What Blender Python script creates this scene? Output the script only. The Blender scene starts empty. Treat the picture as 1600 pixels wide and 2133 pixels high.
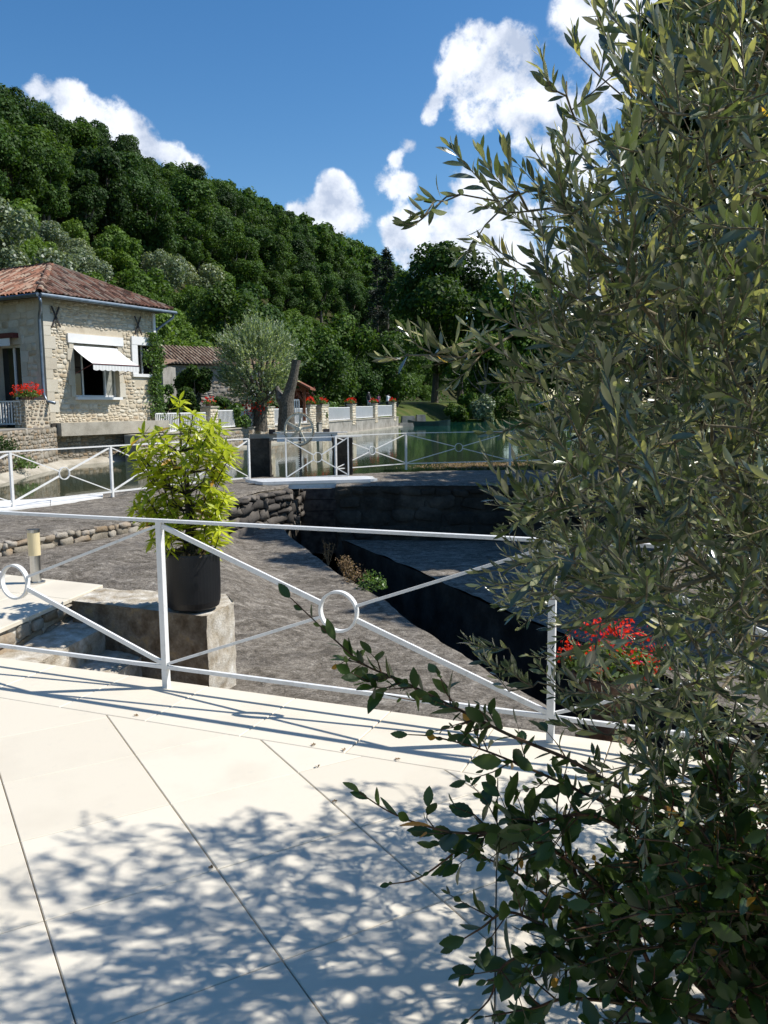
import bpy, math, random
import numpy as np
from mathutils import Vector, Matrix, noise as mnoise

rng = np.random.default_rng(7)
random.seed(7)
SC = bpy.context.scene
COL = SC.collection

# ------------------------------------------------------------------ camera
CAM_F, CAM_P, CAM_R, CAM_H = 1745.0, 0.125, -0.010, 1.69
_fw = np.array([0, math.cos(CAM_P), -math.sin(CAM_P)])
_rt = np.array([1.0, 0, 0])
_up = np.cross(_rt, _fw)
_r2 = math.cos(CAM_R) * _rt + math.sin(CAM_R) * _up
_u2 = math.cos(CAM_R) * _up - math.sin(CAM_R) * _rt
cam_d = bpy.data.cameras.new('camera')
cam_d.sensor_fit = 'VERTICAL'
cam_d.sensor_height = 36.0
cam_d.lens = CAM_F / 2133.0 * 36.0
cam_d.clip_start = 0.05
cam_d.clip_end = 5000
cam = bpy.data.objects.new('camera', cam_d)
COL.objects.link(cam)
cam.matrix_world = Matrix(((_r2[0], _u2[0], -_fw[0], 0), (_r2[1], _u2[1], -_fw[1], 0), (_r2[2], _u2[2], -_fw[2], CAM_H), (0, 0, 0, 1)))
SC.camera = cam

def ray(u, v):
    return _fw + _r2 * (u - 800) / CAM_F - _u2 * (v - 1066.5) / CAM_F
def G(u, v, z=0.0):                      # point of the level z seen at a photo position
    d = ray(u, v)
    return np.array([0, 0, CAM_H]) + d * (z - CAM_H) / d[2]
def D(u, v, y):                          # point at distance y
    d = ray(u, v)
    return np.array([0, 0, CAM_H]) + d * y / d[1]
def PJ(p):
    q = np.asarray(p, float) - np.array([0, 0, CAM_H])
    k = q @ _fw
    return np.stack([800 + CAM_F * (q @ _r2) / k, 1066.5 - CAM_F * (q @ _u2) / k, k], -1)

# ------------------------------------------------------------------ light, sky, exposure
SUN_EL, SUN_AZ = math.radians(51.5), math.radians(85.2)       # azimuth from +Y towards +X
SUN_DIR = Vector((math.cos(SUN_EL) * math.sin(SUN_AZ), math.cos(SUN_EL) * math.cos(SUN_AZ), math.sin(SUN_EL)))
sun_d = bpy.data.lights.new('sun', 'SUN')
sun_d.energy = 4.6
sun_d.angle = math.radians(0.55)
sun_d.color = (1.0, 0.965, 0.91)
sun = bpy.data.objects.new('sun', sun_d)
COL.objects.link(sun)
sun.rotation_euler = SUN_DIR.to_track_quat('Z', 'Y').to_euler()
SC.view_settings.view_transform = 'Standard'
SC.view_settings.look = 'None'
SC.view_settings.exposure = 0.28
SC.view_settings.gamma = 1.0
SC.view_settings.use_curve_mapping = False
SC.cycles.max_bounces = 6
SC.cycles.diffuse_bounces = 3
SC.cycles.glossy_bounces = 3
SC.cycles.transmission_bounces = 3
SC.cycles.sample_clamp_indirect = 6.0

def build_world():
    w = bpy.data.worlds.new('World')
    SC.world = w
    w.use_nodes = True
    nt = w.node_tree
    N, L = nt.nodes, nt.links
    N.clear()
    def n(t, **k):
        x = N.new(t)
        for a, b in k.items():
            setattr(x, a, b)
        return x
    def m(op, a, b=None, c=None, clamp=False):
        x = n('ShaderNodeMath', operation=op, use_clamp=clamp)
        for i, q in enumerate((a, b, c)):
            if q is None: continue
            if isinstance(q, (int, float)): x.inputs[i].default_value = q
            else: L.new(q, x.inputs[i])
        return x.outputs[0]
    sky = n('ShaderNodeTexSky', sky_type='NISHITA', sun_disc=False)
    sky.sun_elevation = SUN_EL
    sky.sun_rotation = SUN_AZ
    sky.altitude = 80
    sky.air_density = 1.0
    sky.dust_density = 0.25
    sky.ozone_density = 2.2
    hs = n('ShaderNodeHueSaturation')
    hs.inputs['Saturation'].default_value = 1.30
    hs.inputs['Value'].default_value = 1.0
    L.new(sky.outputs[0], hs.inputs['Color'])
    tc = n('ShaderNodeTexCoord')
    dirv = tc.outputs['Generated']
    # the cumulus clouds: soft lobes at their places in the sky, broken up by noise
    nz = n('ShaderNodeTexNoise'); nz.inputs['Scale'].default_value = 15; nz.inputs['Detail'].default_value = 8; nz.inputs['Roughness'].default_value = 0.62
    L.new(dirv, nz.inputs['Vector'])
    nz2 = n('ShaderNodeTexNoise'); nz2.inputs['Scale'].default_value = 55; nz2.inputs['Detail'].default_value = 7; nz2.inputs['Roughness'].default_value = 0.6
    L.new(dirv, nz2.inputs['Vector'])
    blobs = [(1030, 150, 75), (965, 130, 45), (1075, 200, 82), (975, 225, 44), (1150, 255, 70), (902, 225, 17), (893, 245, 15), (912, 205, 14), (925, 180, 14), (985, 80, 32), (1240, 340, 80), (1050, 100, 36),
             (1290, 10, 95), (1215, 30, 45), (1390, 60, 120), (1470, 250, 80), (822, 380, 38), (848, 303, 17), (824, 328, 15), (858, 385, 22),
             (700, 405, 36), (690, 385, 26), (650, 455, 38), (728, 450, 36), (610, 440, 20), (690, 462, 34),
             (860, 500, 62), (990, 385, 48), (970, 460, 62), (1070, 450, 70), (1020, 530, 72), (1140, 540, 80), (830, 475, 34), (940, 540, 60), (1300, 600, 150), (1500, 520, 130),
             (90, 180, 24), (165, 215, 38), (225, 245, 44), (275, 285, 40), (365, 325, 24), (412, 352, 26), (320, 320, 30), (130, 250, 30), (145, 192, 22),
             (60, 200, 24), (190, 270, 40)]
    tot = None
    for (u, v, r) in blobs:
        c = ray(u, v); c = c / np.linalg.norm(c)
        rad = 1.55 * r / CAM_F
        vm = n('ShaderNodeVectorMath', operation='DISTANCE')
        L.new(dirv, vm.inputs[0]); vm.inputs[1].default_value = tuple(c)
        q = m('MULTIPLY', vm.outputs['Value'], 1.0 / rad)
        q = m('SUBTRACT', 1.0, m('MULTIPLY', q, q), clamp=True)
        q = m('MULTIPLY', q, q)
        tot = q if tot is None else m('MAXIMUM', tot, q) if False else m('ADD', tot, q)
    # the same kind of cloud over the rest of the sky, outside what the photograph shows
    sep = n('ShaderNodeSeparateXYZ'); L.new(dirv, sep.inputs[0])
    nb = n('ShaderNodeTexNoise'); nb.inputs['Scale'].default_value = 2.6; nb.inputs['Detail'].default_value = 5
    L.new(dirv, nb.inputs['Vector'])
    away = m('MULTIPLY', m('SUBTRACT', 0.80, sep.outputs['Y']), 6.0, clamp=True)
    general = m('MULTIPLY', m('MULTIPLY', m('SUBTRACT', nb.outputs['Fac'], 0.60), 6.0, clamp=True), away)
    tot = m('ADD', tot, general)
    tot = m('MINIMUM', tot, 1.15)
    reach = m('MULTIPLY', tot, 3.0, clamp=True)
    f = m('ADD', tot, m('MULTIPLY', m('MULTIPLY', m('SUBTRACT', nz.outputs['Fac'], 0.52), 3.2), reach))
    f = m('ADD', f, m('MULTIPLY', m('MULTIPLY', m('SUBTRACT', nz2.outputs['Fac'], 0.5), 1.7), reach))
    mr = n('ShaderNodeMapRange', interpolation_type='SMOOTHSTEP')
    mr.inputs['From Min'].default_value = 0.20; mr.inputs['From Max'].default_value = 1.0
    L.new(f, mr.inputs['Value'])
    dens = m('MULTIPLY', mr.outputs[0], 0.95)
    # cloud colour: white where it is thick and turned to the sun, grey blue in its folds
    off = n('ShaderNodeVectorMath', operation='ADD'); L.new(dirv, off.inputs[0]); off.inputs[1].default_value = (0.012, 0, 0.022)
    nz3 = n('ShaderNodeTexNoise'); nz3.inputs['Scale'].default_value = 15; nz3.inputs['Detail'].default_value = 6
    L.new(off.outputs[0], nz3.inputs['Vector'])
    sh = m('ADD', m('MULTIPLY', m('SUBTRACT', nz.outputs['Fac'], nz3.outputs['Fac']), 4.5), 0.60, clamp=True)
    cc = n('ShaderNodeMix', data_type='RGBA')
    L.new(sh, cc.inputs['Factor'])
    cc.inputs['A'].default_value = (4.1, 4.7, 5.9, 1)
    cc.inputs['B'].default_value = (7.9, 8.2, 8.8, 1)
    mx = n('ShaderNodeMix', data_type='RGBA')
    L.new(dens, mx.inputs['Factor'])
    L.new(hs.outputs[0], mx.inputs['A'])
    L.new(cc.outputs['Result'], mx.inputs['B'])
    bg = n('ShaderNodeBackground'); bg.inputs['Strength'].default_value = 0.112
    L.new(mx.outputs['Result'], bg.inputs['Color'])
    out = n('ShaderNodeOutputWorld')
    L.new(bg.outputs[0], out.inputs['Surface'])
    w.cycles.sampling_method = 'MANUAL'
    w.cycles.sample_map_resolution = 512
build_world()

# ------------------------------------------------------------------ helpers: objects
WLOC = {}
def tag(o, label=None, cat=None, group=None, kind=None):
    if label: o['label'] = label
    if cat: o['category'] = cat
    if group: o['group'] = group
    if kind: o['kind'] = kind
    return o
def thing(name, label, cat, loc=(0, 0, 0), group=None, rz=0.0):
    o = bpy.data.objects.new(name, None)
    o.empty_display_size = 0.2
    COL.objects.link(o)
    o.location = loc
    o.rotation_euler = (0, 0, rz)
    WLOC[o.name] = tuple(float(a) for a in loc)
    return tag(o, label, cat, group)
def link(name, mesh, parent=None, local=False):
    o = bpy.data.objects.new(name, mesh)
    COL.objects.link(o)
    if parent is not None:
        o.parent = parent
        if not local:
            l = WLOC.get(parent.name, (0, 0, 0))
            o.location = (-l[0], -l[1], -l[2])
        WLOC[o.name] = (0, 0, 0)
    return o
def copy_tree(o, parent=None):
    c = o.copy()
    COL.objects.link(c)
    c.parent = parent
    for ch in list(o.children):
        copy_tree(ch, c)
    return c

class MB:
    """collects shapes into one mesh"""
    def __init__(s):
        s.V, s.Fc, s.mi, s.n = [], [], [], 0
    def add(s, V, F, mi=0):
        V = np.asarray(V, float)
        s.V.append(V)
        for f in F:
            s.Fc.append([int(i) + s.n for i in f]); s.mi.append(mi)
        s.n += len(V)
        return s
    def box(s, c, sx, sy, sz, rz=0.0, mi=0, taper=1.0):
        x, y, z = sx / 2, sy / 2, sz / 2
        P = np.array([(-x, -y, -z), (x, -y, -z), (x, y, -z), (-x, y, -z), (-x * taper, -y * taper, z), (x * taper, -y * taper, z), (x * taper, y * taper, z), (-x * taper, y * taper, z)])
        ca, sa = math.cos(rz), math.sin(rz)
        P = P @ np.array([[ca, sa, 0], [-sa, ca, 0], [0, 0, 1]]) + np.array(c)
        return s.add(P, [(0, 3, 2, 1), (4, 5, 6, 7), (0, 1, 5, 4), (1, 2, 6, 5), (2, 3, 7, 6), (3, 0, 4, 7)], mi)
    def frame(s, o, ax, ay, az, mi=0):
        """box from corner o with edge vectors"""
        o, ax, ay, az = (np.asarray(q, float) for q in (o, ax, ay, az))
        P = [o, o + ax, o + ax + ay, o + ay, o + az, o + ax + az, o + ax + ay + az, o + ay + az]
        F = [(0, 3, 2, 1), (4, 5, 6, 7), (0, 1, 5, 4), (1, 2, 6, 5), (2, 3, 7, 6), (3, 0, 4, 7)]
        if np.cross(ax, ay) @ az < 0: F = [f[::-1] for f in F]
        return s.add(P, F, mi)
    def bar(s, a, b, w, t, side=None, mi=0):
        """straight bar a-b: w across (perpendicular to side), t along side"""
        a, b = np.asarray(a, float), np.asarray(b, float)
        d = (b - a) / np.linalg.norm(b - a)
        side = np.asarray(side if side is not None else ((0, 0, 1) if abs(d[2]) < .9 else (1, 0, 0)), float)
        side = side - (side @ d) * d; side /= np.linalg.norm(side)
        w_ = np.cross(d, side)
        return s.frame(a - side * t / 2 - w_ * w / 2, b - a, w_ * w, side * t, mi)
    def prism(s, poly, z0, z1, mi=0):
        n = len(poly); P = [(p[0], p[1], z0) for p in poly] + [(p[0], p[1], z1) for p in poly]
        a = sum(poly[i][0] * poly[(i + 1) % n][1] - poly[(i + 1) % n][0] * poly[i][1] for i in range(n))
        F = [list(range(n))[::-1], list(range(n, 2 * n))] + [(i, (i + 1) % n, n + (i + 1) % n, n + i) for i in range(n)]
        if a < 0: F = [f[::-1] for f in F]
        return s.add(P, F, mi)
    def tube(s, pts, rad, k=6, mi=0, cap=True):
        pts = np.asarray(pts, float); n = len(pts)
        rad = np.full(n, rad) if np.isscalar(rad) else np.asarray(rad, float)
        T = np.gradient(pts, axis=0); T /= np.linalg.norm(T, axis=1)[:, None] + 1e-9
        ref = np.array([0, 0, 1.0]) if abs(T[0][2]) < .9 else np.array([1.0, 0, 0])
        V = []
        for i in range(n):
            ref = ref - (ref @ T[i]) * T[i]; ref /= np.linalg.norm(ref) + 1e-9
            b = np.cross(T[i], ref)
            for j in range(k):
                a = 2 * math.pi * j / k
                V.append(pts[i] + rad[i] * (math.cos(a) * ref + math.sin(a) * b))
        F = [(i * k + j, i * k + (j + 1) % k, (i + 1) * k + (j + 1) % k, (i + 1) * k + j) for i in range(n - 1) for j in range(k)]
        if cap: F += [list(range(k))[::-1], [(n - 1) * k + j for j in range(k)]]
        return s.add(V, F, mi)
    def lathe(s, c, prof, k=24, mi=0):
        V, F = [], []
        for (r, z) in prof:
            for j in range(k):
                a = 2 * math.pi * j / k
                V.append((c[0] + r * math.cos(a), c[1] + r * math.sin(a), c[2] + z))
        for i in range(len(prof) - 1):
            for j in range(k):
                F.append((i * k + j, i * k + (j + 1) % k, (i + 1) * k + (j + 1) % k, (i + 1) * k + j))
        F.append(list(range(k))[::-1]); F.append([(len(prof) - 1) * k + j for j in range(k)])
        return s.add(V, F, mi)
    def mesh(s, name, mats, smooth=False):
        me = bpy.data.meshes.new(name)
        me.from_pydata(np.concatenate(s.V).tolist() if s.V else [], [], s.Fc)
        for m_ in (mats if isinstance(mats, (list, tuple)) else [mats]): me.materials.append(m_)
        if any(s.mi): me.polygons.foreach_set('material_index', s.mi)
        if smooth: me.polygons.foreach_set('use_smooth', [True] * len(me.polygons))
        me.update()
        return me
    def obj(s, name, mats, parent=None, smooth=False, local=False):
        return link(name, s.mesh(name, mats, smooth), parent, local)

def big_mesh(name, V, F, mats, mi=None, smooth=False):
    """V (n,3), F (m,k) arrays -> mesh quickly"""
    me = bpy.data.meshes.new(name)
    V = np.asarray(V, np.float32); F = np.asarray(F, np.int32)
    m_, k = F.shape
    me.vertices.add(len(V)); me.vertices.foreach_set('co', V.ravel())
    me.loops.add(m_ * k); me.loops.foreach_set('vertex_index', F.ravel())
    me.polygons.add(m_); me.polygons.foreach_set('loop_start', np.arange(0, m_ * k, k, dtype=np.int32))
    for q in (mats if isinstance(mats, (list, tuple)) else [mats]): me.materials.append(q)
    if mi is not None: me.polygons.foreach_set('material_index', np.asarray(mi, np.int32))
    if smooth: me.polygons.foreach_set('use_smooth', np.ones(m_, bool))
    me.update(calc_edges=True)
    return me
def scatter_arrays(pV, pF, M):
    """copies of a prototype by (N,4,4) or (N,3,4) matrices"""
    N_ = len(M)
    V = np.einsum('nij,kj->nki', M[:, :3, :3], pV) + M[:, None, :3, 3]
    F = (pF[None] + (np.arange(N_) * len(pV))[:, None, None]).reshape(-1, pF.shape[1])
    return V.reshape(-1, 3), F
def place_many(name, protos, idx, M, mat, parent, cap=300, order=None, smooth=False, joined='rest', local=False):
    """the first cap (by order) as single objects sharing prototype meshes, the rest joined as stuff"""
    idx = np.asarray(idx); N_ = len(idx)
    order = np.arange(N_) if order is None else np.argsort(order)
    one, rest = order[:cap], order[cap:]
    meshes = [big_mesh(name, pV, pF, mat, smooth=smooth) for pV, pF in protos] if len(one) else []
    off = (0, 0, 0) if local else WLOC.get(parent.name, (0, 0, 0))
    for i in one:
        o = bpy.data.objects.new(name, meshes[idx[i]])
        COL.objects.link(o)
        o.parent = parent
        A = M[i].copy(); A[:3, 3] -= off
        o.matrix_local = Matrix([[float(q) for q in A[0]], [float(q) for q in A[1]], [float(q) for q in A[2]], [0, 0, 0, 1]])
    if len(rest):
        Vs, Fs, n = [], [], 0
        for k, (pV, pF) in enumerate(protos):
            s_ = rest[idx[rest] == k]
            if not len(s_): continue
            V, F = scatter_arrays(pV, pF, M[s_])
            Vs.append(V); Fs.append(F + n); n += len(V)
        o = link(joined, big_mesh(joined, np.concatenate(Vs) - np.array(off), np.concatenate(Fs), mat, smooth=smooth), parent, local=True)
        if not local:
            o.location = (0, 0, 0)
        o['kind'] = 'stuff'
def frames(X, Y, Z, P):
    """(N,3) axis arrays -> (N,3,4) matrices"""
    return np.concatenate([np.stack([X, Y, Z], -1), P[:, :, None]], -1)
def unit(a):
    a = np.asarray(a, float)
    return a / (np.linalg.norm(a, axis=-1, keepdims=True) + 1e-12)

# ------------------------------------------------------------------ helpers: materials
class NT:
    def __init__(s, name):
        s.m = bpy.data.materials.new(name); s.m.use_nodes = True
        s.nt = s.m.node_tree; s.N = s.nt.nodes; s.L = s.nt.links
        s.N.clear()
        s.out = s.N.new('ShaderNodeOutputMaterial')
    def n(s, t, ins=None, **k):
        x = s.N.new(t)
        for a, b in k.items(): setattr(x, a, b)
        for a, b in (ins or {}).items(): s.set(x.inputs[a], b)
        return x
    def set(s, sock, v):
        if isinstance(v, bpy.types.NodeSocket): s.L.new(v, sock)
        elif isinstance(v, tuple) and len(v) == 3 and sock.type == 'RGBA': sock.default_value = (*v, 1)
        else: sock.default_value = v
    def math(s, op, a, b=0.0, clamp=False):
        x = s.n('ShaderNodeMath', operation=op, use_clamp=clamp); s.set(x.inputs[0], a); s.set(x.inputs[1], b)
        return x.outputs[0]
    def mix(s, f, a, b, blend='MIX'):
        x = s.n('ShaderNodeMix', data_type='RGBA', blend_type=blend)
        s.set(x.inputs['Factor'], f); s.set(x.inputs['A'], a); s.set(x.inputs['B'], b)
        return x.outputs['Result']
    def ramp(s, f, stops):
        x = s.n('ShaderNodeValToRGB'); s.set(x.inputs[0], f)
        e = x.color_ramp.elements
        while len(e) < len(stops): e.new(0.5)
        for q, (p, c) in zip(e, stops):
            q.position = p; q.color = (*c, 1) if len(c) == 3 else c
        return x.outputs[0]
    def coords(s, kind='Object', scale=(1, 1, 1), rot=(0, 0, 0)):
        t = s.n('ShaderNodeTexCoord'); mp = s.n('ShaderNodeMapping')
        s.L.new(t.outputs[kind], mp.inputs[0]); mp.inputs['Scale'].default_value = scale; mp.inputs['Rotation'].default_value = rot
        return mp.outputs[0]
    def world(s, scale=(1, 1, 1), rot=(0, 0, 0)):
        g = s.n('ShaderNodeNewGeometry'); mp = s.n('ShaderNodeMapping')
        s.L.new(g.outputs['Position'], mp.inputs[0]); mp.inputs['Scale'].default_value = scale; mp.inputs['Rotation'].default_value = rot
        return mp.outputs[0]
    def noise(s, vec, scale, detail=4, rough=0.55, dist=0.0):
        x = s.n('ShaderNodeTexNoise'); s.set(x.inputs['Vector'], vec)
        x.inputs['Scale'].default_value = scale; x.inputs['Detail'].default_value = detail
        x.inputs['Roughness'].default_value = rough; x.inputs['Distortion'].default_value = dist
        return x.outputs['Fac']
    def rand(s):
        """one number for each object and each loose piece"""
        a = s.n('ShaderNodeObjectInfo').outputs['Random']; b = s.n('ShaderNodeNewGeometry').outputs['Random Per Island']
        return s.math('FRACT', s.math('ADD', a, b))
    def bump(s, h, strength=0.3, dist=0.01, normal=None):
        x = s.n('ShaderNodeBump'); s.set(x.inputs['Height'], h)
        x.inputs['Strength'].default_value = strength; x.inputs['Distance'].default_value = dist
        if normal is not None: s.set(x.inputs['Normal'], normal)
        return x.outputs[0]
    def done(s, color, rough=0.6, normal=None, **k):
        p = s.n('ShaderNodeBsdfPrincipled')
        s.set(p.inputs['Base Color'], color); s.set(p.inputs['Roughness'], rough)
        if normal is not None: s.set(p.inputs['Normal'], normal)
        for a, b in k.items(): s.set(p.inputs[a.replace('_', ' ')], b)
        s.p = p
        s.L.new(p.outputs[0], s.out.inputs[0])
        return s.m

def m_plain(name, c, rough=0.5, var=0.06, scale=8, bump=0.0, **k):
    t = NT(name); w = t.world()
    f = t.noise(w, scale, 5)
    col = t.ramp(f, [(0.3, tuple(q * (1 - var * 2) for q in c)), (0.7, tuple(min(1, q * (1 + var)) for q in c))])
    return t.done(col, rough, t.bump(t.noise(w, scale * 6, 4), bump, 0.01) if bump else None, **k)
def m_leaf(name, top, under, rough=0.45, trans=0.3, var=0.35, yellow=0.0, spec=0.5, rgh_under=0.65, objvar=0.0, spot=None, coat=0.0):
    t = NT(name)
    geo = t.n('ShaderNodeNewGeometry')
    r = t.rand()
    up = t.ramp(r, [(0.0, tuple(c * (1 - var) for c in top)), (0.55, top), (1.0, (min(1, top[0] * (1 + var * 1.3)), min(1, top[1] * (1 + var)), top[2] * (1 + var * .3)))])
    if yellow > 0:
        up = t.mix(t.math('GREATER_THAN', r, 1 - yellow), up, spot or (0.35, 0.28, 0.03))
    if objvar > 0:
        oi = t.n('ShaderNodeObjectInfo').outputs['Random']
        up = t.mix(1.0, up, t.ramp(oi, [(0, (1 - objvar, 1 - objvar, 1 - objvar)), (0.5, (1, 1, 1)), (1, (1 + objvar, 1 + objvar * .6, 1 - objvar * .3))]), 'MULTIPLY')
    dn = t.mix(1.0, up, tuple(u / max(q, 1e-3) for u, q in zip(under, top)), 'MULTIPLY')
    col = t.mix(geo.outputs['Backfacing'], up, dn)
    m_ = t.done(col, rough, None, Specular_IOR_Level=spec, Coat_Weight=coat, Coat_Roughness=0.22)
    tr = t.n('ShaderNodeBsdfTranslucent'); t.set(tr.inputs[0], t.mix(1.0, col, (1.5, 1.6, 0.6), 'MULTIPLY'))
    mx = t.n('ShaderNodeMixShader'); mx.inputs[0].default_value = trans
    t.L.new(t.p.outputs[0], mx.inputs[1]); t.L.new(tr.outputs[0], mx.inputs[2])
    t.L.new(mx.outputs[0], t.out.inputs[0])
    return m_
def m_stone(name, cols, scale=3.0, bump=0.5, rough=0.9, stain=(0.05, 0.045, 0.035), stain_amt=0.3, per_piece=True, fine=40):
    t = NT(name); w = t.world()
    n1 = t.noise(w, scale, 6, 0.6); n2 = t.noise(w, fine, 5, 0.65); n3 = t.noise(w, scale * 0.35, 4, 0.6, 0.6)
    f = t.math('ADD', t.math('MULTIPLY', n1, 0.5), t.math('MULTIPLY', t.rand(), 0.5)) if per_piece else n1
    lo, hi = (0.2, 0.8) if per_piece else (0.32, 0.68)
    k = len(cols)
    c = t.ramp(f, [(lo + (hi - lo) * i / (k - 1), cols[i]) for i in range(k)])
    c = t.mix(t.math('MULTIPLY', t.math('SUBTRACT', n3, 0.5), 4 * stain_amt, True), c, stain)
    c = t.mix(0.35, c, t.ramp(n2, [(0.3, (0.25, 0.25, 0.25)), (0.7, (0.85, 0.85, 0.85))]), 'OVERLAY')
    h = t.math('ADD', t.math('MULTIPLY', n1, 0.6), t.math('MULTIPLY', n2, 0.4))
    return t.done(c, rough, t.bump(h, bump, 0.03), Specular_IOR_Level=0.2)

M = {}
def build_materials():
    # pale reconstituted stone paving
    t = NT('paving_limestone'); w = t.world()
    sp = t.noise(w, 420, 2, 0.7); big = t.noise(w, 2.2, 4)
    c = t.ramp(t.rand(), [(0, (0.69, 0.62, 0.495)), (1, (0.75, 0.68, 0.55))])
    c = t.mix(t.math('MULTIPLY', t.math('SUBTRACT', sp, 0.62), 6, True), c, (0.42, 0.38, 0.33))
    c = t.mix(t.math('MULTIPLY', t.math('SUBTRACT', big, 0.50), 2.2, True), c, (0.60, 0.53, 0.42))
    st = t.noise(w, 9, 5, 0.7)
    c = t.mix(t.math('MULTIPLY', t.math('SUBTRACT', st, 0.6), 2.0, True), c, (0.50, 0.46, 0.40))
    M['paving'] = t.done(c, 0.62, t.bump(sp, 0.12, 0.002), Specular_IOR_Level=0.3)
    M['joint'] = m_plain('joint_sand', (0.16, 0.145, 0.12), 0.95, 0.3, 30)
    t = NT('white_paint'); w = t.world()
    n1 = t.noise(w, 14, 6, 0.65); n2 = t.noise(w, 60, 4)
    c = t.ramp(n1, [(0.25, (0.60, 0.58, 0.53)), (0.45, (0.78, 0.775, 0.75)), (0.8, (0.83, 0.825, 0.80))])
    c = t.mix(t.math('MULTIPLY', t.math('SUBTRACT', t.noise(w, 22, 5, 0.7), 0.69), 9, True), c, (0.30, 0.17, 0.09))
    M['white'] = t.done(c, 0.42, t.bump(n2, 0.12, 0.003), Specular_IOR_Level=0.4)
    M['white_clean'] = m_plain('white_render', (0.80, 0.79, 0.76), 0.7, 0.03, 3)
    # weathered stone tops: crusted, cracked grey limestone
    t = NT('weathered_stone'); w = t.world(); ws = t.world((0.85, 1.25, 1.0), (0, 0, 0.9))
    n1 = t.noise(w, 1.1, 7, 0.66); n2 = t.noise(w, 13, 7, 0.7, 0.4); n3 = t.noise(ws, 3.6, 11, 0.72, 1.1); n4 = t.noise(w, 55, 5, 0.75)
    vo = t.n('ShaderNodeTexVoronoi', feature='DISTANCE_TO_EDGE'); wv = t.n('ShaderNodeVectorMath', operation='ADD')
    nv = t.n('ShaderNodeTexNoise'); t.set(nv.inputs['Vector'], ws); nv.inputs['Scale'].default_value = 3; nv.inputs['Detail'].default_value = 5
    sc = t.n('ShaderNodeVectorMath', operation='SCALE'); t.L.new(nv.outputs['Color'], sc.inputs[0]); sc.inputs['Scale'].default_value = 0.9
    t.L.new(ws, wv.inputs[0]); t.L.new(sc.outputs[0], wv.inputs[1]); t.L.new(wv.outputs[0], vo.inputs['Vector']); vo.inputs['Scale'].default_value = 3.0
    crack = t.ramp(vo.outputs['Distance'], [(0.0, (0, 0, 0)), (0.05, (1, 1, 1))])
    c = t.ramp(t.math('ADD', t.math('MULTIPLY', n3, 0.6), t.math('MULTIPLY', n2, 0.4)), [(0.36, (0.055, 0.045, 0.036)), (0.46, (0.15, 0.128, 0.10)), (0.56, (0.28, 0.245, 0.20)), (0.66, (0.46, 0.42, 0.355)), (0.74, (0.66, 0.62, 0.54))])
    c = t.mix(t.math('MULTIPLY', t.math('SUBTRACT', n1, 0.52), 3.0, True), c, (0.17, 0.15, 0.13))
    c = t.mix(0.45, c, t.ramp(n4, [(0.40, (0.15, 0.15, 0.15)), (0.60, (0.85, 0.85, 0.85))]), 'OVERLAY')
    fl = t.noise(ws, 30, 6, 0.8)
    c = t.mix(t.math('MULTIPLY', t.math('SUBTRACT', fl, 0.60), 9, True), c, (0.68, 0.64, 0.56))
    c = t.mix(t.math('MULTIPLY', t.math('SUBTRACT', 1.0, crack), 0.30), c, (0.05, 0.045, 0.04))
    h = t.math('ADD', t.math('ADD', t.math('MULTIPLY', n3, 1.2), t.math('MULTIPLY', n2, 0.5)), t.math('ADD', t.math('MULTIPLY', crack, 0.12), t.math('MULTIPLY', n4, 0.25)))
    M['crust'] = t.done(c, 0.92, t.bump(h, 0.9, 0.045), Specular_IOR_Level=0.2)
    M['facade_stone'] = m_stone('facade_stone', [(0.42, 0.33, 0.22), (0.56, 0.47, 0.34), (0.62, 0.54, 0.41), (0.66, 0.60, 0.48), (0.54, 0.42, 0.26)], 2.5, 0.6, stain=(0.24, 0.20, 0.15), stain_amt=0.25)
    M['quoin'] = m_stone('dressed_stone', [(0.50, 0.44, 0.34), (0.58, 0.52, 0.41), (0.62, 0.57, 0.47)], 1.5, 0.3, stain=(0.30, 0.25, 0.18), stain_amt=0.25)
    M['mortar'] = m_stone('lime_mortar', [(0.52, 0.44, 0.32), (0.60, 0.52, 0.40)], 4, 0.5, stain=(0.28, 0.22, 0.15), stain_amt=0.3, per_piece=False)
    M['quay_stone'] = m_stone('quay_stone', [(0.17, 0.145, 0.11), (0.30, 0.26, 0.20), (0.37, 0.33, 0.27), (0.28, 0.20, 0.12), (0.42, 0.38, 0.32)], 2.5, 0.7, stain=(0.07, 0.06, 0.04), stain_amt=0.45)
    M['quay_mortar'] = m_stone('quay_mortar', [(0.17, 0.145, 0.11), (0.28, 0.24, 0.18)], 3, 0.6, stain=(0.08, 0.065, 0.045), stain_amt=0.5, per_piece=False)
    M['dark_stone'] = m_stone('dark_cliff_stone', [(0.045, 0.04, 0.035), (0.09, 0.08, 0.07), (0.15, 0.13, 0.11), (0.24, 0.215, 0.18)], 3, 0.9, stain=(0.03, 0.028, 0.024), stain_amt=0.5)  # near-black to grey-brown tones, varied from piece to piece
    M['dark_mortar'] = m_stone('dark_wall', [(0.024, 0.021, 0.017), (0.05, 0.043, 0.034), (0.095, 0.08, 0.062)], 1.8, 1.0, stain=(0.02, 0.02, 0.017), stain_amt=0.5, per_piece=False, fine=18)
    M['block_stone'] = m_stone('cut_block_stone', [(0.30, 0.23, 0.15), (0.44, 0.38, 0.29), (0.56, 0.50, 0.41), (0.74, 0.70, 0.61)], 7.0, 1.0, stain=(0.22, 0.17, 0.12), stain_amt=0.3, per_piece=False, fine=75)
    M['block_face'] = m_stone('painted_shade_block', [(0.10, 0.07, 0.04), (0.17, 0.125, 0.08), (0.25, 0.20, 0.14), (0.32, 0.23, 0.12)], 6.0, 1.0, stain=(0.06, 0.045, 0.03), stain_amt=0.4, per_piece=False)  # brown copy of the block stone, darkened to paint in the front's shade
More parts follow.
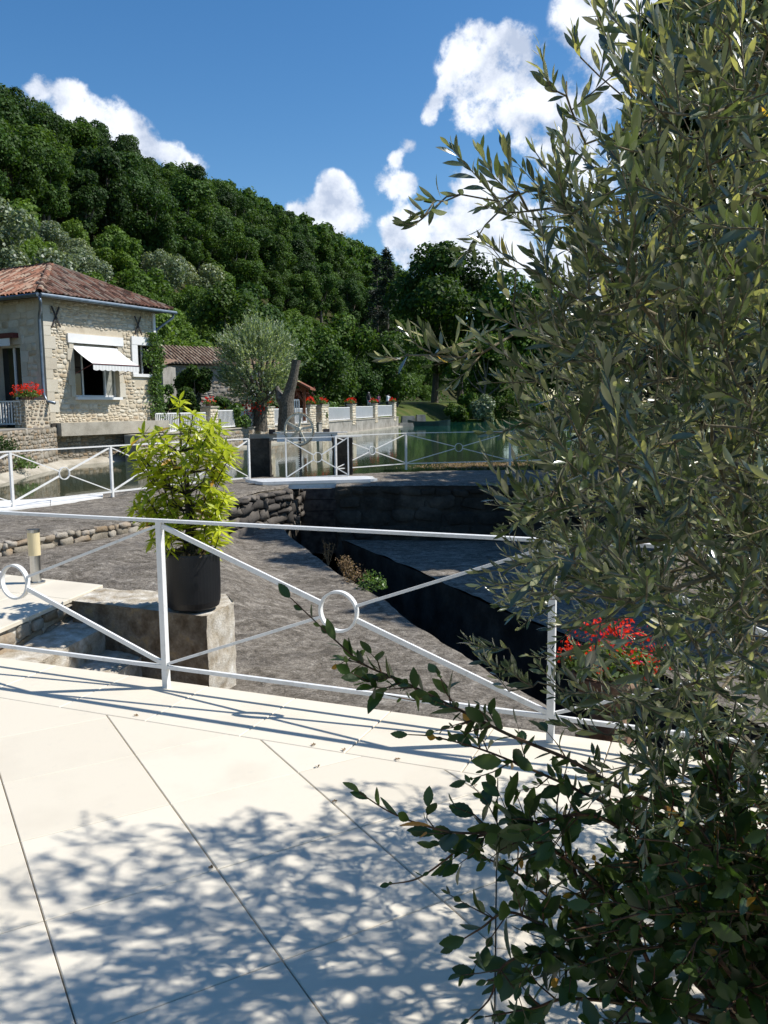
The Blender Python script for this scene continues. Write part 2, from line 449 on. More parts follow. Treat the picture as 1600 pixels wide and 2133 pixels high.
    M['concrete'] = m_stone('old_concrete', [(0.30, 0.27, 0.21), (0.40, 0.36, 0.29), (0.47, 0.43, 0.35)], 2, 0.4, stain=(0.14, 0.12, 0.09), stain_amt=0.35, per_piece=False)
    M['quay_render'] = m_stone('grey_quay_render', [(0.20, 0.18, 0.15), (0.30, 0.28, 0.24), (0.38, 0.35, 0.30)], 1.4, 0.4, stain=(0.10, 0.09, 0.07), stain_amt=0.5, per_piece=False)
    # clay tiles
    t = NT('clay_tile'); w = t.world()
    r = t.math('ADD', t.math('MULTIPLY', t.rand(), 0.6), t.math('MULTIPLY', t.noise(w, 3, 5, 0.65), 0.4))
    c = t.ramp(r, [(0.2, (0.085, 0.05, 0.035)), (0.38, (0.20, 0.095, 0.06)), (0.5, (0.28, 0.13, 0.08)), (0.62, (0.33, 0.20, 0.14)), (0.8, (0.34, 0.27, 0.20))])
    c = t.mix(t.math('MULTIPLY', t.math('SUBTRACT', t.noise(w, 9, 6, 0.7), 0.54), 5, True), c, (0.10, 0.085, 0.065))
    M['tile'] = t.done(c, 0.85, t.bump(t.noise(w, 40, 4), 0.4, 0.01), Specular_IOR_Level=0.2)
    M['tile_old'] = m_stone('pale_clay_tile', [(0.20, 0.12, 0.08), (0.38, 0.26, 0.17), (0.48, 0.37, 0.26)], 5, 0.4, stain=(0.12, 0.09, 0.06), stain_amt=0.3)
    M['zinc'] = m_plain('zinc', (0.22, 0.26, 0.30), 0.38, 0.12, 6, Metallic=0.7)
    M['iron'] = m_plain('black_iron', (0.05, 0.04, 0.035), 0.7, 0.3, 20)
    M['steel'] = m_plain('brushed_steel', (0.55, 0.54, 0.52), 0.28, 0.05, 60, Metallic=1.0)
    M['lamp_shade'] = m_plain('cream_acrylic', (0.72, 0.60, 0.36), 0.35, 0.03, 5)
    t = NT('black_plastic'); w = t.world()
    c = t.ramp(t.noise(w, 6, 5), [(0.3, (0.012, 0.012, 0.014)), (0.7, (0.022, 0.022, 0.025))])
    c = t.mix(t.math('MULTIPLY', t.math('SUBTRACT', t.noise(w, 90, 3), 0.64), 6, True), c, (0.10, 0.09, 0.08))
    M['pot'] = t.done(t.mix(0.5, c, (0, 0, 0)), 0.45, t.bump(t.noise(w, 120, 3), 0.08, 0.003))
    M['soil'] = m_stone('potting_soil', [(0.03, 0.02, 0.012), (0.07, 0.045, 0.025)], 30, 1.0, per_piece=False)
    M['terracotta'] = m_stone('weathered_terracotta', [(0.10, 0.055, 0.035), (0.19, 0.11, 0.07), (0.32, 0.22, 0.15)], 6, 0.5, stain=(0.08, 0.06, 0.045), stain_amt=0.4, per_piece=False)
    M['glass_dark'] = m_plain('window_glass', (0.015, 0.017, 0.018), 0.06, 0.1, 2, Specular_IOR_Level=0.6)
    M['dark_room'] = m_plain('dark_interior', (0.02, 0.018, 0.016), 0.9, 0.1, 2)
    M['curtain'] = m_plain('pale_curtain', (0.30, 0.30, 0.26), 0.8, 0.2, 6)
    # awning cloth with narrow stripes
    t = NT('awning_cloth'); g = t.coords('Object')
    wv = t.n('ShaderNodeTexWave', wave_type='BANDS', bands_direction='Y'); t.set(wv.inputs['Vector'], g); wv.inputs['Scale'].default_value = 2.4
    c = t.ramp(wv.outputs['Fac'], [(0.42, (0.80, 0.79, 0.76)), (0.5, (0.70, 0.685, 0.65))])
    M['awning'] = t.done(c, 0.8)
    M['maroon'] = m_plain('maroon_metal', (0.13, 0.03, 0.03), 0.5, 0.1, 8)
    M['wood_grey'] = m_plain('weathered_wood', (0.16, 0.14, 0.12), 0.85, 0.35, 7, 0.5)
    M['wood_red'] = m_plain('red_stained_wood', (0.26, 0.085, 0.035), 0.7, 0.2, 6)
    M['bark'] = m_stone('bark', [(0.06, 0.05, 0.04), (0.13, 0.11, 0.085), (0.20, 0.175, 0.14)], 12, 1.0, per_piece=False)
    M['bark_olive'] = m_stone('olive_bark', [(0.12, 0.095, 0.055), (0.22, 0.18, 0.11), (0.34, 0.30, 0.22)], 30, 0.8, per_piece=False)
    M['stem_red'] = m_stone('reddish_stem', [(0.07, 0.035, 0.02), (0.13, 0.07, 0.04), (0.16, 0.12, 0.06)], 30, 0.6, per_piece=False)
    M['stem_dark'] = m_plain('dark_stem', (0.035, 0.028, 0.018), 0.8, 0.3, 20)
    # leaves
    M['olive'] = m_leaf('olive_leaf', (0.085, 0.115, 0.060), (0.37, 0.37, 0.22), 0.27, 0.28, 0.40, 0.002, 1.0, coat=0.7, spot=(0.32, 0.25, 0.03))
    M['shrub'] = m_leaf('serrated_leaf', (0.040, 0.078, 0.018), (0.075, 0.115, 0.035), 0.38, 0.30, 0.35, 0.02, 0.5, spot=(0.24, 0.15, 0.02))
    M['yellowleaf'] = m_leaf('yellow_green_leaf', (0.43, 0.48, 0.03), (0.45, 0.50, 0.055), 0.38, 0.34, 0.30, 0.02, 0.5, spot=(0.55, 0.30, 0.05))
    M['geranium_leaf'] = m_leaf('geranium_leaf', (0.10, 0.17, 0.03), (0.13, 0.20, 0.05), 0.55, 0.3, 0.4)
    M['petal'] = m_leaf('red_petal', (0.80, 0.035, 0.012), (0.75, 0.04, 0.015), 0.55, 0.35, 0.2, 0.06, 0.3, spot=(0.55, 0.03, 0.14))
    M['forest'] = m_leaf('forest_leaf', (0.046, 0.100, 0.020), (0.056, 0.108, 0.030), 0.6, 0.25, 0.45, objvar=0.55, spec=0.2)
    M['forest_light'] = m_leaf('hillside_bush_leaf', (0.085, 0.155, 0.024), (0.095, 0.165, 0.04), 0.6, 0.28, 0.40, objvar=0.30, spec=0.25)
    M['forest_grey'] = m_leaf('grey_green_leaf', (0.16, 0.21, 0.12), (0.27, 0.32, 0.23), 0.45, 0.2, 0.45, objvar=0.15)
    M['conifer'] = m_leaf('conifer_needle', (0.020, 0.036, 0.018), (0.022, 0.038, 0.02), 0.6, 0.1, 0.4, objvar=0.2)
    M['willow'] = m_leaf('willow_leaf', (0.17, 0.23, 0.11), (0.42, 0.48, 0.36), 0.40, 0.30, 0.40)
    M['park_tree'] = m_leaf('park_tree_leaf', (0.050, 0.10, 0.014), (0.06, 0.11, 0.025), 0.6, 0.28, 0.40, objvar=0.15, spec=0.25)
    M['ivy'] = m_leaf('ivy_leaf', (0.10, 0.18, 0.035), (0.12, 0.20, 0.06), 0.45, 0.25, 0.5)
    M['dry'] = m_leaf('dry_flower_stalk', (0.24, 0.16, 0.09), (0.24, 0.16, 0.09), 0.8, 0.2, 0.4)
    # ground
    t = NT('grassland'); w = t.world()
    c = t.ramp(t.noise(w, 0.25, 6, 0.6), [(0.35, (0.045, 0.08, 0.015)), (0.5, (0.085, 0.115, 0.025)), (0.65, (0.17, 0.15, 0.055))])
    c = t.mix(t.math('MULTIPLY', t.noise(w, 2.5, 7, 0.75), 0.9), c, (0.035, 0.05, 0.012))
    M['grass'] = t.done(c, 0.95, t.bump(t.noise(w, 4, 5), 0.6, 0.1), Specular_IOR_Level=0.1)
    t = NT('forest_floor'); w = t.world()
    c = t.ramp(t.noise(w, 0.4, 6, 0.6), [(0.35, (0.025, 0.035, 0.010)), (0.65, (0.06, 0.055, 0.025))])
    M['floor'] = t.done(c, 0.95, t.bump(t.noise(w, 2, 5), 0.8, 0.3), Specular_IOR_Level=0.1)
    # pond water
    t = NT('pond_water'); w = t.world((1, 0.42, 1))
    n1 = t.noise(w, 1.1, 3, 0.5); n2 = t.noise(w, 6.5, 3, 0.5, 0.3)
    nrm = t.bump(t.math('ADD', t.math('MULTIPLY', n1, 0.55), t.math('MULTIPLY', n2, 0.12)), 0.22, 0.05)
    wp = t.world()
    sx = t.n('ShaderNodeSeparateXYZ'); t.L.new(wp, sx.inputs[0])
    far = t.n('ShaderNodeMapRange'); t.L.new(sx.outputs['Y'], far.inputs['Value']); far.inputs['From Min'].default_value = 24; far.inputs['From Max'].default_value = 70
    c = t.mix(far.outputs[0], (0.040, 0.052, 0.028), (0.008, 0.056, 0.040))
    M['water'] = t.done(c, 0.05, nrm, Specular_IOR_Level=0.5, IOR=1.33)
    M['dark_water'] = t2 = m_plain('channel_water', (0.006, 0.007, 0.006), 0.08, 0.1, 2)
    M['boat'] = m_plain('dark_green_boat_paint', (0.006, 0.030, 0.026), 0.4, 0.2, 3)
    M['skin'] = m_plain('skin', (0.42, 0.25, 0.18), 0.6, 0.05, 5)
    M['cloth_black'] = m_plain('black_cloth', (0.02, 0.02, 0.028), 0.9, 0.1, 5)
    M['cloth_white'] = m_plain('white_cloth', (0.78, 0.78, 0.78), 0.9, 0.04, 5)
    M['cloth_pink'] = m_plain('mauve_cloth', (0.30, 0.12, 0.20), 0.9, 0.1, 5)
    M['cloth_grey'] = m_plain('pale_grey_cloth', (0.40, 0.42, 0.45), 0.9, 0.1, 5)
    M['hair_grey'] = m_plain('grey_hair', (0.32, 0.30, 0.28), 0.7, 0.2, 20)
    M['hair_dark'] = m_plain('dark_hair', (0.03, 0.02, 0.015), 0.6, 0.2, 20)
    M['cover_blue'] = m_plain('grey_blue_cover', (0.20, 0.25, 0.30), 0.7, 0.1, 4)
build_materials()

# ------------------------------------------------------------------ stones, tiles
def tri(F):
    out = []
    for f in F:
        for i in range(1, len(f) - 1): out.append((f[0], f[i], f[i + 1]))
    return np.array(out)
def stone_protos(n, k=8, jit=0.10, sq=0.75, seed=1, fs=.86, fz=.40):
    r_ = np.random.default_rng(seed); out = []
    for _ in range(n):
        a = (np.arange(k) + r_.uniform(-.2, .2, k)) * 2 * math.pi / k + math.pi / k
        c, s_ = np.cos(a), np.sin(a)
        x = np.sign(c) * np.abs(c) ** sq; y = np.sign(s_) * np.abs(s_) ** sq
        rr = (1 - r_.uniform(0, jit * 2, k)) * .52
        P = np.stack([x * rr, y * rr], -1)
        back = np.c_[P, np.full(k, -.5)]
        mid = np.c_[P, .15 + r_.uniform(-.1, .1, k)]
        fr = np.c_[P * fs, fz + r_.uniform(-.12, .12, k)]
        V = np.concatenate([back, mid, fr, [[r_.uniform(-.1, .1), r_.uniform(-.1, .1), .5]]])
        F = []
        for j in range(k):
            q = (j + 1) % k
            F += [(j, q, k + q), (j, k + q, k + j), (k + j, k + q, 2 * k + q), (k + j, 2 * k + q, 2 * k + j), (2 * k + j, 2 * k + q, 3 * k)]
        out.append((V, np.array(F)))
    return out
STONES = stone_protos(8)
BLOCKS = stone_protos(6, 8, 0.03, 0.42, 2, .92, .45)
CLIFF = [(V * (1, 1, 1) + np.random.default_rng(i).normal(0, .05, V.shape), F) for i, (V, F) in enumerate(stone_protos(12, 7, 0.10, 0.5, 5, .93, .44))]
def rubble(parent, o, u, nrm, W_, H_, mat, holes=(), rh=(.09, .17), asp=(.9, 2.2), gap=.022, depth=.07, cap=300, seed=3, protos=None, name='stone', shear=0.0, batter=0.0, joined='small_stones', order=None):
    r_ = np.random.default_rng(seed)
    protos = protos or STONES
    o, u, nrm = np.asarray(o, float), unit(u), unit(nrm)
    up = np.array([0, 0, 1.0])
    S = []
    y = 0.0
    while y < H_:
        h = min(r_.uniform(*rh), H_ - y)
        if h < rh[0] * .5: break
        x = -r_.uniform(0, .1)
        while x < W_:
            w = h * r_.uniform(*asp)
            x0, x1 = max(x, 0), min(x + w, W_)
            segs = [(x0, x1)]
            for (hx0, hx1, hy0, hy1) in holes:
                if y + h > hy0 + .02 and y < hy1 - .02:
                    ns = []
                    for a, b in segs:
                        if b <= hx0 or a >= hx1: ns.append((a, b))
                        else:
                            if a < hx0: ns.append((a, hx0))
                            if b > hx1: ns.append((hx1, b))
                    segs = ns
            for a, b in segs:
                if b - a <= .035: continue
                q = r_.random()
                if q < .22 and h > .11 and protos is STONES:
                    c_ = r_.uniform(.35, .65) * h; m_ = a + (b - a) * r_.uniform(.4, .6)
                    S.append((a, b, y, y + c_)); S.append((a, m_, y + c_, y + h)); S.append((m_, b, y + c_, y + h))
                elif q < .34 and protos is STONES:
                    c_ = r_.uniform(.4, .6) * h; S.append((a, b, y, y + c_)); S.append((a, b, y + c_, y + h))
                else: S.append((a, b, y, y + h))
            x += w
        y += h
    S = np.array(S); n = len(S)
    cx = (S[:, 0] + S[:, 1]) / 2 + r_.uniform(-.006, .006, n); cy = (S[:, 2] + S[:, 3]) / 2 + r_.uniform(-.014, .014, n)
    w = (S[:, 1] - S[:, 0] - gap) * r_.uniform(.9, 1.06, n); h = (S[:, 3] - S[:, 2] - gap) * r_.uniform(.78, 1.12, n)
    rot = r_.uniform(-.17, .17, n)
    cy = cy + .45 * rh[0] * np.array([mnoise.noise(Vector((a * 1.7, b * 1.2, seed))) for a, b in zip(cx, cy)])
    X = (np.cos(rot)[:, None] * u + np.sin(rot)[:, None] * up) * w[:, None]
    Y = (-np.sin(rot)[:, None] * u + np.cos(rot)[:, None] * up) * h[:, None]
    Z = nrm[None] * (depth * r_.uniform(.7, 1.5, n))[:, None]
    P = o + cx[:, None] * u + cy[:, None] * up + (nrm[None] * (batter * (H_ - cy))[:, None])
    if np.cross(u, up) @ nrm < 0: X = -X
    place_many(name, protos, r_.integers(0, len(protos), n), frames(X, Y, Z, P), mat, parent, cap, -(w * h) if order is None else order(P), False, joined)
    return n

# ------------------------------------------------------------------ ground, pond
W0 = np.array([-9.5, 32.0]); WD = unit([11, 51.6]); WL = np.array([-WD[1], WD[0]])      # quay line, its direction, its land side
WATER_Z = -0.30
def st(s, t): return W0 + WD * t + WL * s
def foot(t): return 9 + np.interp(t, [-60, 0, 30, 60, 110, 300, 700], [4, 4, 6, 14, 16, 8, 0])
def land(s, t):
    """height of the ground in quay coordinates (s inland, t along)"""
    shore = np.interp(t, [-60, -2, 1, 1.5, 50.9, 53.5, 56, 75, 95, 125, 135, 150, 700], [2.6, 2.6, 2.3, .1, .1, .1, 1.0, 3.0, 1.0, -1.5, -12, -300, -300])
    q = s - shore
    flat = np.where(t < 1.2, 1.1, np.where(t < 52.5, 0.66, -0.05 + np.clip(q * .16, 0, .8)))
    rise = np.clip((s - 4) / 10, 0, 1) * np.clip((t - 10) / 50, 0, 1) * 1.0
    k = .255 / .967
    f = np.clip(s - foot(t), 0, None)
    hgt = 78 * (1 - np.exp(-(f * 1.1 / 78) ** 1.2)) * np.interp(t, [-60, 100, 200, 350, 500, 800], [.95, .94, 1.03, 1.30, 1.42, 1.2])
    z = flat + rise + hgt
    return np.where(q < 0, -2.4, z)
def build_ground():
    S = np.concatenate([np.arange(-320, -24, 14), np.arange(-24, -2, 2), np.arange(-2, 3.4, .25), np.arange(3.5, 14, 1.2), np.arange(14, 60, 3), np.arange(60, 340, 9)])
    T = np.concatenate([np.arange(-90, -6, 6), np.arange(-6, 6, .5), np.arange(6, 50, 2), np.arange(50, 60, .5), np.arange(60, 170, 3), np.arange(170, 760, 12)])
    ss, tt = np.meshgrid(S, T, indexing='ij')
    Z = land(ss, tt)
    nz = np.array([mnoise.noise(Vector((a * .05, b * .05, 0))) for a, b in zip(ss.ravel(), tt.ravel())]).reshape(ss.shape)
    Z = Z + nz * np.clip((ss - 14) / 30, 0, 1) * 3.5
    XY = W0 + WD * tt[..., None] + WL * ss[..., None]
    V = np.concatenate([XY, Z[..., None]], -1).reshape(-1, 3)
    # keep clear of the built place around the camera
    near = (V[:, 1] < 22.6) & (V[:, 0] > -9) 
    V[near, 2] = np.minimum(V[near, 2], -3.4)
    b = len(T); i, j = np.meshgrid(np.arange(len(S) - 1), np.arange(b - 1), indexing='ij')
    a = (i * b + j).ravel()
    F = np.stack([a, a + 1, a + b + 1, a + b], -1)
    o = link('ground', big_mesh('ground', V, F, M['floor'], smooth=True)); tag(o, kind='structure')
    bm_ = MB(); R_ = 3000
    bm_.add([(-R_, -R_, -3.45), (R_, -R_, -3.45), (R_, R_, -3.45), (-R_, R_, -3.45)], [(0, 1, 2, 3)])
    tag(bm_.obj('lowland', M['floor']), kind='structure')
    # the pond, up to the back of the stone ledge
    pts = [(-40, 14.6), (-7.3, 14.6), (-6.9, 15.2), (-5.0, 18.2), (-3.5, 20.4), (-2.15, 20.55), (-1.05, 20.55), (0.5, 21.6), (6, 21.6), (9, 19.5), (60, 19.5), (90, 190), (-30, 190), (-60, 60)]
    w = MB(); w.add([(x, y, WATER_Z) for x, y in pts], [list(range(len(pts)))])
    tag(w.obj('pond_water', M['water']), kind='structure')
    w = MB(); w.add([(-3, -1, -2.9), (12, -1, -2.9), (12, 20.6, -2.9), (-3, 20.6, -2.9)], [(0, 1, 2, 3)])
    tag(w.obj('channel_water', M['dark_water']), kind='structure')
build_ground()

# ------------------------------------------------------------------ terrace of pale slabs
E_ = unit([2.17, -0.89]); EN = np.array([-E_[1], E_[0]])                # along the terrace edge, outward
PB = np.array([-1.34, 4.95])                                            # foot of the railing post left of the middle
def clip_half(poly, p, n):
    """keep the side where (q-p).n <= 0"""
    out = []
    for i in range(len(poly)):
        a, b = np.asarray(poly[i]), np.asarray(poly[(i + 1) % len(poly)])
        da, db = (a - p) @ n, (b - p) @ n
        if da <= 0: out.append(a)
        if da * db < 0: out.append(a + (b - a) * da / (da - db))
    return out
def inset(poly, g):
    c = np.mean(poly, axis=0); P = list(poly)
    res = P
    n = len(P); area = sum(P[i][0] * P[(i + 1) % n][1] - P[(i + 1) % n][0] * P[i][1] for i in range(n))
    for i in range(n):
        a, b = P[i], P[(i + 1) % n]
        d = unit(b - a); nn = np.array([d[1], -d[0]]) * (1 if area > 0 else -1)
        if np.linalg.norm(b - a) < 1e-6: continue
        res = clip_half(res, a - nn * g, nn)
        if len(res) < 3: return None
    return res
def slab(name, poly, z0, z1, mat, parent, bev=.004):
    """a thin slab with its upper edge worn off"""
    poly = [p for i, p in enumerate(poly) if np.linalg.norm(p - poly[i - 1]) > 1e-3]
    if len(poly) < 3: return
    up = inset(poly, bev)
    mb = MB(); n = len(poly)
    if up is None or len(up) != n:
        mb.prism(poly, z0, z1)
    else:
        V = [(*p, z0) for p in poly] + [(*p, z1 - bev) for p in poly] + [(*p, z1) for p in up]
        F = [list(range(2 * n, 3 * n))] + [(i, (i + 1) % n, n + (i + 1) % n, n + i) for i in range(n)] + [(n + i, n + (i + 1) % n, 2 * n + (i + 1) % n, 2 * n + i) for i in range(n)]
        a = sum(poly[i][0] * poly[(i + 1) % n][1] - poly[(i + 1) % n][0] * poly[i][1] for i in range(n))
        if a < 0: F = [f[::-1] for f in F]
        mb.add(V, F)
    return mb.obj(name, mat, parent)
def build_terrace():
    root = thing('terrace', None, None, (0, 2, 0)); tag(root, kind='structure')
    edge = PB + EN * .115                                                # outer edge line
    inner = edge - EN * .615
    A = np.array([-.63, 2.91]); d1 = np.array([.5055, -.8628]); d2 = np.array([.8628, .5055])
    jr = np.array([.48, 3.46]); jd = unit(np.array([.29, 2.11]) - jr); jn = np.array([-jd[1], jd[0]])    # long joint on the right
    if jn[0] < 0: jn = -jn
    r_ = np.random.default_rng(4)
    for i in range(-7, 8):
        for j in range(-9, 4):
            c0 = A + d1 * .6 * i + d2 * .6 * j
            poly = [c0, c0 + d1 * .6, c0 + d1 * .6 + d2 * .6, c0 + d2 * .6]
            poly = clip_half(poly, inner, EN)
            if len(poly) > 2: poly = clip_half(poly, jr, jn)
            if len(poly) < 3: continue
            poly = inset(poly, .0022)
            if poly is None or len(poly) < 3: continue
            c = np.mean(poly, axis=0)
            if not (-4.2 < c[0] < 3 and .4 < c[1] < 7.5): continue
            slab('paving_slab', poly, -.03, r_.uniform(-.0006, .0006), M['paving'], root, .003)
    # slabs right of the long joint, square to it
    for i in range(-4, 5):
        for j in range(0, 5):
            c0 = jr + jd * .6 * i + jn * .6 * j - jd * .17
            poly = [c0, c0 + jd * .6, c0 + jd * .6 + jn * .6, c0 + jn * .6]
            poly = clip_half(poly, inner, EN)
            if len(poly) < 3: continue
            c = np.mean(poly, axis=0)
            if c[0] > .78 and c[1] < 2.75: continue                     # the planting bed
            if c[1] < .6 or c[0] > 4: continue
            poly = inset(poly, .0022)
            if poly is None or len(poly) < 3: continue
            slab('paving_slab', poly, -.03, r_.uniform(-.0006, .0006), M['paving'], root, .003)
    # edge course under the railing
    for k in range(-6, 9):
        a = inner + E_ * (.6 * k + .23)
        poly = inset([a, a + E_ * .6, a + E_ * .6 + EN * .615, a + EN * .615], .0025)
        slab('edge_slab', poly, -.045, .0008 * r_.uniform(-1, 1), M['paving'], root, .004)
    b = MB()
    e0, e1 = edge - E_ * 6 - EN * .02, edge + E_ * 6 - EN * .02
    poly = [e0, e1, np.array([5.5, -8]), np.array([-8, -8])]
    b.prism(poly, -3.2, -.032)
    b.obj('terrace_bed', M['joint'], root)
    # planting bed at the foot of the olive
    s = MB(); r2 = np.random.default_rng(9)
    n = 24; V = []
    for a in range(n):
        for c in range(n):
            x = .72 + 2.2 * a / (n - 1); y = .4 + 2.3 * c / (n - 1)
            V.append((x, y, -.02 + .03 * mnoise.noise(Vector((x * 5, y * 5, 0)))))
    s.add(V, [(a * n + c, (a + 1) * n + c, (a + 1) * n + c + 1, a * n + c + 1) for a in range(n - 1) for c in range(n - 1)])
    o = s.obj('bed_soil', M['soil'], root)
    # fallen blossoms on the slabs
    for (u, v) in [(284, 1492), (654, 1553), (718, 1564), (660, 1597), (438, 1811), (988, 1637), (697, 1672), (828, 1583)]:
        p = G(u, v); mb = MB(); q = random.Random(int(u))
        for k in range(6):
            a = q.uniform(0, 6.28); l = q.uniform(.006, .013)
            c = p + np.array([math.cos(a), math.sin(a), 0]) * .006; e = c + np.array([math.cos(a) * l, math.sin(a) * l, q.uniform(.003, .012)])
            s_ = np.array([-math.sin(a), math.cos(a), 0]) * .003
            mb.add([c + (0, 0, .002), c + s_ * 2 + (0, 0, .006), e, c - s_ * 2 + (0, 0, .006)], [(0, 1, 2, 3)])
        o = mb.obj('fallen_blossom', M['dry'])
        tag(o, FALL[(u, v)], 'blossom', 'dry blossoms fallen on the pale slabs')
FALL = {(284, 1492): 'dry blossom on the edge joint, nearest to the left railing post', (654, 1553): 'brown blossom on the slabs below the middle railing bay, left of a twin pair',
        (718, 1564): 'brown blossom just right of the middle bay of railing shadows', (660, 1597): 'tiny blossom lying alone on a sunlit slab',
        (438, 1811): 'dark dry blossom lying on the joint crossing in the dappled shade', (988, 1637): 'pinkish blossom on the slabs left of the leafy branch',
        (697, 1672): 'dry sprig lying on the diagonal joint at the edge of the shade', (828, 1583): 'pale blossom beside the bottom edge of the railing shadow on the right'}
build_terrace()

# ------------------------------------------------------------------ crossed railings
def rail_bay(mb_parent, a, b, h, side, ring_r, w_rail=.022, w_a=.028, w_b=.016, z_bot=.13, flip=False, bow=0.0):
    """one bay between post feet a and b"""
    P = mb_parent
    up = np.array([0, 0, 1.0]); d = unit(b - a)
    inA, inB = a + d * .018, b - d * .018
    ta, tb = inA + up * (h - .02), inB + up * (h - .02)
    ba, bb = inA + up * (z_bot + .01), inB + up * (z_bot + .01)
    c = (ta + tb + ba + bb) / 4
    for (p, q, w, t) in ((ta, bb, w_b if flip else w_a, .012), (ba, tb, w_a if flip else w_b, .012)):
        e = unit(q - p); L_ = np.linalg.norm(q - p)
        tc = (c - p) @ e
        m1, m2 = p + e * (tc - ring_r * .97), p + e * (tc + ring_r * .97)
        MB().bar(p, m1, w, t + .004, side).obj('diagonal_bar', M['white'], P)
        MB().bar(m2, q, w, t + .004, side).obj('diagonal_bar', M['white'], P)
    k = 40; r0, r1 = ring_r - .011, ring_r + .002; th = .016
    V = []
    for i in range(k):
        a_ = 2 * math.pi * i / k; o = d * math.cos(a_) + up * math.sin(a_)
        V += [c + o * r0 - side * th, c + o * r1 - side * th, c + o * r1 + side * th, c + o * r0 + side * th]
    F = [(4 * i + m, 4 * ((i + 1) % k) + m, 4 * ((i + 1) % k) + (m + 1) % 4, 4 * i + (m + 1) % 4) for i in range(k) for m in range(4)]
    MB().add(V, F).obj('ring', M['white'], P)
def railing(name, label, feet, h, ring_r=.105, post=.036, rail=.022, z_bot=.13, flip=False, top_over=(0.0, 0.0), skip_posts=(), w=(.028, .016), group='white crossed railings with a ring in each bay'):
    feet = [np.asarray(f, float) for f in feet]
    root = thing(name, label, 'railing', feet[0], group)
    up = np.array([0, 0, 1.0])
    for i, f in enumerate(feet):
        if i in skip_posts: continue
        a, b = feet[max(i - 1, 0)], feet[min(i + 1, len(feet) - 1)]
        d = unit(b - a); s = np.array([-d[1], d[0], 0])
        mb = MB().bar(f - up * .004, f + up * (h - .001), post, post, s)
        mb.obj('post', M['white'], root)
    for i in range(len(feet) - 1):
        a, b = feet[i], feet[i + 1]; d = unit(b - a); s = unit(np.array([-d[1], d[0], 0]))
        o0 = top_over[0] if i == 0 else -.018
        o1 = top_over[1] if i == len(feet) - 2 else -.018
        MB().bar(a + up * h - d * (o0 if i == 0 else .0), b + up * h + d * (o1 if i == len(feet) - 2 else 0), rail * .8, post * 1.05, s).obj('top_rail', M['white'], root)
        MB().bar(a + up * z_bot + d * post / 2, b + up * z_bot - d * post / 2, rail, rail, s).obj('bottom_rail', M['white'], root)
        rail_bay(root, a, b, h - .012, s, ring_r, w_a=w[0], w_b=w[1], z_bot=z_bot + .012, flip=flip)
    return root
def P2(xy, z=0.0): return np.array([xy[0], xy[1], z])
railing('crossed_railing', 'white crossed metal railing with rings along the near edge of the pale terrace',
        [P2(PB + E_ * 2.345 * k) for k in (-1, 0, 1, 2)], 1.03, .115)
# railing on the old stone ledge beside the pond
ledge_feet = [G(28, 1060) + (G(28, 1060) - G(235, 1035)), G(28, 1060), G(235, 1035), G(393, 1016), G(520, 1004)]
railing('crossed_railing', 'white crossed railing running along the stone ledge at left beyond the potted shrub', ledge_feet, .99, .115, .045, .03, .10, flip=True, w=(.032, .018))
railing('crossed_railing', 'short single-bay crossed railing standing on the white sluice planks', [G(597, 1003), G(726, 997)], 1.0, .115, .03, .022, .08, top_over=(.3, .35), w=(.024, .024))
railing('crossed_railing', 'shaded crossed railing on the ledge right of the sluice, in front of green water',
        [G(700, 990), G(846, 978), G(1062, 972), G(1250, 966)], .98, .115, .05, .024, .16, w=(.024, .022))

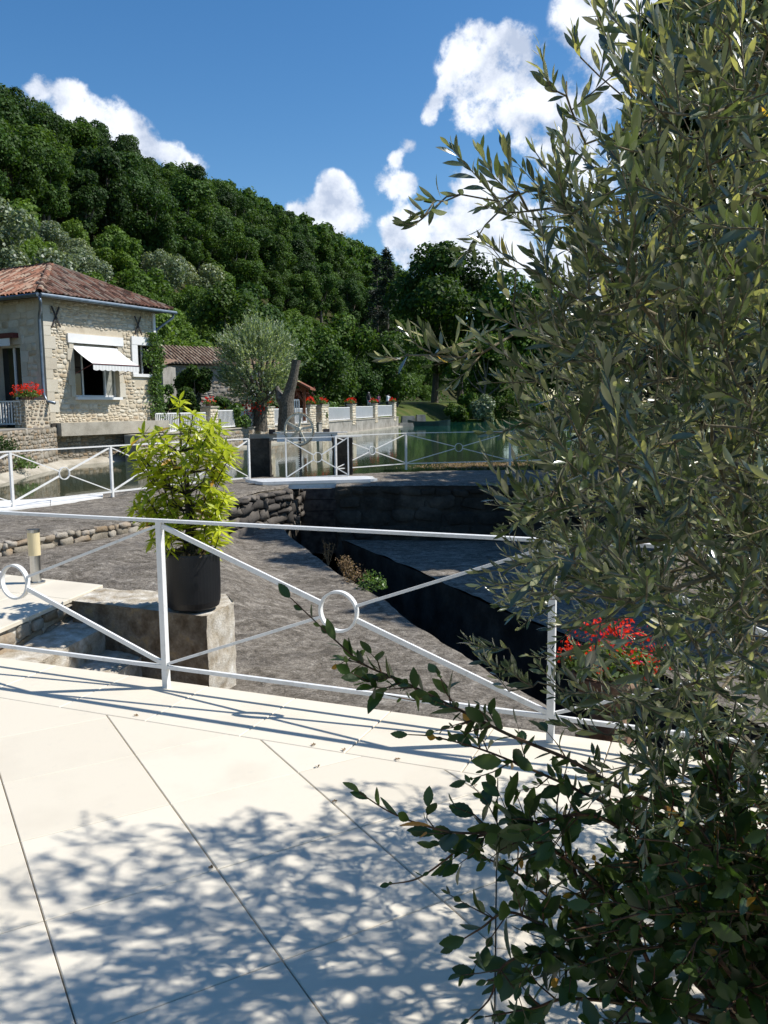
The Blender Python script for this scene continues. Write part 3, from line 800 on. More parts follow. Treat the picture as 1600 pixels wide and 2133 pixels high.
# ------------------------------------------------------------------ stone works round the channel
def rock_surface(name, poly_fn, nx, ny, mat, parent=None, amp=.03, fr=1.6, kind='structure'):
    """height sheet: poly_fn(a,b)->(x,y,z) with a,b in 0..1"""
    V = []
    for i in range(nx):
        for j in range(ny):
            p = np.array(poly_fn(i / (nx - 1), j / (ny - 1)), float)
            q = Vector((p[0] * fr, p[1] * fr, 3.1))
            p[2] += amp * (mnoise.noise(q) + .5 * mnoise.noise(q * 2.7) + .35 * mnoise.noise(q * 7))
            V.append(p)
    i, j = np.meshgrid(np.arange(nx - 1), np.arange(ny - 1), indexing='ij'); a = (i * ny + j).ravel()
    F = np.stack([a, a + ny, a + ny + 1, a + 1], -1)
    o = link(name, big_mesh(name, np.array(V), F, mat, smooth=True), parent)
    if parent is None: tag(o, kind=kind)
    return o
def rock_wall(name, pts, z0, z1, mat, parent=None, amp=.05, res=.12, seed=0.0, kind='structure'):
    """upright rough wall under a line of points (outward = right hand side of travel)"""
    pts = [np.asarray(p, float)[:2] for p in pts]
    L_ = [0.0]
    for a, b in zip(pts, pts[1:]): L_.append(L_[-1] + np.linalg.norm(b - a))
    nx = max(2, int(L_[-1] / res)); 
    zt = z1 if callable(z1) else (lambda p: z1)
    nz_ = max(3, int((zt(pts[0]) - z0) / res))
    V = []
    for i in range(nx):
        l = L_[-1] * i / (nx - 1)
        x = np.interp(l, L_, [p[0] for p in pts]); y = np.interp(l, L_, [p[1] for p in pts])
        k = min(max(np.searchsorted(L_, l) - 1, 0), len(pts) - 2)
        d = unit(pts[k + 1] - pts[k]); n_ = np.array([d[1], -d[0]])
        for j in range(nz_):
            f = j / (nz_ - 1); z = z0 + (zt(np.array([x, y])) - z0) * f
            q = Vector((x * 2.2, y * 2.2, z * 3.4 + seed))
            e = amp * (mnoise.noise(q) + .6 * mnoise.noise(q * 2.3) + .4 * mnoise.noise(q * 5)) * (1 if j < nz_ - 1 else .3)
            V.append((x + n_[0] * e, y + n_[1] * e, z))
    i, j = np.meshgrid(np.arange(nx - 1), np.arange(nz_ - 1), indexing='ij'); a = (i * nz_ + j).ravel()
    F = np.stack([a, a + nz_, a + nz_ + 1, a + 1], -1)
    o = link(name, big_mesh(name, np.array(V), F, mat, smooth=True), parent)
    if parent is None: tag(o, kind=kind)
    return o
PLE = np.array([(-2.3, 18.2), (-1.89, 16.3), (-.74, 12.5), (-.04, 10.7), (.32, 9.45), (1.48, 6.3), (2.0, 4.9), (2.3, 3.6)])    # channel edge of the platform
def edge_x(y): return np.interp(-y, -PLE[:, 1], PLE[:, 0])
def sm(a): a = np.clip(a, 0, 1); return a * a * (3 - 2 * a)
def plat_z(x, y):
    a = edge_x(y) - x
    return -.75 + .55 * sm((a - .9) / 1.7) * sm((y - 7.6) / 3.5)
def build_stoneworks():
    # sloping platform between the terrace and the channel
    def f(a, b):
        y = 3.4 + (18.2 - 3.4) * b
        xr = edge_x(y) + .04 * mnoise.noise(Vector((0, y * 3, 5)))
        x = -7.5 + (xr + 7.5) * a
        return (x, y, plat_z(x, y) - .05 * (1 if a > .995 else 0))
    rock_surface('stone_platform', f, 90, 130, M['crust'], amp=.030)
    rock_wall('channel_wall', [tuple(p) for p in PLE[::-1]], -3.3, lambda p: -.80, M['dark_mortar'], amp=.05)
    # upper ledge (the dam) left of the sluice
    front = np.array([(-14, 7.0), (-8.2, 8.6), (-5.05, 10.9), (-3.6, 13.25), (-2.95, 15.6), (-2.55, 17.3), (-2.08, 18.2)])
    back = np.array([(-16, 12.5), (-9.6, 13.2), (-7.25, 15.5), (-6.0, 17.2), (-4.9, 18.6), (-3.6, 20.6), (-2.12, 20.7)])
    fs = np.linspace(0, 1, len(front))
    def f2(a, b):
        p = np.array([np.interp(b, fs, front[:, 0]), np.interp(b, fs, front[:, 1])]); q = np.array([np.interp(b, fs, back[:, 0]), np.interp(b, fs, back[:, 1])])
        w = p + (q - p) * a
        e = .05 * mnoise.noise(Vector((b * 40, 0, 0))) if a < .001 else 0
        return (w[0], w[1] - e, -.035 if a < .001 or a > .999 else -.005)
    rock_surface('stone_ledge', f2, 40, 120, M['crust'], amp=.02)
    rl = thing('ledge_wall', 'low rubble face of the old stone ledge behind the platform at left', 'wall', P2(front[2]))
    rock_wall('wall_core', [tuple(p) for p in front[::1]], -1.4, -.05, M['quay_mortar'], rl, amp=.03)
    for k in range(1, 4):
        a, b = front[k], front[k + 1]; d = unit(b - a); n_ = np.array([d[1], -d[0], 0])
        L_ = np.linalg.norm(b - a)
        rubble(rl, P2(a, -.50), P2(d), n_, L_, .47, M['quay_stone'], rh=(.06, .17), asp=(1.0, 3.0), depth=.10, gap=-.01, cap=100, protos=CLIFF, seed=20 + k)
    # dark tumbled cliff under the ledge, left of the sluice
    rc = thing('dark_rubble_wall', 'dark rough stacked rock wall left of the sluice opening', 'wall', P2(front[5]))
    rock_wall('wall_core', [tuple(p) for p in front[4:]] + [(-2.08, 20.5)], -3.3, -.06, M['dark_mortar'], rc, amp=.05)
    for k in (4, 5):
        a, b = front[k], front[k + 1]; d = unit(b - a); n_ = np.array([d[1], -d[0], 0]); L_ = np.linalg.norm(b - a)
        rubble(rc, P2(a, -.98), P2(d), n_, L_, .92, M['dark_stone'], rh=(.10, .30), asp=(1.4, 4.0), depth=.26, gap=-.03, cap=60, seed=30 + k, protos=CLIFF)
    rubble(rc, P2((-2.08, 18.2), -.95), (0, 1, 0), (1, 0, 0), 2.3, .9, M['dark_stone'], rh=(.14, .3), asp=(1.2, 2.8), depth=.2, gap=-.02, cap=40, seed=35, protos=CLIFF)
    # right of the sluice: the dark wall, its top and the lower ledge
    def f3(a, b):
        x = -1.05 + 13 * b; y0 = 18.3 - .1 * b * 13 * .3; y1 = 21.65 + .6 * sm(b * 4)
        return (x, y0 + (y1 - y0) * a, -.04 if a < .001 or a > .999 else 0)
    rock_surface('stone_ledge', f3, 24, 90, M['crust'], amp=.025)
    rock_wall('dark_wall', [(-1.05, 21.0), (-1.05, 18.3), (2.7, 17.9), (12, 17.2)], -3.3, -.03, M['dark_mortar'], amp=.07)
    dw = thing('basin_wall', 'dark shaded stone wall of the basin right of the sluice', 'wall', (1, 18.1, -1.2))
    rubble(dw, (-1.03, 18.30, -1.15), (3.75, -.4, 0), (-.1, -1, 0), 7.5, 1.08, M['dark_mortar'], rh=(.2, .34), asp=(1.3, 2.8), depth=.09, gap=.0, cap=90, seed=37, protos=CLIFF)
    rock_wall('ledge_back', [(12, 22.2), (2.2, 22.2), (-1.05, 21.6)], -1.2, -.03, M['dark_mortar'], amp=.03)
    lo = np.array([(-.13, 16.4), (.6, 14.6), (1.64, 11.8), (2.9, 9.0), (3.6, 6.5)])
    ls = np.linspace(0, 1, len(lo))
    def f4(a, b):
        p = np.array([np.interp(b, ls, lo[:, 0]), np.interp(b, ls, lo[:, 1])]); q = np.array([9.0, 18.0 - 11 * b])
        q = np.array([.6 + 9 * a, 18.0]) if False else q
        if b == 0: q = np.array([9.0, 17.6])
        w = p + (q - p) * a
        return (w[0], w[1], -1.2)
    rock_surface('lower_ledge', f4, 40, 50, M['crust'], amp=.03)
    MB().add([(-.9, 18.3, -1.22), (-.13, 16.4, -1.22), (9, 17.6, -1.22), (9, 18.3, -1.22)], [(0, 1, 2, 3)]).obj('lower_ledge_back', M['crust'])['kind'] = 'structure'
    rock_wall('lower_ledge_wall', [(-.95, 18.2)] + [tuple(p) for p in lo], -3.3, -1.22, M['dark_mortar'], amp=.05)
    # right bank beyond the olive
    MB().prism([(5.2, -10), (60, -10), (60, 19), (9, 19), (9, 6), (5.2, 4)], -3.4, -.02).obj('right_bank', M['grass'])['kind'] = 'structure'
    # landing with pale slabs, steps, and the cut stone block carrying the black pot
    E1, E2, E3 = G(215, 1218)[:2], G(0, 1310)[:2], G(0, 1195)[:2]
    dl = unit(E2 - E1); nl = np.array([-dl[1], dl[0]])
    if nl[0] < 0: nl = -nl
    root = thing('landing', None, None, P2(E1)); tag(root, kind='structure')
    db = unit(E3 - E1)
    r_ = np.random.default_rng(6)
    for i in range(5):
        for j in range(7):
            c0 = E1 + dl * .62 * i + db * .62 * j
            poly = inset([c0, c0 + dl * .62, c0 + dl * .62 + db * .62, c0 + db * .62], .002)
            slab('paving_slab', poly, -.035, r_.uniform(-.0005, .0005), M['paving'], root)
    e = E1 + dl * 3.1
    MB().prism([E1 - nl * .04 , e - nl * .04, e + db * 4.4, E1 + db * 4.4 - nl * .0], -1.6, -.036).obj('landing_base', M['block_stone'], root)
    o3 = E1 + dl * 0 - nl * .035
    rubble(root, P2(o3, -.75), P2(dl), P2(nl), 2.3, .71, M['quay_stone'], rh=(.12, .2), asp=(1.2, 2.6), depth=.07, cap=60, seed=41, protos=BLOCKS)
    stp = thing('stone_steps', 'worn stone steps going down in the shade between landing and stone block', 'steps', P2(E2, -.4))
    for k, (w0, z) in enumerate([(.0, -.20), (.38, -.42), (.76, -.64)]):
        a = E1 + dl * -.05 + nl * w0
        def fs_(p, q, a=a, z=z):
            w = a + nl * .40 * p + dl * 2.6 * q
            return (w[0], w[1], z - (.02 if p > .97 else 0))
        rock_surface('tread', fs_, 10, 40, M['block_stone'], stp, amp=.02, fr=4)
        c = a + nl * .40
        rock_wall('riser', [tuple(c + dl * 2.6), tuple(c)], z - .5, z - .01, M['block_stone'], stp, amp=.02, res=.06)
    # the block
    B1, B2, B3 = G(150, 1250)[:2], G(430, 1283)[:2], G(488, 1252)[:2]
    B4 = G(470, 1236)[:2]; B5 = G(200, 1222)[:2]
    rb = thing('stone_block', 'big rough cut stone block under the black pot', 'stone block', P2(B2, -.7))
    Bt = [B1, B2, B3, B4, B5]
    def fb(a, b):
        lo_ = B1 + (B2 - B1) * a; hi = B5 + (B4 - B5) * a
        if a > .9: 
            lo_ = B1 + (B2 - B1) * 1.0; lo_ = B2 + (B3 - B2) * ((a - .9) / .1) ; lo_ = lo_
        w = lo_ + (hi - lo_) * b
        return (w[0], w[1], -.015)
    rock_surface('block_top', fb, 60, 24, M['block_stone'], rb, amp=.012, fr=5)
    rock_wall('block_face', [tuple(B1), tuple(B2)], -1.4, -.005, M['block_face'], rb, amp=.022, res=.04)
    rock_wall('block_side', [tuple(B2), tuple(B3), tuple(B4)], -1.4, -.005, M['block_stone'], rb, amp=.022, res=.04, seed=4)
    MB().prism([B1 - (0, .0) + (B5 - B1) * .06, B2 + (B4 - B2) * .12, B3 + (-.05, 0), B4 + (-.05, -.02), B5], -1.4, -.06).obj('block_core', M['block_stone'], rb)
    # white coping slabs on the ledge at left
    rs = thing('coping', 'white painted coping slabs at the foot of the ledge railing', 'coping', G(60, 1055))
    cps = [(G(-260, 1090), G(-260, 1062)), (G(-10, 1067), G(-10, 1047)), (G(105, 1053), G(105, 1042)), (G(215, 1037), G(215, 1032))]
    for a, b in zip(cps, cps[1:]):
        poly = inset([a[0][:2], b[0][:2], b[1][:2], a[1][:2]], .004)
        slab('coping_slab', poly, -.03, .035, M['white_clean'], rs, .006)
build_stoneworks()

# ------------------------------------------------------------------ sluice
def build_sluice():
    wp = thing('sluice_walkway', 'white painted plank walkway crossing the sluice opening', 'walkway', G(640, 1000))
    L1, R1 = G(548, 1009, .03), G(772, 1003, .03)
    dW = unit(R1 - L1); nW = np.array([-dW[1], dW[0], 0])
    L_ = np.linalg.norm(R1 - L1)
    for k in range(3):
        a = L1 + nW * (.27 * k) + dW * (-.10 * k) ; w = .255
        tipL, tipR = (.16, .18) if k != 1 else (.2, .16)
        poly = [a[:2], (a + dW * (L_ + .1 * k))[:2], (a + dW * (L_ + .1 * k + tipR) + nW * w / 2)[:2], (a + dW * (L_ + .1 * k) + nW * w)[:2], (a + nW * w)[:2], (a - dW * tipL + nW * w * .8)[:2]]
        MB().prism(poly, .02 + .004 * k, .085 + .004 * k).obj('plank', M['white'], wp)
    MB().frame(L1 + nW * .02 + (0, 0, -.12), dW * L_, nW * .06, (0, 0, .108)).obj('joist', M['white'], wp)
    MB().frame(L1 + nW * .72 + (0, 0, -.12), dW * L_, nW * .06, (0, 0, .112)).obj('joist', M['white'], wp)
    for (u0, u1, lab) in ((521, 561, 'dark mossy stone sluice pillar on the left of the gate'), (693, 734, 'dark mossy stone sluice pillar on the right of the gate')):
        a, b = G(u0, 989), G(u1, 989); w = b[0] - a[0]
        c = np.array([(a[0] + b[0]) / 2, a[1] + .25, 0])
        o = thing('sluice_pillar', lab, 'pillar', c, 'stone pillars of the sluice')
        MB().box(c + (0, 0, -.35), w + .06, .56, .62).obj('base', M['dark_mortar'], o)
        pm = MB(); nx = 8
        r_ = random.Random(u0)
        V = []; H_ = .96
        rings = 14; K = 16
        for i in range(rings):
            z = H_ * i / (rings - 1) - .04
            for j in range(K):
                t = j / K * 4; s_ = int(t); f = t - s_
                q = [(-1 + 2 * f, -1), (1, -1 + 2 * f), (1 - 2 * f, 1), (-1, 1 - 2 * f)][s_]
                e = 1 + .07 * mnoise.noise(Vector((q[0] * 2 + u0, q[1] * 2, z * 4))) + .04 * mnoise.noise(Vector((q[0] * 6 + u0, q[1] * 6, z * 11)))
                V.append(c + np.array([q[0] * w / 2 * e, q[1] * .22 * e, z]))
        F = [(i * K + j, i * K + (j + 1) % K, (i + 1) * K + (j + 1) % K, (i + 1) * K + j) for i in range(rings - 1) for j in range(K)] + [[(rings - 1) * K + j for j in range(K)]]
        pm.add(V, F).obj('shaft', M['dark_mortar'], o)
    y = G(560, 989)[1] + .12
    # white lifting beam with its wheel
    lb = thing('lifting_beam', 'white steel beam lying across the two sluice pillars', 'beam', D(620, 915, y))
    za, zb = D(575, 919, y)[2], D(575, 903, y)[2]
    a, b = D(577, 911, y), D(703, 909, y)
    MB().bar(a, b, .22, .05, (0, 1, 0)).obj('web', M['white'], lb)
    MB().bar(a + (0, .02, .106), b + (0.25, .02, .106), .014, .18, (0, 1, 0)).obj('flange', M['white'], lb)
    MB().bar(a + (0, .02, -.106), b + (0, .02, -.106), .014, .18, (0, 1, 0)).obj('flange', M['white'], lb)
    MB().bar(D(520, 911, y + .1), D(577, 911, y + .1), .17, .03, (0, 1, 0)).obj('end_piece', M['concrete'], lb)
    MB().box(D(680, 899, y + .1), .16, .14, .14).obj('bearing', M['iron'], lb)
    MB().box(D(567, 899, y + .1), .16, .14, .12).obj('bearing', M['iron'], lb)
    c = D(623, 894, y - .14); R_ = 33.0 / CAM_F * y
    wh = thing('hand_wheel', 'large cream spoked cog wheel standing on the sluice beam', 'wheel', c)
    ax = unit(np.array([.35, 1, 0.0])); tx = np.array([ax[1], -ax[0], 0]); up = np.array([0, 0, 1.0])
    mat_w = m_plain('cream_iron', (0.80, 0.74, 0.58), 0.6, 0.25, 12)
    mb = MB(); K = 60; V = []
    for i in range(K):
        t = 2 * math.pi * i / K; o = tx * math.cos(t) + up * math.sin(t)
        for r, s in ((R_ - .045, -.025), (R_, -.025), (R_, .025), (R_ - .045, .025)): V.append(c + o * r + ax * s)
    mb.add(V, [(4 * i + m, 4 * ((i + 1) % K) + m, 4 * ((i + 1) % K) + (m + 1) % 4, 4 * i + (m + 1) % 4) for i in range(K) for m in range(4)])
    mb.obj('rim', mat_w, wh)
    mb = MB()
    for i in range(K):
        t = 2 * math.pi * i / K; o = tx * math.cos(t) + up * math.sin(t); n_ = -tx * math.sin(t) + up * math.cos(t)
        mb.bar(c + o * (R_ - .004), c + o * (R_ + .022), .02, .045, ax)
    o = mb.obj('teeth', M['bark_olive'], wh); o['kind'] = 'stuff'
    for k in range(5):
        t = 2 * math.pi * (k + .12) / 5; o = tx * math.cos(t) + up * math.sin(t)
        MB().bar(c + o * .03, c + o * (R_ - .03), .062, .022, ax).obj('spoke', mat_w, wh)
    MB().tube([c - ax * .08, c + ax * .14], .055, 14).obj('hub', mat_w, wh)
    MB().bar(c - ax * .05, c - tx * .72 * 1 - up * .1 - ax * .05, .03, .03, ax).obj('crank', mat_w, wh)
    x = D(626, 935, y - .02)
    rk = thing('gate_rack', 'toothed iron rack of the sluice gate hanging below the wheel', 'gate', P2(x[:2], 0))
    MB().bar((x[0], y - .02, c[2] - .1), (x[0], y - .02, -.5), .045, .03, (0, 1, 0)).obj('rack_bar', M['wood_grey'], rk)
    mb = MB()
    for k in range(22):
        z = c[2] - .25 - k * .05; mb.box((x[0] - .035, y - .02, z), .03, .03, .024)
    o = mb.obj('teeth', M['iron'], rk); o['kind'] = 'stuff'
    MB().box((x[0] + .02, 20.38, -.75), .09, .07, 1.1).obj('gate_post', M['concrete'], rk)
    for i, z in enumerate((-.42, -.70, -.98, -1.3, -1.7)):
        MB().box((-1.58, 20.5, z), 1.04, .08, .265 if z > -1.1 else .4).obj('gate_board', M['wood_grey'], rk)
    # chain and cable by the right pillar
    q = D(690, 905, y - .05)
    cb = MB().tube([q, q + (.05, -.03, -.15), q + (0.02, -.02, -.35), q + (.06, 0, -.55), q + (.05, 0, -.75)], .012, 5).obj('hanging_chain', M['iron'])
    tag(cb, 'thin dark chain hanging from the beam beside the right sluice pillar', 'chain')
build_sluice()

# ------------------------------------------------------------------ quay wall, pillars and white fences
def quay(s, t, z): 
    p = st(s, t); return np.array([p[0], p[1], z])
def build_quay():
    D3, N3 = P2(WD), P2(-WL)
    root = thing('quay_wall', 'long grey quay wall under the white fences on the far side of the pond', 'wall', quay(0, 20, -.3))
    # near part with stone courses, far part rendered
    T1 = 23.0
    MB().frame(quay(.5, .2, -1.2), D3 * (T1 - .2), N3 * .5, (0, 0, 1.86)).obj('wall_body', M['quay_render'], root)
    MB().frame(quay(.5, T1 + 1.9, -1.2), D3 * (52.9 - T1 - 1.9), N3 * .5, (0, 0, 1.86)).obj('wall_body', M['quay_render'], root)
    MB().frame(quay(.5, T1, -1.2), D3 * 1.9, N3 * .2, (0, 0, 1.5)).obj('slipway_recess', M['dark_mortar'], root)
    for a, b in ((.2, T1), (T1 + 1.9, 52.9)):
        MB().frame(quay(.5, a, .662), D3 * (b - a), N3 * .56, (0, 0, .05)).obj('coping', M['concrete'], root)
        MB().frame(quay(.0, a, -1.2), D3 * (b - a), N3 * .42, (0, 0, 1.0)).obj('footing', M['concrete'], root)
    rubble(root, quay(0, .3, -.18), D3, N3, T1 - .4, .82, M['quay_stone'], rh=(.12, .26), asp=(1.0, 2.4), depth=.05, cap=220, seed=51, protos=BLOCKS)
    pil = [(7.15, 8.05, 1.80, 'left'), (14.75, 16.0, 1.78, 'm1'), (22.9, 24.2, 1.86, 'm2'), (25.6, 27.3, 1.88, 'm3'), (34.1, 35.2, 1.92, 'm4'), (42.2, 43.2, 1.98, 'm5'), (50.6, 51.6, 2.1, 'm6')]
    labs = ['first stone fence pillar right of the stone house, behind the shrub top', 'stone fence pillar topped by a round red geranium left of the cog wheel',
            'tall stone fence pillar on the left of the dark gap above the sluice', 'tall stone fence pillar on the right of the dark gap above the sluice',
            'stone fence pillar with red geranium between the two largest far fences', 'stone fence pillar in front of the people, between the last two fences', 'last stone fence pillar at the corner of the quay']
    for (a, b, zt, k), lab in zip(pil, labs):
        o = thing('stone_pillar', lab, 'pillar', quay(.25, (a + b) / 2, .66), 'stone pillars of the quay fence')
        low = -.25 if k in ('m2', 'm3') else .30
        MB().frame(quay(.42, a + .03, low), D3 * (b - a - .06), N3 * .44, (0, 0, zt - low - .07)).obj('core', M['mortar'], o)
        MB().frame(quay(.46, a - .03, zt - .07), D3 * (b - a + .06), N3 * .54, (0, 0, .07)).obj('capstone', M['concrete'], o)
        rubble(o, quay(-.02, a + .03, low + .02), D3, N3, b - a - .06, zt - low - .1, M['facade_stone'], rh=(.12, .24), asp=(1, 2), depth=.06, cap=40, seed=60 + int(a), protos=BLOCKS)
        rubble(o, quay(.42, a + .03, low + .02), -P2(WL) , -D3, .44, zt - low - .1, M['facade_stone'], rh=(.12, .24), asp=(1, 2), depth=.05, cap=20, seed=80 + int(a), protos=BLOCKS)
    pan = [(2.2, 7.05, .70, 1.50, 'white baluster fence next to the stone house, partly behind the yellow-green shrub'),
           (8.15, 14.65, .74, 1.58, 'white baluster fence between the first two stone pillars'),
           (16.1, 22.8, .70, 1.62, 'white baluster fence right behind the cog wheel'),
           (27.4, 34.0, .72, 1.66, 'white baluster fence right of the dark gap'),
           (35.3, 42.1, .76, 1.72, 'white baluster fence in front of the people'),
           (43.3, 50.5, .80, 1.80, 'farthest white baluster fence at the end of the quay')]
    for i, (a, b, z0, z1, lab) in enumerate(pan):
        baluster_fence(quay(.18, a, z0), quay(.18, b, z0), z1 - z0, .155 if i < 3 else .16, lab)
    # flowers on the pillars
    for (t, z, r, lab) in [(7.6, 1.80, .33, 'low box of green and red flowers on the first pillar'), (15.4, 1.80, .42, 'round red geranium on the pillar left of the cog wheel'),
                        (23.5, 1.86, .42, 'red geranium on the pillar left of the dark gap'), (26.5, 1.88, .40, 'red geranium on the pillar right of the dark gap'),
                        (34.6, 1.92, .44, 'red geranium on the middle far pillar'), (42.7, 1.98, .38, 'small red geranium in front of the people'), (51.1, 2.1, .36, 'red geranium on the last corner pillar')]:
        geranium(quay(.2, t, z), r, lab, int(t), green=.75 if t < 8 else .5)
def baluster_fence(a, b, h, step, label):
    d = unit(b - a); s = np.array([-d[1], d[0], 0]); L_ = np.linalg.norm(b - a); up = np.array([0, 0, 1.0])
    root = thing('baluster_fence', label, 'fence', a, 'white baluster fences on the quay')
    MB().bar(a + up * h, b + up * h, .05, .05, s).obj('top_rail', M['white_clean'], root)
    MB().bar(a + up * .06, b + up * .06, .05, .04, s).obj('bottom_rail', M['white_clean'], root)
    n = max(2, int(L_ / step))
    me = MB().box((0, 0, (h - .11) / 2 + .085), .05, .03, h - .112, math.atan2(d[1], d[0])).mesh('baluster', M['white_clean'])
    for i in range(n + 1):
        o = bpy.data.objects.new('baluster', me); COL.objects.link(o); o.parent = root
        q = d * (L_ * i / n); o.location = q
    return root
PET = (np.array([(-.5, 0, 0), (0, -.45, .12), (.5, 0, 0), (0, .5, .1)]), np.array([(0, 1, 2, 3)]))
def rand_rot(n, r_, up_bias=0.0):
    z = r_.normal(size=(n, 3)); z[:, 2] += up_bias; z = unit(z)
    x = unit(np.cross(z, r_.normal(size=(n, 3)))); y = np.cross(z, x)
    return x, y, z
def geranium(p, r, label, seed=0, green=.5, dens=1.0, pot=True, fl=.05, lf=.07):
    r_ = np.random.default_rng(seed + 500)
    root = thing('geranium', label, 'flowers', p, 'potted geraniums along the quay' if pot else None)
    p = np.asarray(p, float)
    if pot: MB().box(p + (0, 0, .05), r * .9, .22, .12, math.atan2(WD[1], WD[0])).obj('planter', M['terracotta'], root)
    n = int(320 * dens)
    d_ = unit(r_.normal(size=(n, 3))); d_[:, 2] = np.abs(d_[:, 2]) * .8 - .1
    P = p + (0, 0, .12) + d_ * r * r_.uniform(.4, 1, (n, 1)) * (1, .8, .75)
    x, y, z = rand_rot(n, r_, .6); s_ = (lf * r_.uniform(.6, 1.3, n))[:, None]
    V, F = scatter_arrays(*PET, frames(x * s_, y * s_, z * s_, P))
    o = link('leaves', big_mesh('leaves', V - p, F, M['geranium_leaf']), root, local=True); o['kind'] = 'stuff'
    nc = int(26 * dens * (1 - green) * 2)
    C = p + (0, 0, .14) + unit(np.abs(r_.normal(size=(nc, 3))) * np.stack([r_.choice([-1, 1], nc), r_.choice([-1, 1], nc), np.ones(nc)], -1)) * r * r_.uniform(.8, 1.1, (nc, 1)) * (1, .85, .85)
    k = 14
    P = np.repeat(C, k, 0) + unit(r_.normal(size=(nc * k, 3))) * r * .13
    x, y, z = rand_rot(nc * k, r_, .3); s_ = (fl * r_.uniform(.6, 1.2, nc * k))[:, None]
    V, F = scatter_arrays(*PET, frames(x * s_, y * s_, z * s_, P))
    o = link('blossoms', big_mesh('blossoms', V - p, F, M['petal']), root, local=True); o['kind'] = 'stuff'
    return root
build_quay()

# ------------------------------------------------------------------ the stone house
HC = np.array([-11.9, 30.0]); HD = unit([.485, .875]); HN = np.array([HD[1], -HD[0]]); HM = -HN
def hp(t, z, e=0.0):                                   # on the sunlit front: t along, e outward
    q = HC + HD * t + HN * e
    return np.array([q[0], q[1], z])
def hq(t, z, e=0.0):                                   # on the shaded front: t to the left, e outward
    q = HC + HM * t - HD * e
    return np.array([q[0], q[1], z])
def canal_tile_protos(L_=.42, r0=.085, r1=.068):
    out = []
    for s in range(3):
        r_ = random.Random(s); V = []; K = 6
        for (y, r) in ((0, r0 * (1 + .05 * s)), (L_, r1)):
            for rr in (r, r - .014):
                for i in range(K + 1):
                    a = math.pi * i / K
                    V.append((rr * math.cos(a), y, rr * math.sin(a)))
        n = K + 1; F = []
        for i in range(K):
            F += [(i, i + 1, 2 * n + i + 1), (i, 2 * n + i + 1, 2 * n + i)]            # outer
            F += [(n + i, i, n + i + 1), (i, i + 1, n + i + 1)][:2]
            F += [(2 * n + i, 2 * n + i + 1, 3 * n + i + 1), (2 * n + i, 3 * n + i + 1, 3 * n + i)]
        out.append((np.array(V), np.array(F)))
    return out
def tile_slope(root, e0, e1, inward, rise, run, mat, trim, spacing=.19, course=.36, cap=150, seed=0, order_cam=True):
    """cover tiles on a slope; e0-e1 eave line, inward unit horizontally, trim(x along, y up slope)->bool"""
    r_ = np.random.default_rng(seed)
    e0, e1, inward = np.asarray(e0, float), np.asarray(e1, float), np.asarray(inward, float)
    d = unit(e1 - e0); L_ = np.linalg.norm(e1 - e0); sl = math.hypot(rise, run)
    upv = unit(inward * run + np.array([0, 0, rise])); nrm = unit(np.cross(d, upv)); nrm = nrm if nrm[2] > 0 else -nrm
    M_, X_, Y_, Z_, P_ = None, [], [], [], []
    nx, ny = int(L_ / spacing), int(sl / course) + 1
    for i in range(nx + 1):
        for j in range(ny):
            x, y = i * spacing, j * course - .06
            if not trim(x, y + .2): continue
            a = r_.normal(0, .035)
            yv = upv * math.cos(a) + d * math.sin(a) + nrm * .05
            yv = unit(yv); xv = unit(np.cross(yv, nrm)); zv = np.cross(xv, yv)
            P_.append(e0 + d * (x + r_.normal(0, .006)) + upv * (y + r_.normal(0, .018)) + nrm * (.035 + r_.uniform(0, .012) + .02 * mnoise.noise(Vector((x, y, seed)))))
            X_.append(xv); Y_.append(yv); Z_.append(zv)
    P_ = np.array(P_)
    place_many('roof_tile', canal_tile_protos(), r_.integers(0, 3, len(P_)), frames(np.array(X_), np.array(Y_), np.array(Z_), P_), mat, root, cap, np.linalg.norm(P_ - (0, 0, 1.69), axis=1), True, 'upper_tiles')
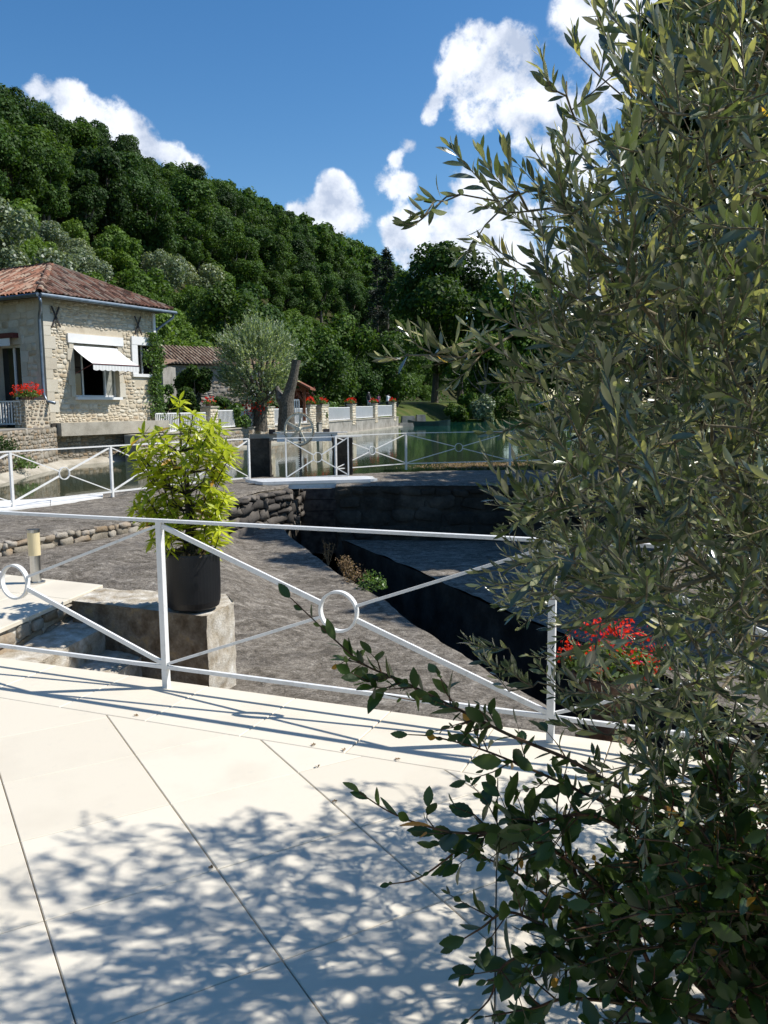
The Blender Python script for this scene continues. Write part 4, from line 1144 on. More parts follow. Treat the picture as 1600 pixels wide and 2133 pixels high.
def build_house():
    root = thing('stone_house', 'old stone mill house with hipped clay tile roof and a striped awning', 'house', P2(HC, 1.1))
    Z0, ZE = 1.27, 5.62; LEN = 5.45
    wz = 1.27
    win = (1.28, 3.42, 2.16, 4.12); w2 = (4.12, 5.45, 3.07, 4.45)
    D3, N3, M3 = P2(HD), P2(HN), P2(HM)
    w = thing_child = None
    # sunlit front: core wall in pieces round the window
    wall = MB()
    def seg(t0, t1, z0, z1, th=.40): wall.frame(hp(t0, z0, -th - .03), D3 * (t1 - t0), N3 * th, (0, 0, z1 - z0))
    seg(0, LEN, Z0 - 1.6, win[2]); seg(0, win[0], win[2], win[3]); seg(win[1], 4.42, win[2], w2[2]); seg(win[1], 4.42, w2[2], win[3]); seg(4.42, LEN, win[2], w2[2])
    seg(0, 4.42, win[3], ZE); seg(4.42, LEN, w2[3], ZE)
    wall.obj('wall', M['mortar'], root)
    holes = [(win[0] - .28, win[1] + .30, win[2] - Z0 - .12, win[3] - Z0 + .42), (w2[0] - .02, 9, w2[2] - Z0 - .12, w2[3] - Z0 + .12), (-1, .30, 0, 9), (4.25, 9, w2[2] - Z0 - .5, w2[2] - Z0 - .12)]
    rubble(root, hp(0, Z0, -.03), D3, N3, LEN, ZE - Z0 - .02, M['facade_stone'], holes, rh=(.11, .21), asp=(.9, 2.4), depth=.05, gap=.008, cap=230, seed=70)
    # dressed stones: corner and window jambs
    z = Z0; k = 0
    while z < ZE - .05:
        h = min([.34, .42, .30, .46][k % 4], ZE - z); ww = .50 if k % 2 else .32
        MB().frame(hp(-.0, z + .006, -.30), D3 * (ww - .01), N3 * .315, (0, 0, h - .012)).obj('quoin', M['quoin'], root)
        z += h; k += 1
    for side in (0, 1):
        z = win[2]; k = side
        while z < win[3] - .01:
            h = min([.42, .55, .36][k % 3], win[3] - z); ww = .30 if k % 2 else .20
            t0 = win[0] - ww if side == 0 else win[1]
            MB().frame(hp(t0 + .004, z + .005, -.38), D3 * (ww - .008), N3 * .392, (0, 0, h - .01)).obj('jamb_stone', M['quoin'], root)
            z += h; k += 1
    MB().frame(hp(win[0] - .26, win[3], -.3), D3 * (win[1] - win[0] + .52), N3 * .345, (0, 0, .33)).obj('lintel', M['white_clean'], root)
    # window
    f = MB(); t0, t1, z0, z1 = win; e = -.27
    def fr(ta, tb, za, zb, e=e, th=.06): f.frame(hp(ta, za, e), D3 * (tb - ta), N3 * th, (0, 0, zb - za))
    fr(t0, t0 + .06, z0, z1); fr(t1 - .06, t1, z0, z1); fr(t0 + .06, t1 - .06, z1 - .07, z1); fr(t0 + .06, t1 - .06, z0, z0 + .07)
    fr(t0 + .50, t0 + .56, z0 + .07, z1 - .07, e - .01, .08); fr(t1 - .56, t1 - .50, z0 + .07, z1 - .07, e - .01, .08)
    wo = f.obj('window', M['white_clean'], root)
    def pane(ta, tb, m_=M['glass_dark'], e=-.25): 
        MB().frame(hp(ta, z0 + .07, e), D3 * (tb - ta), N3 * .012, (0, 0, z1 - z0 - .14)).obj('pane', m_, wo)
    pane(t0 + .06, t0 + .50); pane(t1 - .50, t1 - .06, M['curtain'])
    MB().frame(hp(t0 - .3, z0 - .3, -1.9), D3 * (t1 - t0 + .6), N3 * .02, (0, 0, z1 - z0 + .6)).obj('room_wall', M['dark_room'], root)
    for a in (t0 - .3, t1 + .28): MB().frame(hp(a, z0 - .3, -1.9), D3 * .02, N3 * 1.45, (0, 0, z1 - z0 + .6)).obj('room_wall', M['dark_room'], root)
    MB().frame(hp(t0 - .3, z1 + .3, -1.9), D3 * (t1 - t0 + .6), N3 * 1.45, (0, 0, .02)).obj('room_ceiling', M['dark_room'], root)
    MB().frame(hp(t0 - .3, z0 - .3, -1.9), D3 * (t1 - t0 + .6), N3 * 1.45, (0, 0, .02)).obj('room_floor', M['dark_room'], root)
    MB().frame(hp(t0 - .02, z0 - .10, -.24), D3 * (t1 - t0 + .04), N3 * .36, (0, 0, .10)).obj('sill', M['white_clean'], root)
    # awning
    aw = MB(); a0, a1 = hp(t0 - .02, 3.98, -.05), hp(t1 + .02, 3.98, -.05); b0, b1 = hp(t0 - .05, 3.33, 1.02), hp(t1 + .05, 3.33, 1.02)
    nu, nv = 28, 8; V = []
    for i in range(nu + 1):
        for j in range(nv + 1):
            p = (a0 + (a1 - a0) * i / nu) * (1 - j / nv) + (b0 + (b1 - b0) * i / nu) * j / nv
            p = p - np.array([0, 0, .035 * math.sin(math.pi * j / nv)])
            V.append(p)
    aw.add(V, [(i * (nv + 1) + j, (i + 1) * (nv + 1) + j, (i + 1) * (nv + 1) + j + 1, i * (nv + 1) + j + 1) for i in range(nu) for j in range(nv)])
    ao = aw.obj('awning', M['awning'], root, smooth=True)
    va = MB(); V = []; n = 56
    for i in range(n + 1):
        p = b0 + (b1 - b0) * i / n; dr = .20 + .035 * abs(math.sin(math.pi * i / 7))
        V += [p + (0, 0, -.02), p + (0, 0, -dr)]
    va.add(V, [(2 * i, 2 * i + 1, 2 * i + 3, 2 * i + 2) for i in range(n)]).obj('valance', M['awning'], ao)
    MB().tube([b0 + (0, 0, -.005), b1 + (0, 0, -.005)], .022, 8).obj('front_bar', M['maroon'], ao)
    for q, b in ((hp(t0, 3.0, .0), b0), (hp(t1, 3.0, .0), b1)): MB().tube([q, b], .014, 6).obj('folding_arm', M['maroon'], ao)
    MB().tube([a0 + (0, 0, .0), a1], .05, 8).obj('roller', M['white_clean'], ao)
    # second window with its white surround
    t0, t1, z0, z1 = w2
    f = MB()
    f.frame(hp(t0, z0 - .10, -.3), D3 * (t1 - t0 - .02), N3 * .35, (0, 0, .12)); f.frame(hp(t0, z0 + .02, -.3), D3 * .30, N3 * .34, (0, 0, z1 - z0 - .24)); f.frame(hp(t0, z1 - .22, -.3), D3 * (t1 - t0 - .02), N3 * .35, (0, 0, .32))
    s2 = f.obj('window_surround', M['white_clean'], root)
    MB().frame(hp(t0 + .3, z0 + .02, -.26), D3 * 1.0, N3 * .02, (0, 0, z1 - z0 - .24)).obj('pane', M['glass_dark'], s2)
    MB().frame(hp(t0 + .72, z0 + .02, -.24), D3 * .06, N3 * .05, (0, 0, z1 - z0 - .24)).obj('glazing_bar', M['white_clean'], s2)
    # iron wall anchors
    for t in (.52, 4.48):
        a = MB(); c = hp(t, 4.98, .05); s = .36
        a.bar(c - D3 * .17 - (0, 0, s), c + D3 * .17 + (0, 0, s), .05, .035, N3); a.bar(c + D3 * .17 + N3 * .02 - (0, 0, s), c - D3 * .17 + N3 * .02 + (0, 0, s), .05, .035, N3)
        a.obj('wall_anchor', M['iron'], root)
    # concrete band carrying the wall
    MB().frame(hp(.18, .76, -.1), D3 * 5.45, N3 * .52, (0, 0, .47)).obj('concrete_beam', M['concrete'], root)
    MB().frame(hp(-.05, .82, -.2), D3 * .21, N3 * .40, (0, 0, .40)).obj('beam_end', M['dark_mortar'], root)
    # shaded front
    wl = MB()
    def sq(ta, tb, za, zb, e=-.4, th=.38): wl.frame(hq(ta, za, e), M3 * (tb - ta), -D3 * th, (0, 0, zb - za))
    dr = (1.25, 2.6, 1.1, 4.05)
    sq(0.42, dr[0], 1.0, ZE); sq(dr[0], dr[1], dr[3], ZE); sq(dr[1], 9, 1.0, ZE)
    wl.obj('shaded_wall', M['mortar'], root)
    rubble(root, hq(.40, 1.1, -.02), M3, -D3, 5.2, ZE - 1.12, M['facade_stone'], [(dr[0] - .42, dr[1] + .3, 0, dr[3] - 1.1 + .3)], rh=(.18, .3), asp=(1.2, 2.6), depth=.03, gap=.012, cap=50, seed=71, protos=BLOCKS)
    z = 1.1; k = 0
    while z < ZE - .05:
        h = min([.34, .42, .30, .46][k % 4], ZE - z); ww = .36 if k % 2 else .46
        MB().frame(hq(.0, z + .006, -.3), M3 * ww, -D3 * .302, (0, 0, h - .012)).obj('quoin', M['quoin'], root)
        z += h; k += 1
    z = 1.1; k = 0
    while z < dr[3]:
        h = min([.5, .4][k % 2], dr[3] - z); ww = .40 if k % 2 else .30
        MB().frame(hq(dr[0] - ww, z + .006, -.3), M3 * (ww), -D3 * .315, (0, 0, h - .012)).obj('jamb_stone', M['quoin'], root)
        z += h; k += 1
    f = MB()
    def fr2(ta, tb, za, zb, e=-.28): f.frame(hq(ta, za, e), M3 * (tb - ta), -D3 * .07, (0, 0, zb - za))
    fr2(dr[0], dr[0] + .30, 1.1, 4.05); fr2(dr[0] + .62, dr[0] + .70, 1.1, 4.0); fr2(dr[0] + .3, dr[1], 3.96, 4.05)
    do = f.obj('glass_door', M['white_clean'], root)
    MB().frame(hq(dr[0] + .3, 1.1, -.27), M3 * 1.05, -D3 * .01, (0, 0, 2.86)).obj('pane', M['glass_dark'], do)
    MB().frame(hq(dr[0] + .1, 4.28, -.02), M3 * 1.6, -D3 * .24, (0, 0, .17)).obj('awning_box', M['maroon'], root)
    MB().frame(hq(dr[0] + .35, 4.0, .16), M3 * 1.4, -D3 * .03, (0, 0, .27)).obj('awning_flap', M['white_clean'], root)
    # back walls, soffit
    MB().frame(hp(LEN, 1.0, -6), D3 * .02, N3 * 5.9, (0, 0, ZE - 1.0)).obj('end_wall', M['mortar'], root)
    # roof: boards and two tiled slopes, hip caps
    OV = .42; A_ = hp(-OV, 5.66, OV); B_ = hp(LEN + .65, 5.66, OV)
    half = (LEN + .65 + OV) / 2; rise = 1.62
    ap = hp(-OV + half, 5.66 + rise, OV - half)
    A2 = A_ + M3 * 9; ap2 = ap + M3 * 7; B2 = B_ + M3 * 9
    rf = MB(); rf.add([A_, B_, ap], [(0, 1, 2)]); rf.add([A_, ap, ap2, A2], [(0, 1, 2, 3)]); rf.add([B_, B2, ap2, ap], [(0, 1, 2, 3)])
    dz = np.array([0, 0, -.05]); rf.add([A_ + dz, B_ + dz, B2 + dz, A2 + dz], [(0, 1, 2, 3)])
    ro = rf.obj('roof', M['bark'], root)
    L1 = np.linalg.norm(B_ - A_); sl = math.hypot(half, rise)
    tile_slope(root, A_, B_, -N3, rise, half, M['tile'], lambda x, y: abs(x - L1 / 2) < L1 / 2 * (1 - y / sl) + .04, cap=150, seed=1)
    tile_slope(root, A_, A_ + M3 * 6, D3, rise, half, M['tile'], lambda x, y: x > half * y / sl - .04 and y < sl, cap=110, seed=2)
    pr = canal_tile_protos(.42, .12, .10)
    for (p, q, nm) in ((A_, ap, 0), (B_, ap, 1), (ap, ap2, 2)):
        d = unit(q - p); L_ = np.linalg.norm(q - p); n = int(L_ / .34); P_ = np.array([p + d * .34 * i + (0, 0, .05) for i in range(n)])
        x = unit(np.cross(d, (0, 0, 1))); zv = np.cross(x, d)
        place_many('ridge_tile', pr, np.arange(n) % 3, frames(np.tile(x, (n, 1)), np.tile(unit(d + zv * .05), (n, 1)), np.tile(zv, (n, 1)), P_), M['tile'], root, 40, None, True)
    MB().tube([A_ + N3 * .06 + (0, 0, -.04), B_ + N3 * .06 + D3 * .12 + (0, 0, -.06)], .07, 10).obj('gutter', M['zinc'], root)
    MB().tube([A_ - D3 * .06 + (0, 0, -.04), A_ - D3 * .06 + M3 * 8 + (0, 0, -.04)], .07, 10).obj('gutter', M['zinc'], root)
    g0 = A_ + (0, 0, -.1)
    c = hp(-.06, 0, .0)
    MB().tube([g0, g0 + (.02, 0, -.18), g0 + (c - g0) * (.35, .35, 0) + (0, 0, -.42), np.array([c[0], c[1], 5.0]) + P2(HN) * .02 - D3 * .08, np.array([c[0], c[1], 4.8]) - D3 * .08, np.array([c[0], c[1], 2.25]) - D3 * .08, np.array([c[0], c[1], 2.0]) + N3 * .1 - D3 * .06, np.array([c[0], c[1], 1.93]) + N3 * .45], .055, 10).obj('downpipe', M['zinc'], root, smooth=True)
    g1 = B_ + (0, 0, -.1)
    MB().tube([g1, g1 + (0, 0, -.15), hp(LEN + .1, 4.9, .0), hp(LEN + .06, 4.6, .0), hp(LEN + .06, 3.0, 0)], .05, 8).obj('downpipe', M['zinc'], root, smooth=True)
    MB().frame(hp(LEN - .12, 4.2, .0), D3 * .12, N3 * .06, (0, 0, 1.35)).obj('white_strip', M['white_clean'], root)
    # ivy on the corner
    r_ = np.random.default_rng(12); n = 3200
    t = r_.normal(5.35, .16, n); z = r_.uniform(2.3, 4.75, n); t = t - .15 * np.sin(z * 3)
    low = r_.random(n) < .26; t[low] = r_.normal(5.35, .22, low.sum()); z[low] = r_.uniform(1.3, 2.6, low.sum())
    up_ = r_.random(n) < .15; t[up_] = r_.uniform(4.6, 5.4, up_.sum()); z[up_] = r_.normal(3.75, .15, up_.sum())
    P = HC[None] + HD * t[:, None] + HN * r_.uniform(.03, .22, n)[:, None]
    P = np.c_[P, z]; x, y, zz = rand_rot(n, r_, .3); s_ = (.095 * r_.uniform(.5, 1.2, n))[:, None]
    V, F = scatter_arrays(*PET, frames(x * s_, y * s_, zz * s_, P))
    ivy = thing('ivy', 'bright green ivy climbing the far corner of the stone house', 'plant', hp(5.4, 1.3, .1))
    o = link('foliage', big_mesh('foliage', V, F, M['ivy']), ivy); o['kind'] = 'stuff'
    MB().tube([hp(5.42, 1.2, .04), hp(5.36, 2.2, .03), hp(5.45, 3.2, .03), hp(5.3, 4.4, .03)], .02, 5).obj('stem', M['bark'], ivy)
    # base wall down to the pond
    bw = thing('mill_base_wall', 'rough rubble wall between the stone house and the water', 'wall', hp(2, -.3, .1))
    MB().frame(hp(-.6, -1.2, -.4), D3 * 6.4, N3 * .38, (0, 0, 2.0)).obj('wall_core', M['quay_mortar'], bw)
    rubble(bw, hp(-.5, -.25, -.02), D3, N3, 6.2, 1.04, M['quay_stone'], rh=(.10, .24), asp=(.9, 2.2), depth=.045, gap=.004, cap=130, seed=72)
    V = [hp(-.6, -.12, .0), hp(5.9, -.12, .0), hp(5.9, -.5, .75), hp(-.6, -.5, .75)]
    MB().add(V, [(0, 1, 2, 3)]).obj('sloping_footing', M['concrete'], bw)
    # left garden wall, its pier and fence
    gw = thing('garden_wall', 'overgrown rubble wall of the little garden left of the stone house', 'wall', (-11.3, 27, 0))
    a, b = np.array([-10.75, 21.5]), np.array([-11.45, 29.6]); d = unit(b - a); n_ = P2((d[1], -d[0])); L_ = np.linalg.norm(b - a)
    MB().frame(P2(a, -1.2) - n_ * .44, P2(d) * L_, n_ * .4, (0, 0, 2.28)).obj('wall_core', M['quay_mortar'], gw)
    rubble(gw, P2(a, -.28) - n_ * .04, P2(d), n_, L_, 1.36, M['quay_stone'], rh=(.12, .28), asp=(.9, 2.0), depth=.05, gap=.004, cap=200, seed=73, order=lambda P: P[:, 1] * -1)
    MB().prism([(-11.1, 21.5), (-11.75, 29.6), (-12.6, 30.8), (-22, 36), (-22, 21.5)], -1.2, 1.08).obj('garden_floor', M['quay_render'], gw)
    V = [P2(a, -.1), P2(b, -.1), P2(b, -.5) + n_ * .6, P2(a, -.5) + n_ * .9]
    MB().add(V, [(0, 1, 2, 3)]).obj('sloping_footing', M['concrete'], gw)
    pr_ = thing('stone_pier', 'square rubble pier with a geranium box left of the downpipe', 'pier', hp(-.6, 1.08, .2))
    MB().frame(hp(-1.05, .9, -.45), D3 * 1.0, N3 * .60, (0, 0, 1.14)).obj('core', M['mortar'], pr_)
    rubble(pr_, hp(-1.05, 1.0, .13), D3, N3, 1.0, 1.05, M['quay_stone'], rh=(.1, .18), asp=(1, 2), depth=.08, cap=60, seed=74)
    rubble(pr_, hp(-1.05, 1.0, -.45), N3, -D3, .6, 1.05, M['quay_stone'], rh=(.1, .18), asp=(1, 2), depth=.07, cap=40, seed=75)
    geranium(hp(-.75, 2.06, -.1), .50, 'red geranium box on top of the rubble pier left of the house', 90, dens=1.6, green=.42)
    fa = hp(-1.05, 1.16, -.1); baluster_fence(fa - P2(HN) * 3.2, fa - P2(HN) * .02 - D3 * .0, .84, .145, 'white baluster fence of the little garden at the far left')
    tb = thing('garden_table', 'round garden table under a grey-blue cover behind the left fence', 'table', hq(2.4, 1.1, 1.2))
    c = hq(2.3, 1.1, 1.1)
    MB().lathe(c, [(.62, .0), (.60, .55), (.72, .70), (.70, .76), (.35, .98), (.05, 1.02)], 20).obj('cover', M['cover_blue'], tb, smooth=True)
    MB().tube([c, c + (0, 0, .1)], .3, 10).obj('foot', M['iron'], tb)
    # scrubby plants on the garden wall
    for (p, r, lab, m_) in ((np.array([-11.0, 25.4, -.05]), .5, 'green weeds at the waterline of the garden wall', 'ivy'), (np.array([-10.9, 23.9, .55]), .55, 'dark scrub hanging over the garden wall at the far left', 'forest')):
        scrub(p, r, lab, m_)
def scrub(p, r, label, mat, n=700, seed=None, size=.07, flat=.8, name='weed_clump', cat='weeds', stems=True, dry=0):
    r_ = np.random.default_rng(seed if seed is not None else int(abs(p[0] * 37 + p[1] * 11)))
    root = thing(name, label, cat, p)
    d_ = unit(r_.normal(size=(n, 3))); d_[:, 2] = np.abs(d_[:, 2])
    P = p + d_ * r * r_.uniform(.2, 1, (n, 1)) ** .6 * (1, 1, flat)
    P = P[P[:, 2] > p[2] - .2]; n = len(P)
    x, y, z = rand_rot(n, r_, .5); s_ = (size * r_.uniform(.5, 1.3, n))[:, None]
    V, F = scatter_arrays(*PET, frames(x * s_ * .7, y * s_ * 1.3, z * s_, P))
    o = link('leaves', big_mesh('leaves', V, F, M[mat]), root); o['kind'] = 'stuff'
    mb = MB()
    for k in range(8):
        q = P[k % n]; mb.tube([p, (p + q) / 2 + (0, 0, r * .1), q], [.012, .008, .004], 4)
    o = mb.obj('stems', M['stem_dark'], root); o['kind'] = 'stuff'
    return root
build_house()

# ------------------------------------------------------------------ outbuildings, shelter, dead trunk
def box_walls(root, c, ax, ay, z0, z1, mat, name='wall'):
    c, ax, ay = (np.asarray(q, float) for q in (c, ax, ay))
    return MB().frame(P2(c, z0), P2(ax), P2(ay), (0, 0, z1 - z0)).obj(name, mat, root)
def build_outbuildings():
    y0 = 53.0
    a = D(318, 760, y0)[:2]; b = D(485, 753, y0 + 3)[:2]; d = unit(b - a); n_ = np.array([-d[1], d[0]])
    root = thing('tiled_barn', 'low barn with pale clay tile roof behind the dark bush and grey willow', 'barn', P2(a, .7))
    L_ = np.linalg.norm(b - a) + 1.2
    zE = D(400, 759, y0 + 1.5)[2]
    box_walls(root, a, d * L_, n_ * 6, .5, zE - .05, M['quay_render'])
    rubble(root, P2(a, .9), P2(d), -P2(n_), L_, zE - 1.1, M['quay_stone'], rh=(.2, .34), asp=(1, 2.2), depth=.05, cap=60, seed=90)
    r0, r1 = P2(a - d * .3, zE) - P2(n_) * .4, P2(a + d * (L_ + .3), zE) - P2(n_) * .4
    run, rise = 3.4, 1.25
    rf = MB(); t0, t1 = r0 + P2(n_) * run + P2(d) * 1.1 + (0, 0, rise), r1 + P2(n_) * run + (0, 0, rise)
    rf.add([r0, r1, t1, t0], [(0, 1, 2, 3)]); rf.add([r0, t0, r0 + P2(n_) * run * 2], [(0, 1, 2)]); rf.add([t0, t1, r1 + P2(n_) * 2 * run, r0 + P2(n_) * 2 * run], [(0, 1, 2, 3)])
    rf.obj('roof', M['bark'], root)
    sl = math.hypot(run, rise)
    tile_slope(root, r0, r1, P2(n_), rise, run, M['tile_old'], lambda x, y: x > 1.1 * y / sl - .1 and y < sl, spacing=.25, course=.42, cap=120, seed=5)
    c = D(329, 757, y0 - 5)
    sh = thing('lean_to', 'small tiled lean-to roof between the ivy and the barn', 'shed', (c[0], c[1], .7))
    MB().prism([(c[0] - 3.0, c[1]), (c[0] + .25, c[1]), (c[0] + .25, c[1] + 3), (c[0] - 3.0, c[1] + 3)], .5, c[2] - .1).obj('wall', M['quay_render'], sh)
    MB().add([(c[0] - 3.3, c[1] - .3, c[2] + .35), (c[0] + .45, c[1] - .3, c[2] - .1), (c[0] + .45, c[1] + 3, c[2] + .35), (c[0] - 3.3, c[1] + 3, c[2] + .8)], [(0, 1, 2, 3)]).obj('roof', M['tile_old'], sh)
    # white rendered outbuilding behind the willow
    c = D(492, 800, 58)[:2]; e = D(592, 800, 60)[:2]; d = unit(e - c); n_ = np.array([-d[1], d[0]]); L_ = np.linalg.norm(e - c)
    wb = thing('white_outbuilding', 'white rendered outbuilding glimpsed behind the willow and the leaning dead trunk', 'outbuilding', P2(c, .8))
    z1 = D(560, 772, 59)[2]
    box_walls(wb, c, d * L_, n_ * 4, .5, z1, M['white_clean'])
    MB().add([P2(c, z1 + .0) - P2(n_) * .3 - P2(d) * .3, P2(c, z1) + P2(d) * (L_ + .3) - P2(n_) * .3, P2(c, z1 + 1) + P2(d) * (L_ + .3) + P2(n_) * 2, P2(c, z1 + 1) + P2(n_) * 2 - P2(d) * .3], [(0, 1, 2, 3)]).obj('roof', M['tile_old'], wb)
    MB().frame(P2(c, 1.4) + P2(d) * .6 - P2(n_) * .02, P2(d) * .8, P2(n_) * .05, (0, 0, 1.0)).obj('window', M['glass_dark'], wb)
    # wooden shelter
    g = D(622, 850, 53.5)
    sh = thing('wooden_shelter', 'small red-brown wooden shelter with a gabled roof right of the dead trunk', 'shelter', (g[0], g[1], .9))
    x0, x1 = D(585, 850, 53.5)[0], D(634, 850, 53.5)[0]
    zt = D(620, 789, 53.5)[2]; ze = D(645, 808, 53.5)[2]; xr = D(648, 808, 53.5)[0]; xm = D(612, 789, 53.5)[0]; xl = 2 * xm - xr
    for x in (x0, x1): 
        for y in (53.5, 56): MB().box((x, y, (.8 + ze) / 2 + .1), .16, .16, ze - .7).obj('post', M['wood_red'], sh)
    for s, xe in ((0, xr), (1, xl)):
        V = [(xm, 52.9, zt), (xe, 52.9, ze), (xe, 57, ze), (xm, 57, zt)]
        V2 = [(a, b, c - .12) for a, b, c in V]
        MB().add(V + V2, [(0, 1, 2, 3), (4, 7, 6, 5), (0, 4, 5, 1), (1, 5, 6, 2), (2, 6, 7, 3), (3, 7, 4, 0)]).obj('roof_side', M['wood_red'], sh)
    MB().bar((xm, 53.4, zt - .2), (xr - .3, 53.4, ze - .1), .14, .1, (0, 1, 0)).obj('rafter', M['wood_red'], sh)
    MB().bar((xm - .1, 53.45, ze - .1), (xr - .35, 53.45, ze - .1), .14, .1, (0, 1, 0)).obj('tie_beam', M['wood_red'], sh)
    MB().bar((x1, 53.5, ze - .9), (x1 - .6, 53.5, ze - .1), .1, .1, (0, 1, 0)).obj('brace', M['wood_red'], sh)
    MB().prism([(x0, 56.4), (x1, 56.4), (x1, 56.5), (x0, 56.5)], .8, ze).obj('back_boards', M['wood_red'], sh)
    gt = thing('white_gate', 'little white slatted gate below the wooden shelter', 'gate', D(613, 850, 51.5) * (1, 1, 0) + (0, 0, .9))
    a, b = D(605, 850, 51.5), D(623, 850, 51.5)
    for k in range(5):
        x = a[0] + (b[0] - a[0]) * k / 4
        MB().box((x, 51.5, 1.42), .07 if k else .12, .05, D(610, 830, 51.5)[2] - .85).obj('slat', M['white_clean'], gt)
    MB().box(((a[0] + b[0]) / 2, 51.54, D(610, 833, 51.5)[2]), b[0] - a[0], .03, .09).obj('rail', M['white_clean'], gt)
    # leaning dead trunk
    yb = 43.4
    tr = thing('dead_trunk', 'leaning grey dead tree trunk sawn off at the top beside the willow', 'trunk', (D(598, 850, yb)[0], yb, .66))
    pts = [D(u, v, yb) for u, v in ((596, 862), (597, 838), (603, 815), (610, 790), (615, 768), (618, 750))]
    pts[0][2] = .5
    mb = MB().tube(pts, [.46, .36, .28, .24, .22, .22], 14)
    V = mb.V[0]
    for i in range(len(V)):
        V[i] += .05 * np.array(mnoise.noise_vector(Vector(V[i] * 3)))
    mb.obj('trunk', M['bark'], tr, smooth=False)
    MB().tube([D(597, 848, yb), D(583, 828, yb + .3), D(576, 805, yb + .3)], [.34, .22, .1], 10).obj('limb', M['wood_grey'], tr)
build_outbuildings()

# ------------------------------------------------------------------ trees
def crown_mesh(name, seed, R_, H_, nb, nl, size, mat, z0=.25, shape='round', asp=1.0, inner=.35, droop=0.0):
    """foliage cards on many overlapping leafy clumps"""
    r_ = np.random.default_rng(seed)
    C, CR = [], []
    for k in range(nb):
        for _ in range(40):
            p = r_.uniform(-1, 1, 3); q = np.array([p[0], p[1], p[2]])
            if shape == 'round' and q @ q < 1: break
            if shape == 'cone' and math.hypot(p[0], p[1]) < (1 - p[2]) / 2 * 1.0: break
            if shape == 'column' and math.hypot(p[0], p[1]) < .9 - .25 * abs(p[2]): break
        if shape == 'round': q = q / max(np.linalg.norm(q), .3) * r_.uniform(.45, .82)
        if shape == 'column': q[:2] *= r_.uniform(.5, .9)
        c = np.array([q[0] * R_, q[1] * R_, H_ * (z0 + (1 - z0) * (q[2] * .5 + .5))])
        rad = R_ * r_.uniform(.26, .46) * (1 if shape != 'cone' else .30 + .45 * (1 - p[2]) / 2)
        C.append(c); CR.append(rad)
    C, CR = np.array(C), np.array(CR)
    w = CR ** 2; k = r_.choice(nb, nl, p=w / w.sum())
    n_ = unit(r_.normal(size=(nl, 3)) + (0, 0, .25))
    P = C[k] + n_ * (CR[k] * (1 - inner * r_.random(nl) ** 2))[:, None] * (1, 1, asp)
    P += r_.normal(size=(nl, 3)) * size * .35
    P[:, 2] = np.maximum(P[:, 2], H_ * z0 * .35)
    z = unit(n_ + r_.normal(size=(nl, 3)) * .55 + (0, 0, .25)); x = unit(np.cross(z, r_.normal(size=(nl, 3)))); y = np.cross(z, x)
    if droop: y = unit(y * .4 + np.array([0, 0, -droop])); x = unit(np.cross(y, z)); z = np.cross(x, y)
    s_ = (size * r_.uniform(.55, 1.3, nl))[:, None]
    V, F = scatter_arrays(*LEAFCARD, frames(x * s_, y * s_, z * s_, P))
    return V, F, C, CR
LEAFCARD = (np.array([(-.42, -.3, 0), (.1, -.5, .08), (.48, .05, 0), (.05, .55, .12), (-.38, .25, .0)]), np.array([(0, 1, 2), (0, 2, 3), (0, 3, 4)]))
def trunk_mb(H_, R_, C, seed=0, r0=None, z0=.25):
    mb = MB(); r_ = np.random.default_rng(seed)
    r0 = r0 or H_ * .022
    top = np.array([0, 0, H_ * .72]); pts = [np.array([0, 0, -.6])] + [np.array([r_.normal(0, .02 * H_ * t), r_.normal(0, .02 * H_ * t), H_ * .72 * t]) for t in (.15, .35, .6, 1)]
    mb.tube(pts, [r0 * 1.35, r0, r0 * .8, r0 * .6, r0 * .25], 7)
    for k in range(min(len(C), 9)):
        t = r_.uniform(.3, .8); p = np.array([0, 0, H_ * .72 * t])
        mb.tube([p, (p + C[k]) / 2 + (0, 0, -.04 * H_), C[k]], [r0 * .45, r0 * .3, r0 * .1], 5)
    return mb
PROTO = {}
def one_mesh_tree(key, seed, R_, H_, nb, nl, size, leaf, **kw):
    V, F, C, CR = crown_mesh(key, seed, R_, H_, nb, nl, size, leaf, **kw)
    mb = trunk_mb(H_, R_, C, seed)
    tv = np.concatenate(mb.V); tf = tri_all(mb.Fc)
    me = big_mesh(key, np.concatenate([V, tv]), np.concatenate([F, tf + len(V)]), [M[leaf], M['bark']], np.r_[np.zeros(len(F), int), np.ones(len(tf), int)])
    PROTO.setdefault(key, []).append(me)
def tri_all(F):
    return np.array([(f[0], f[i], f[i + 1]) for f in F for i in range(1, len(f) - 1)])
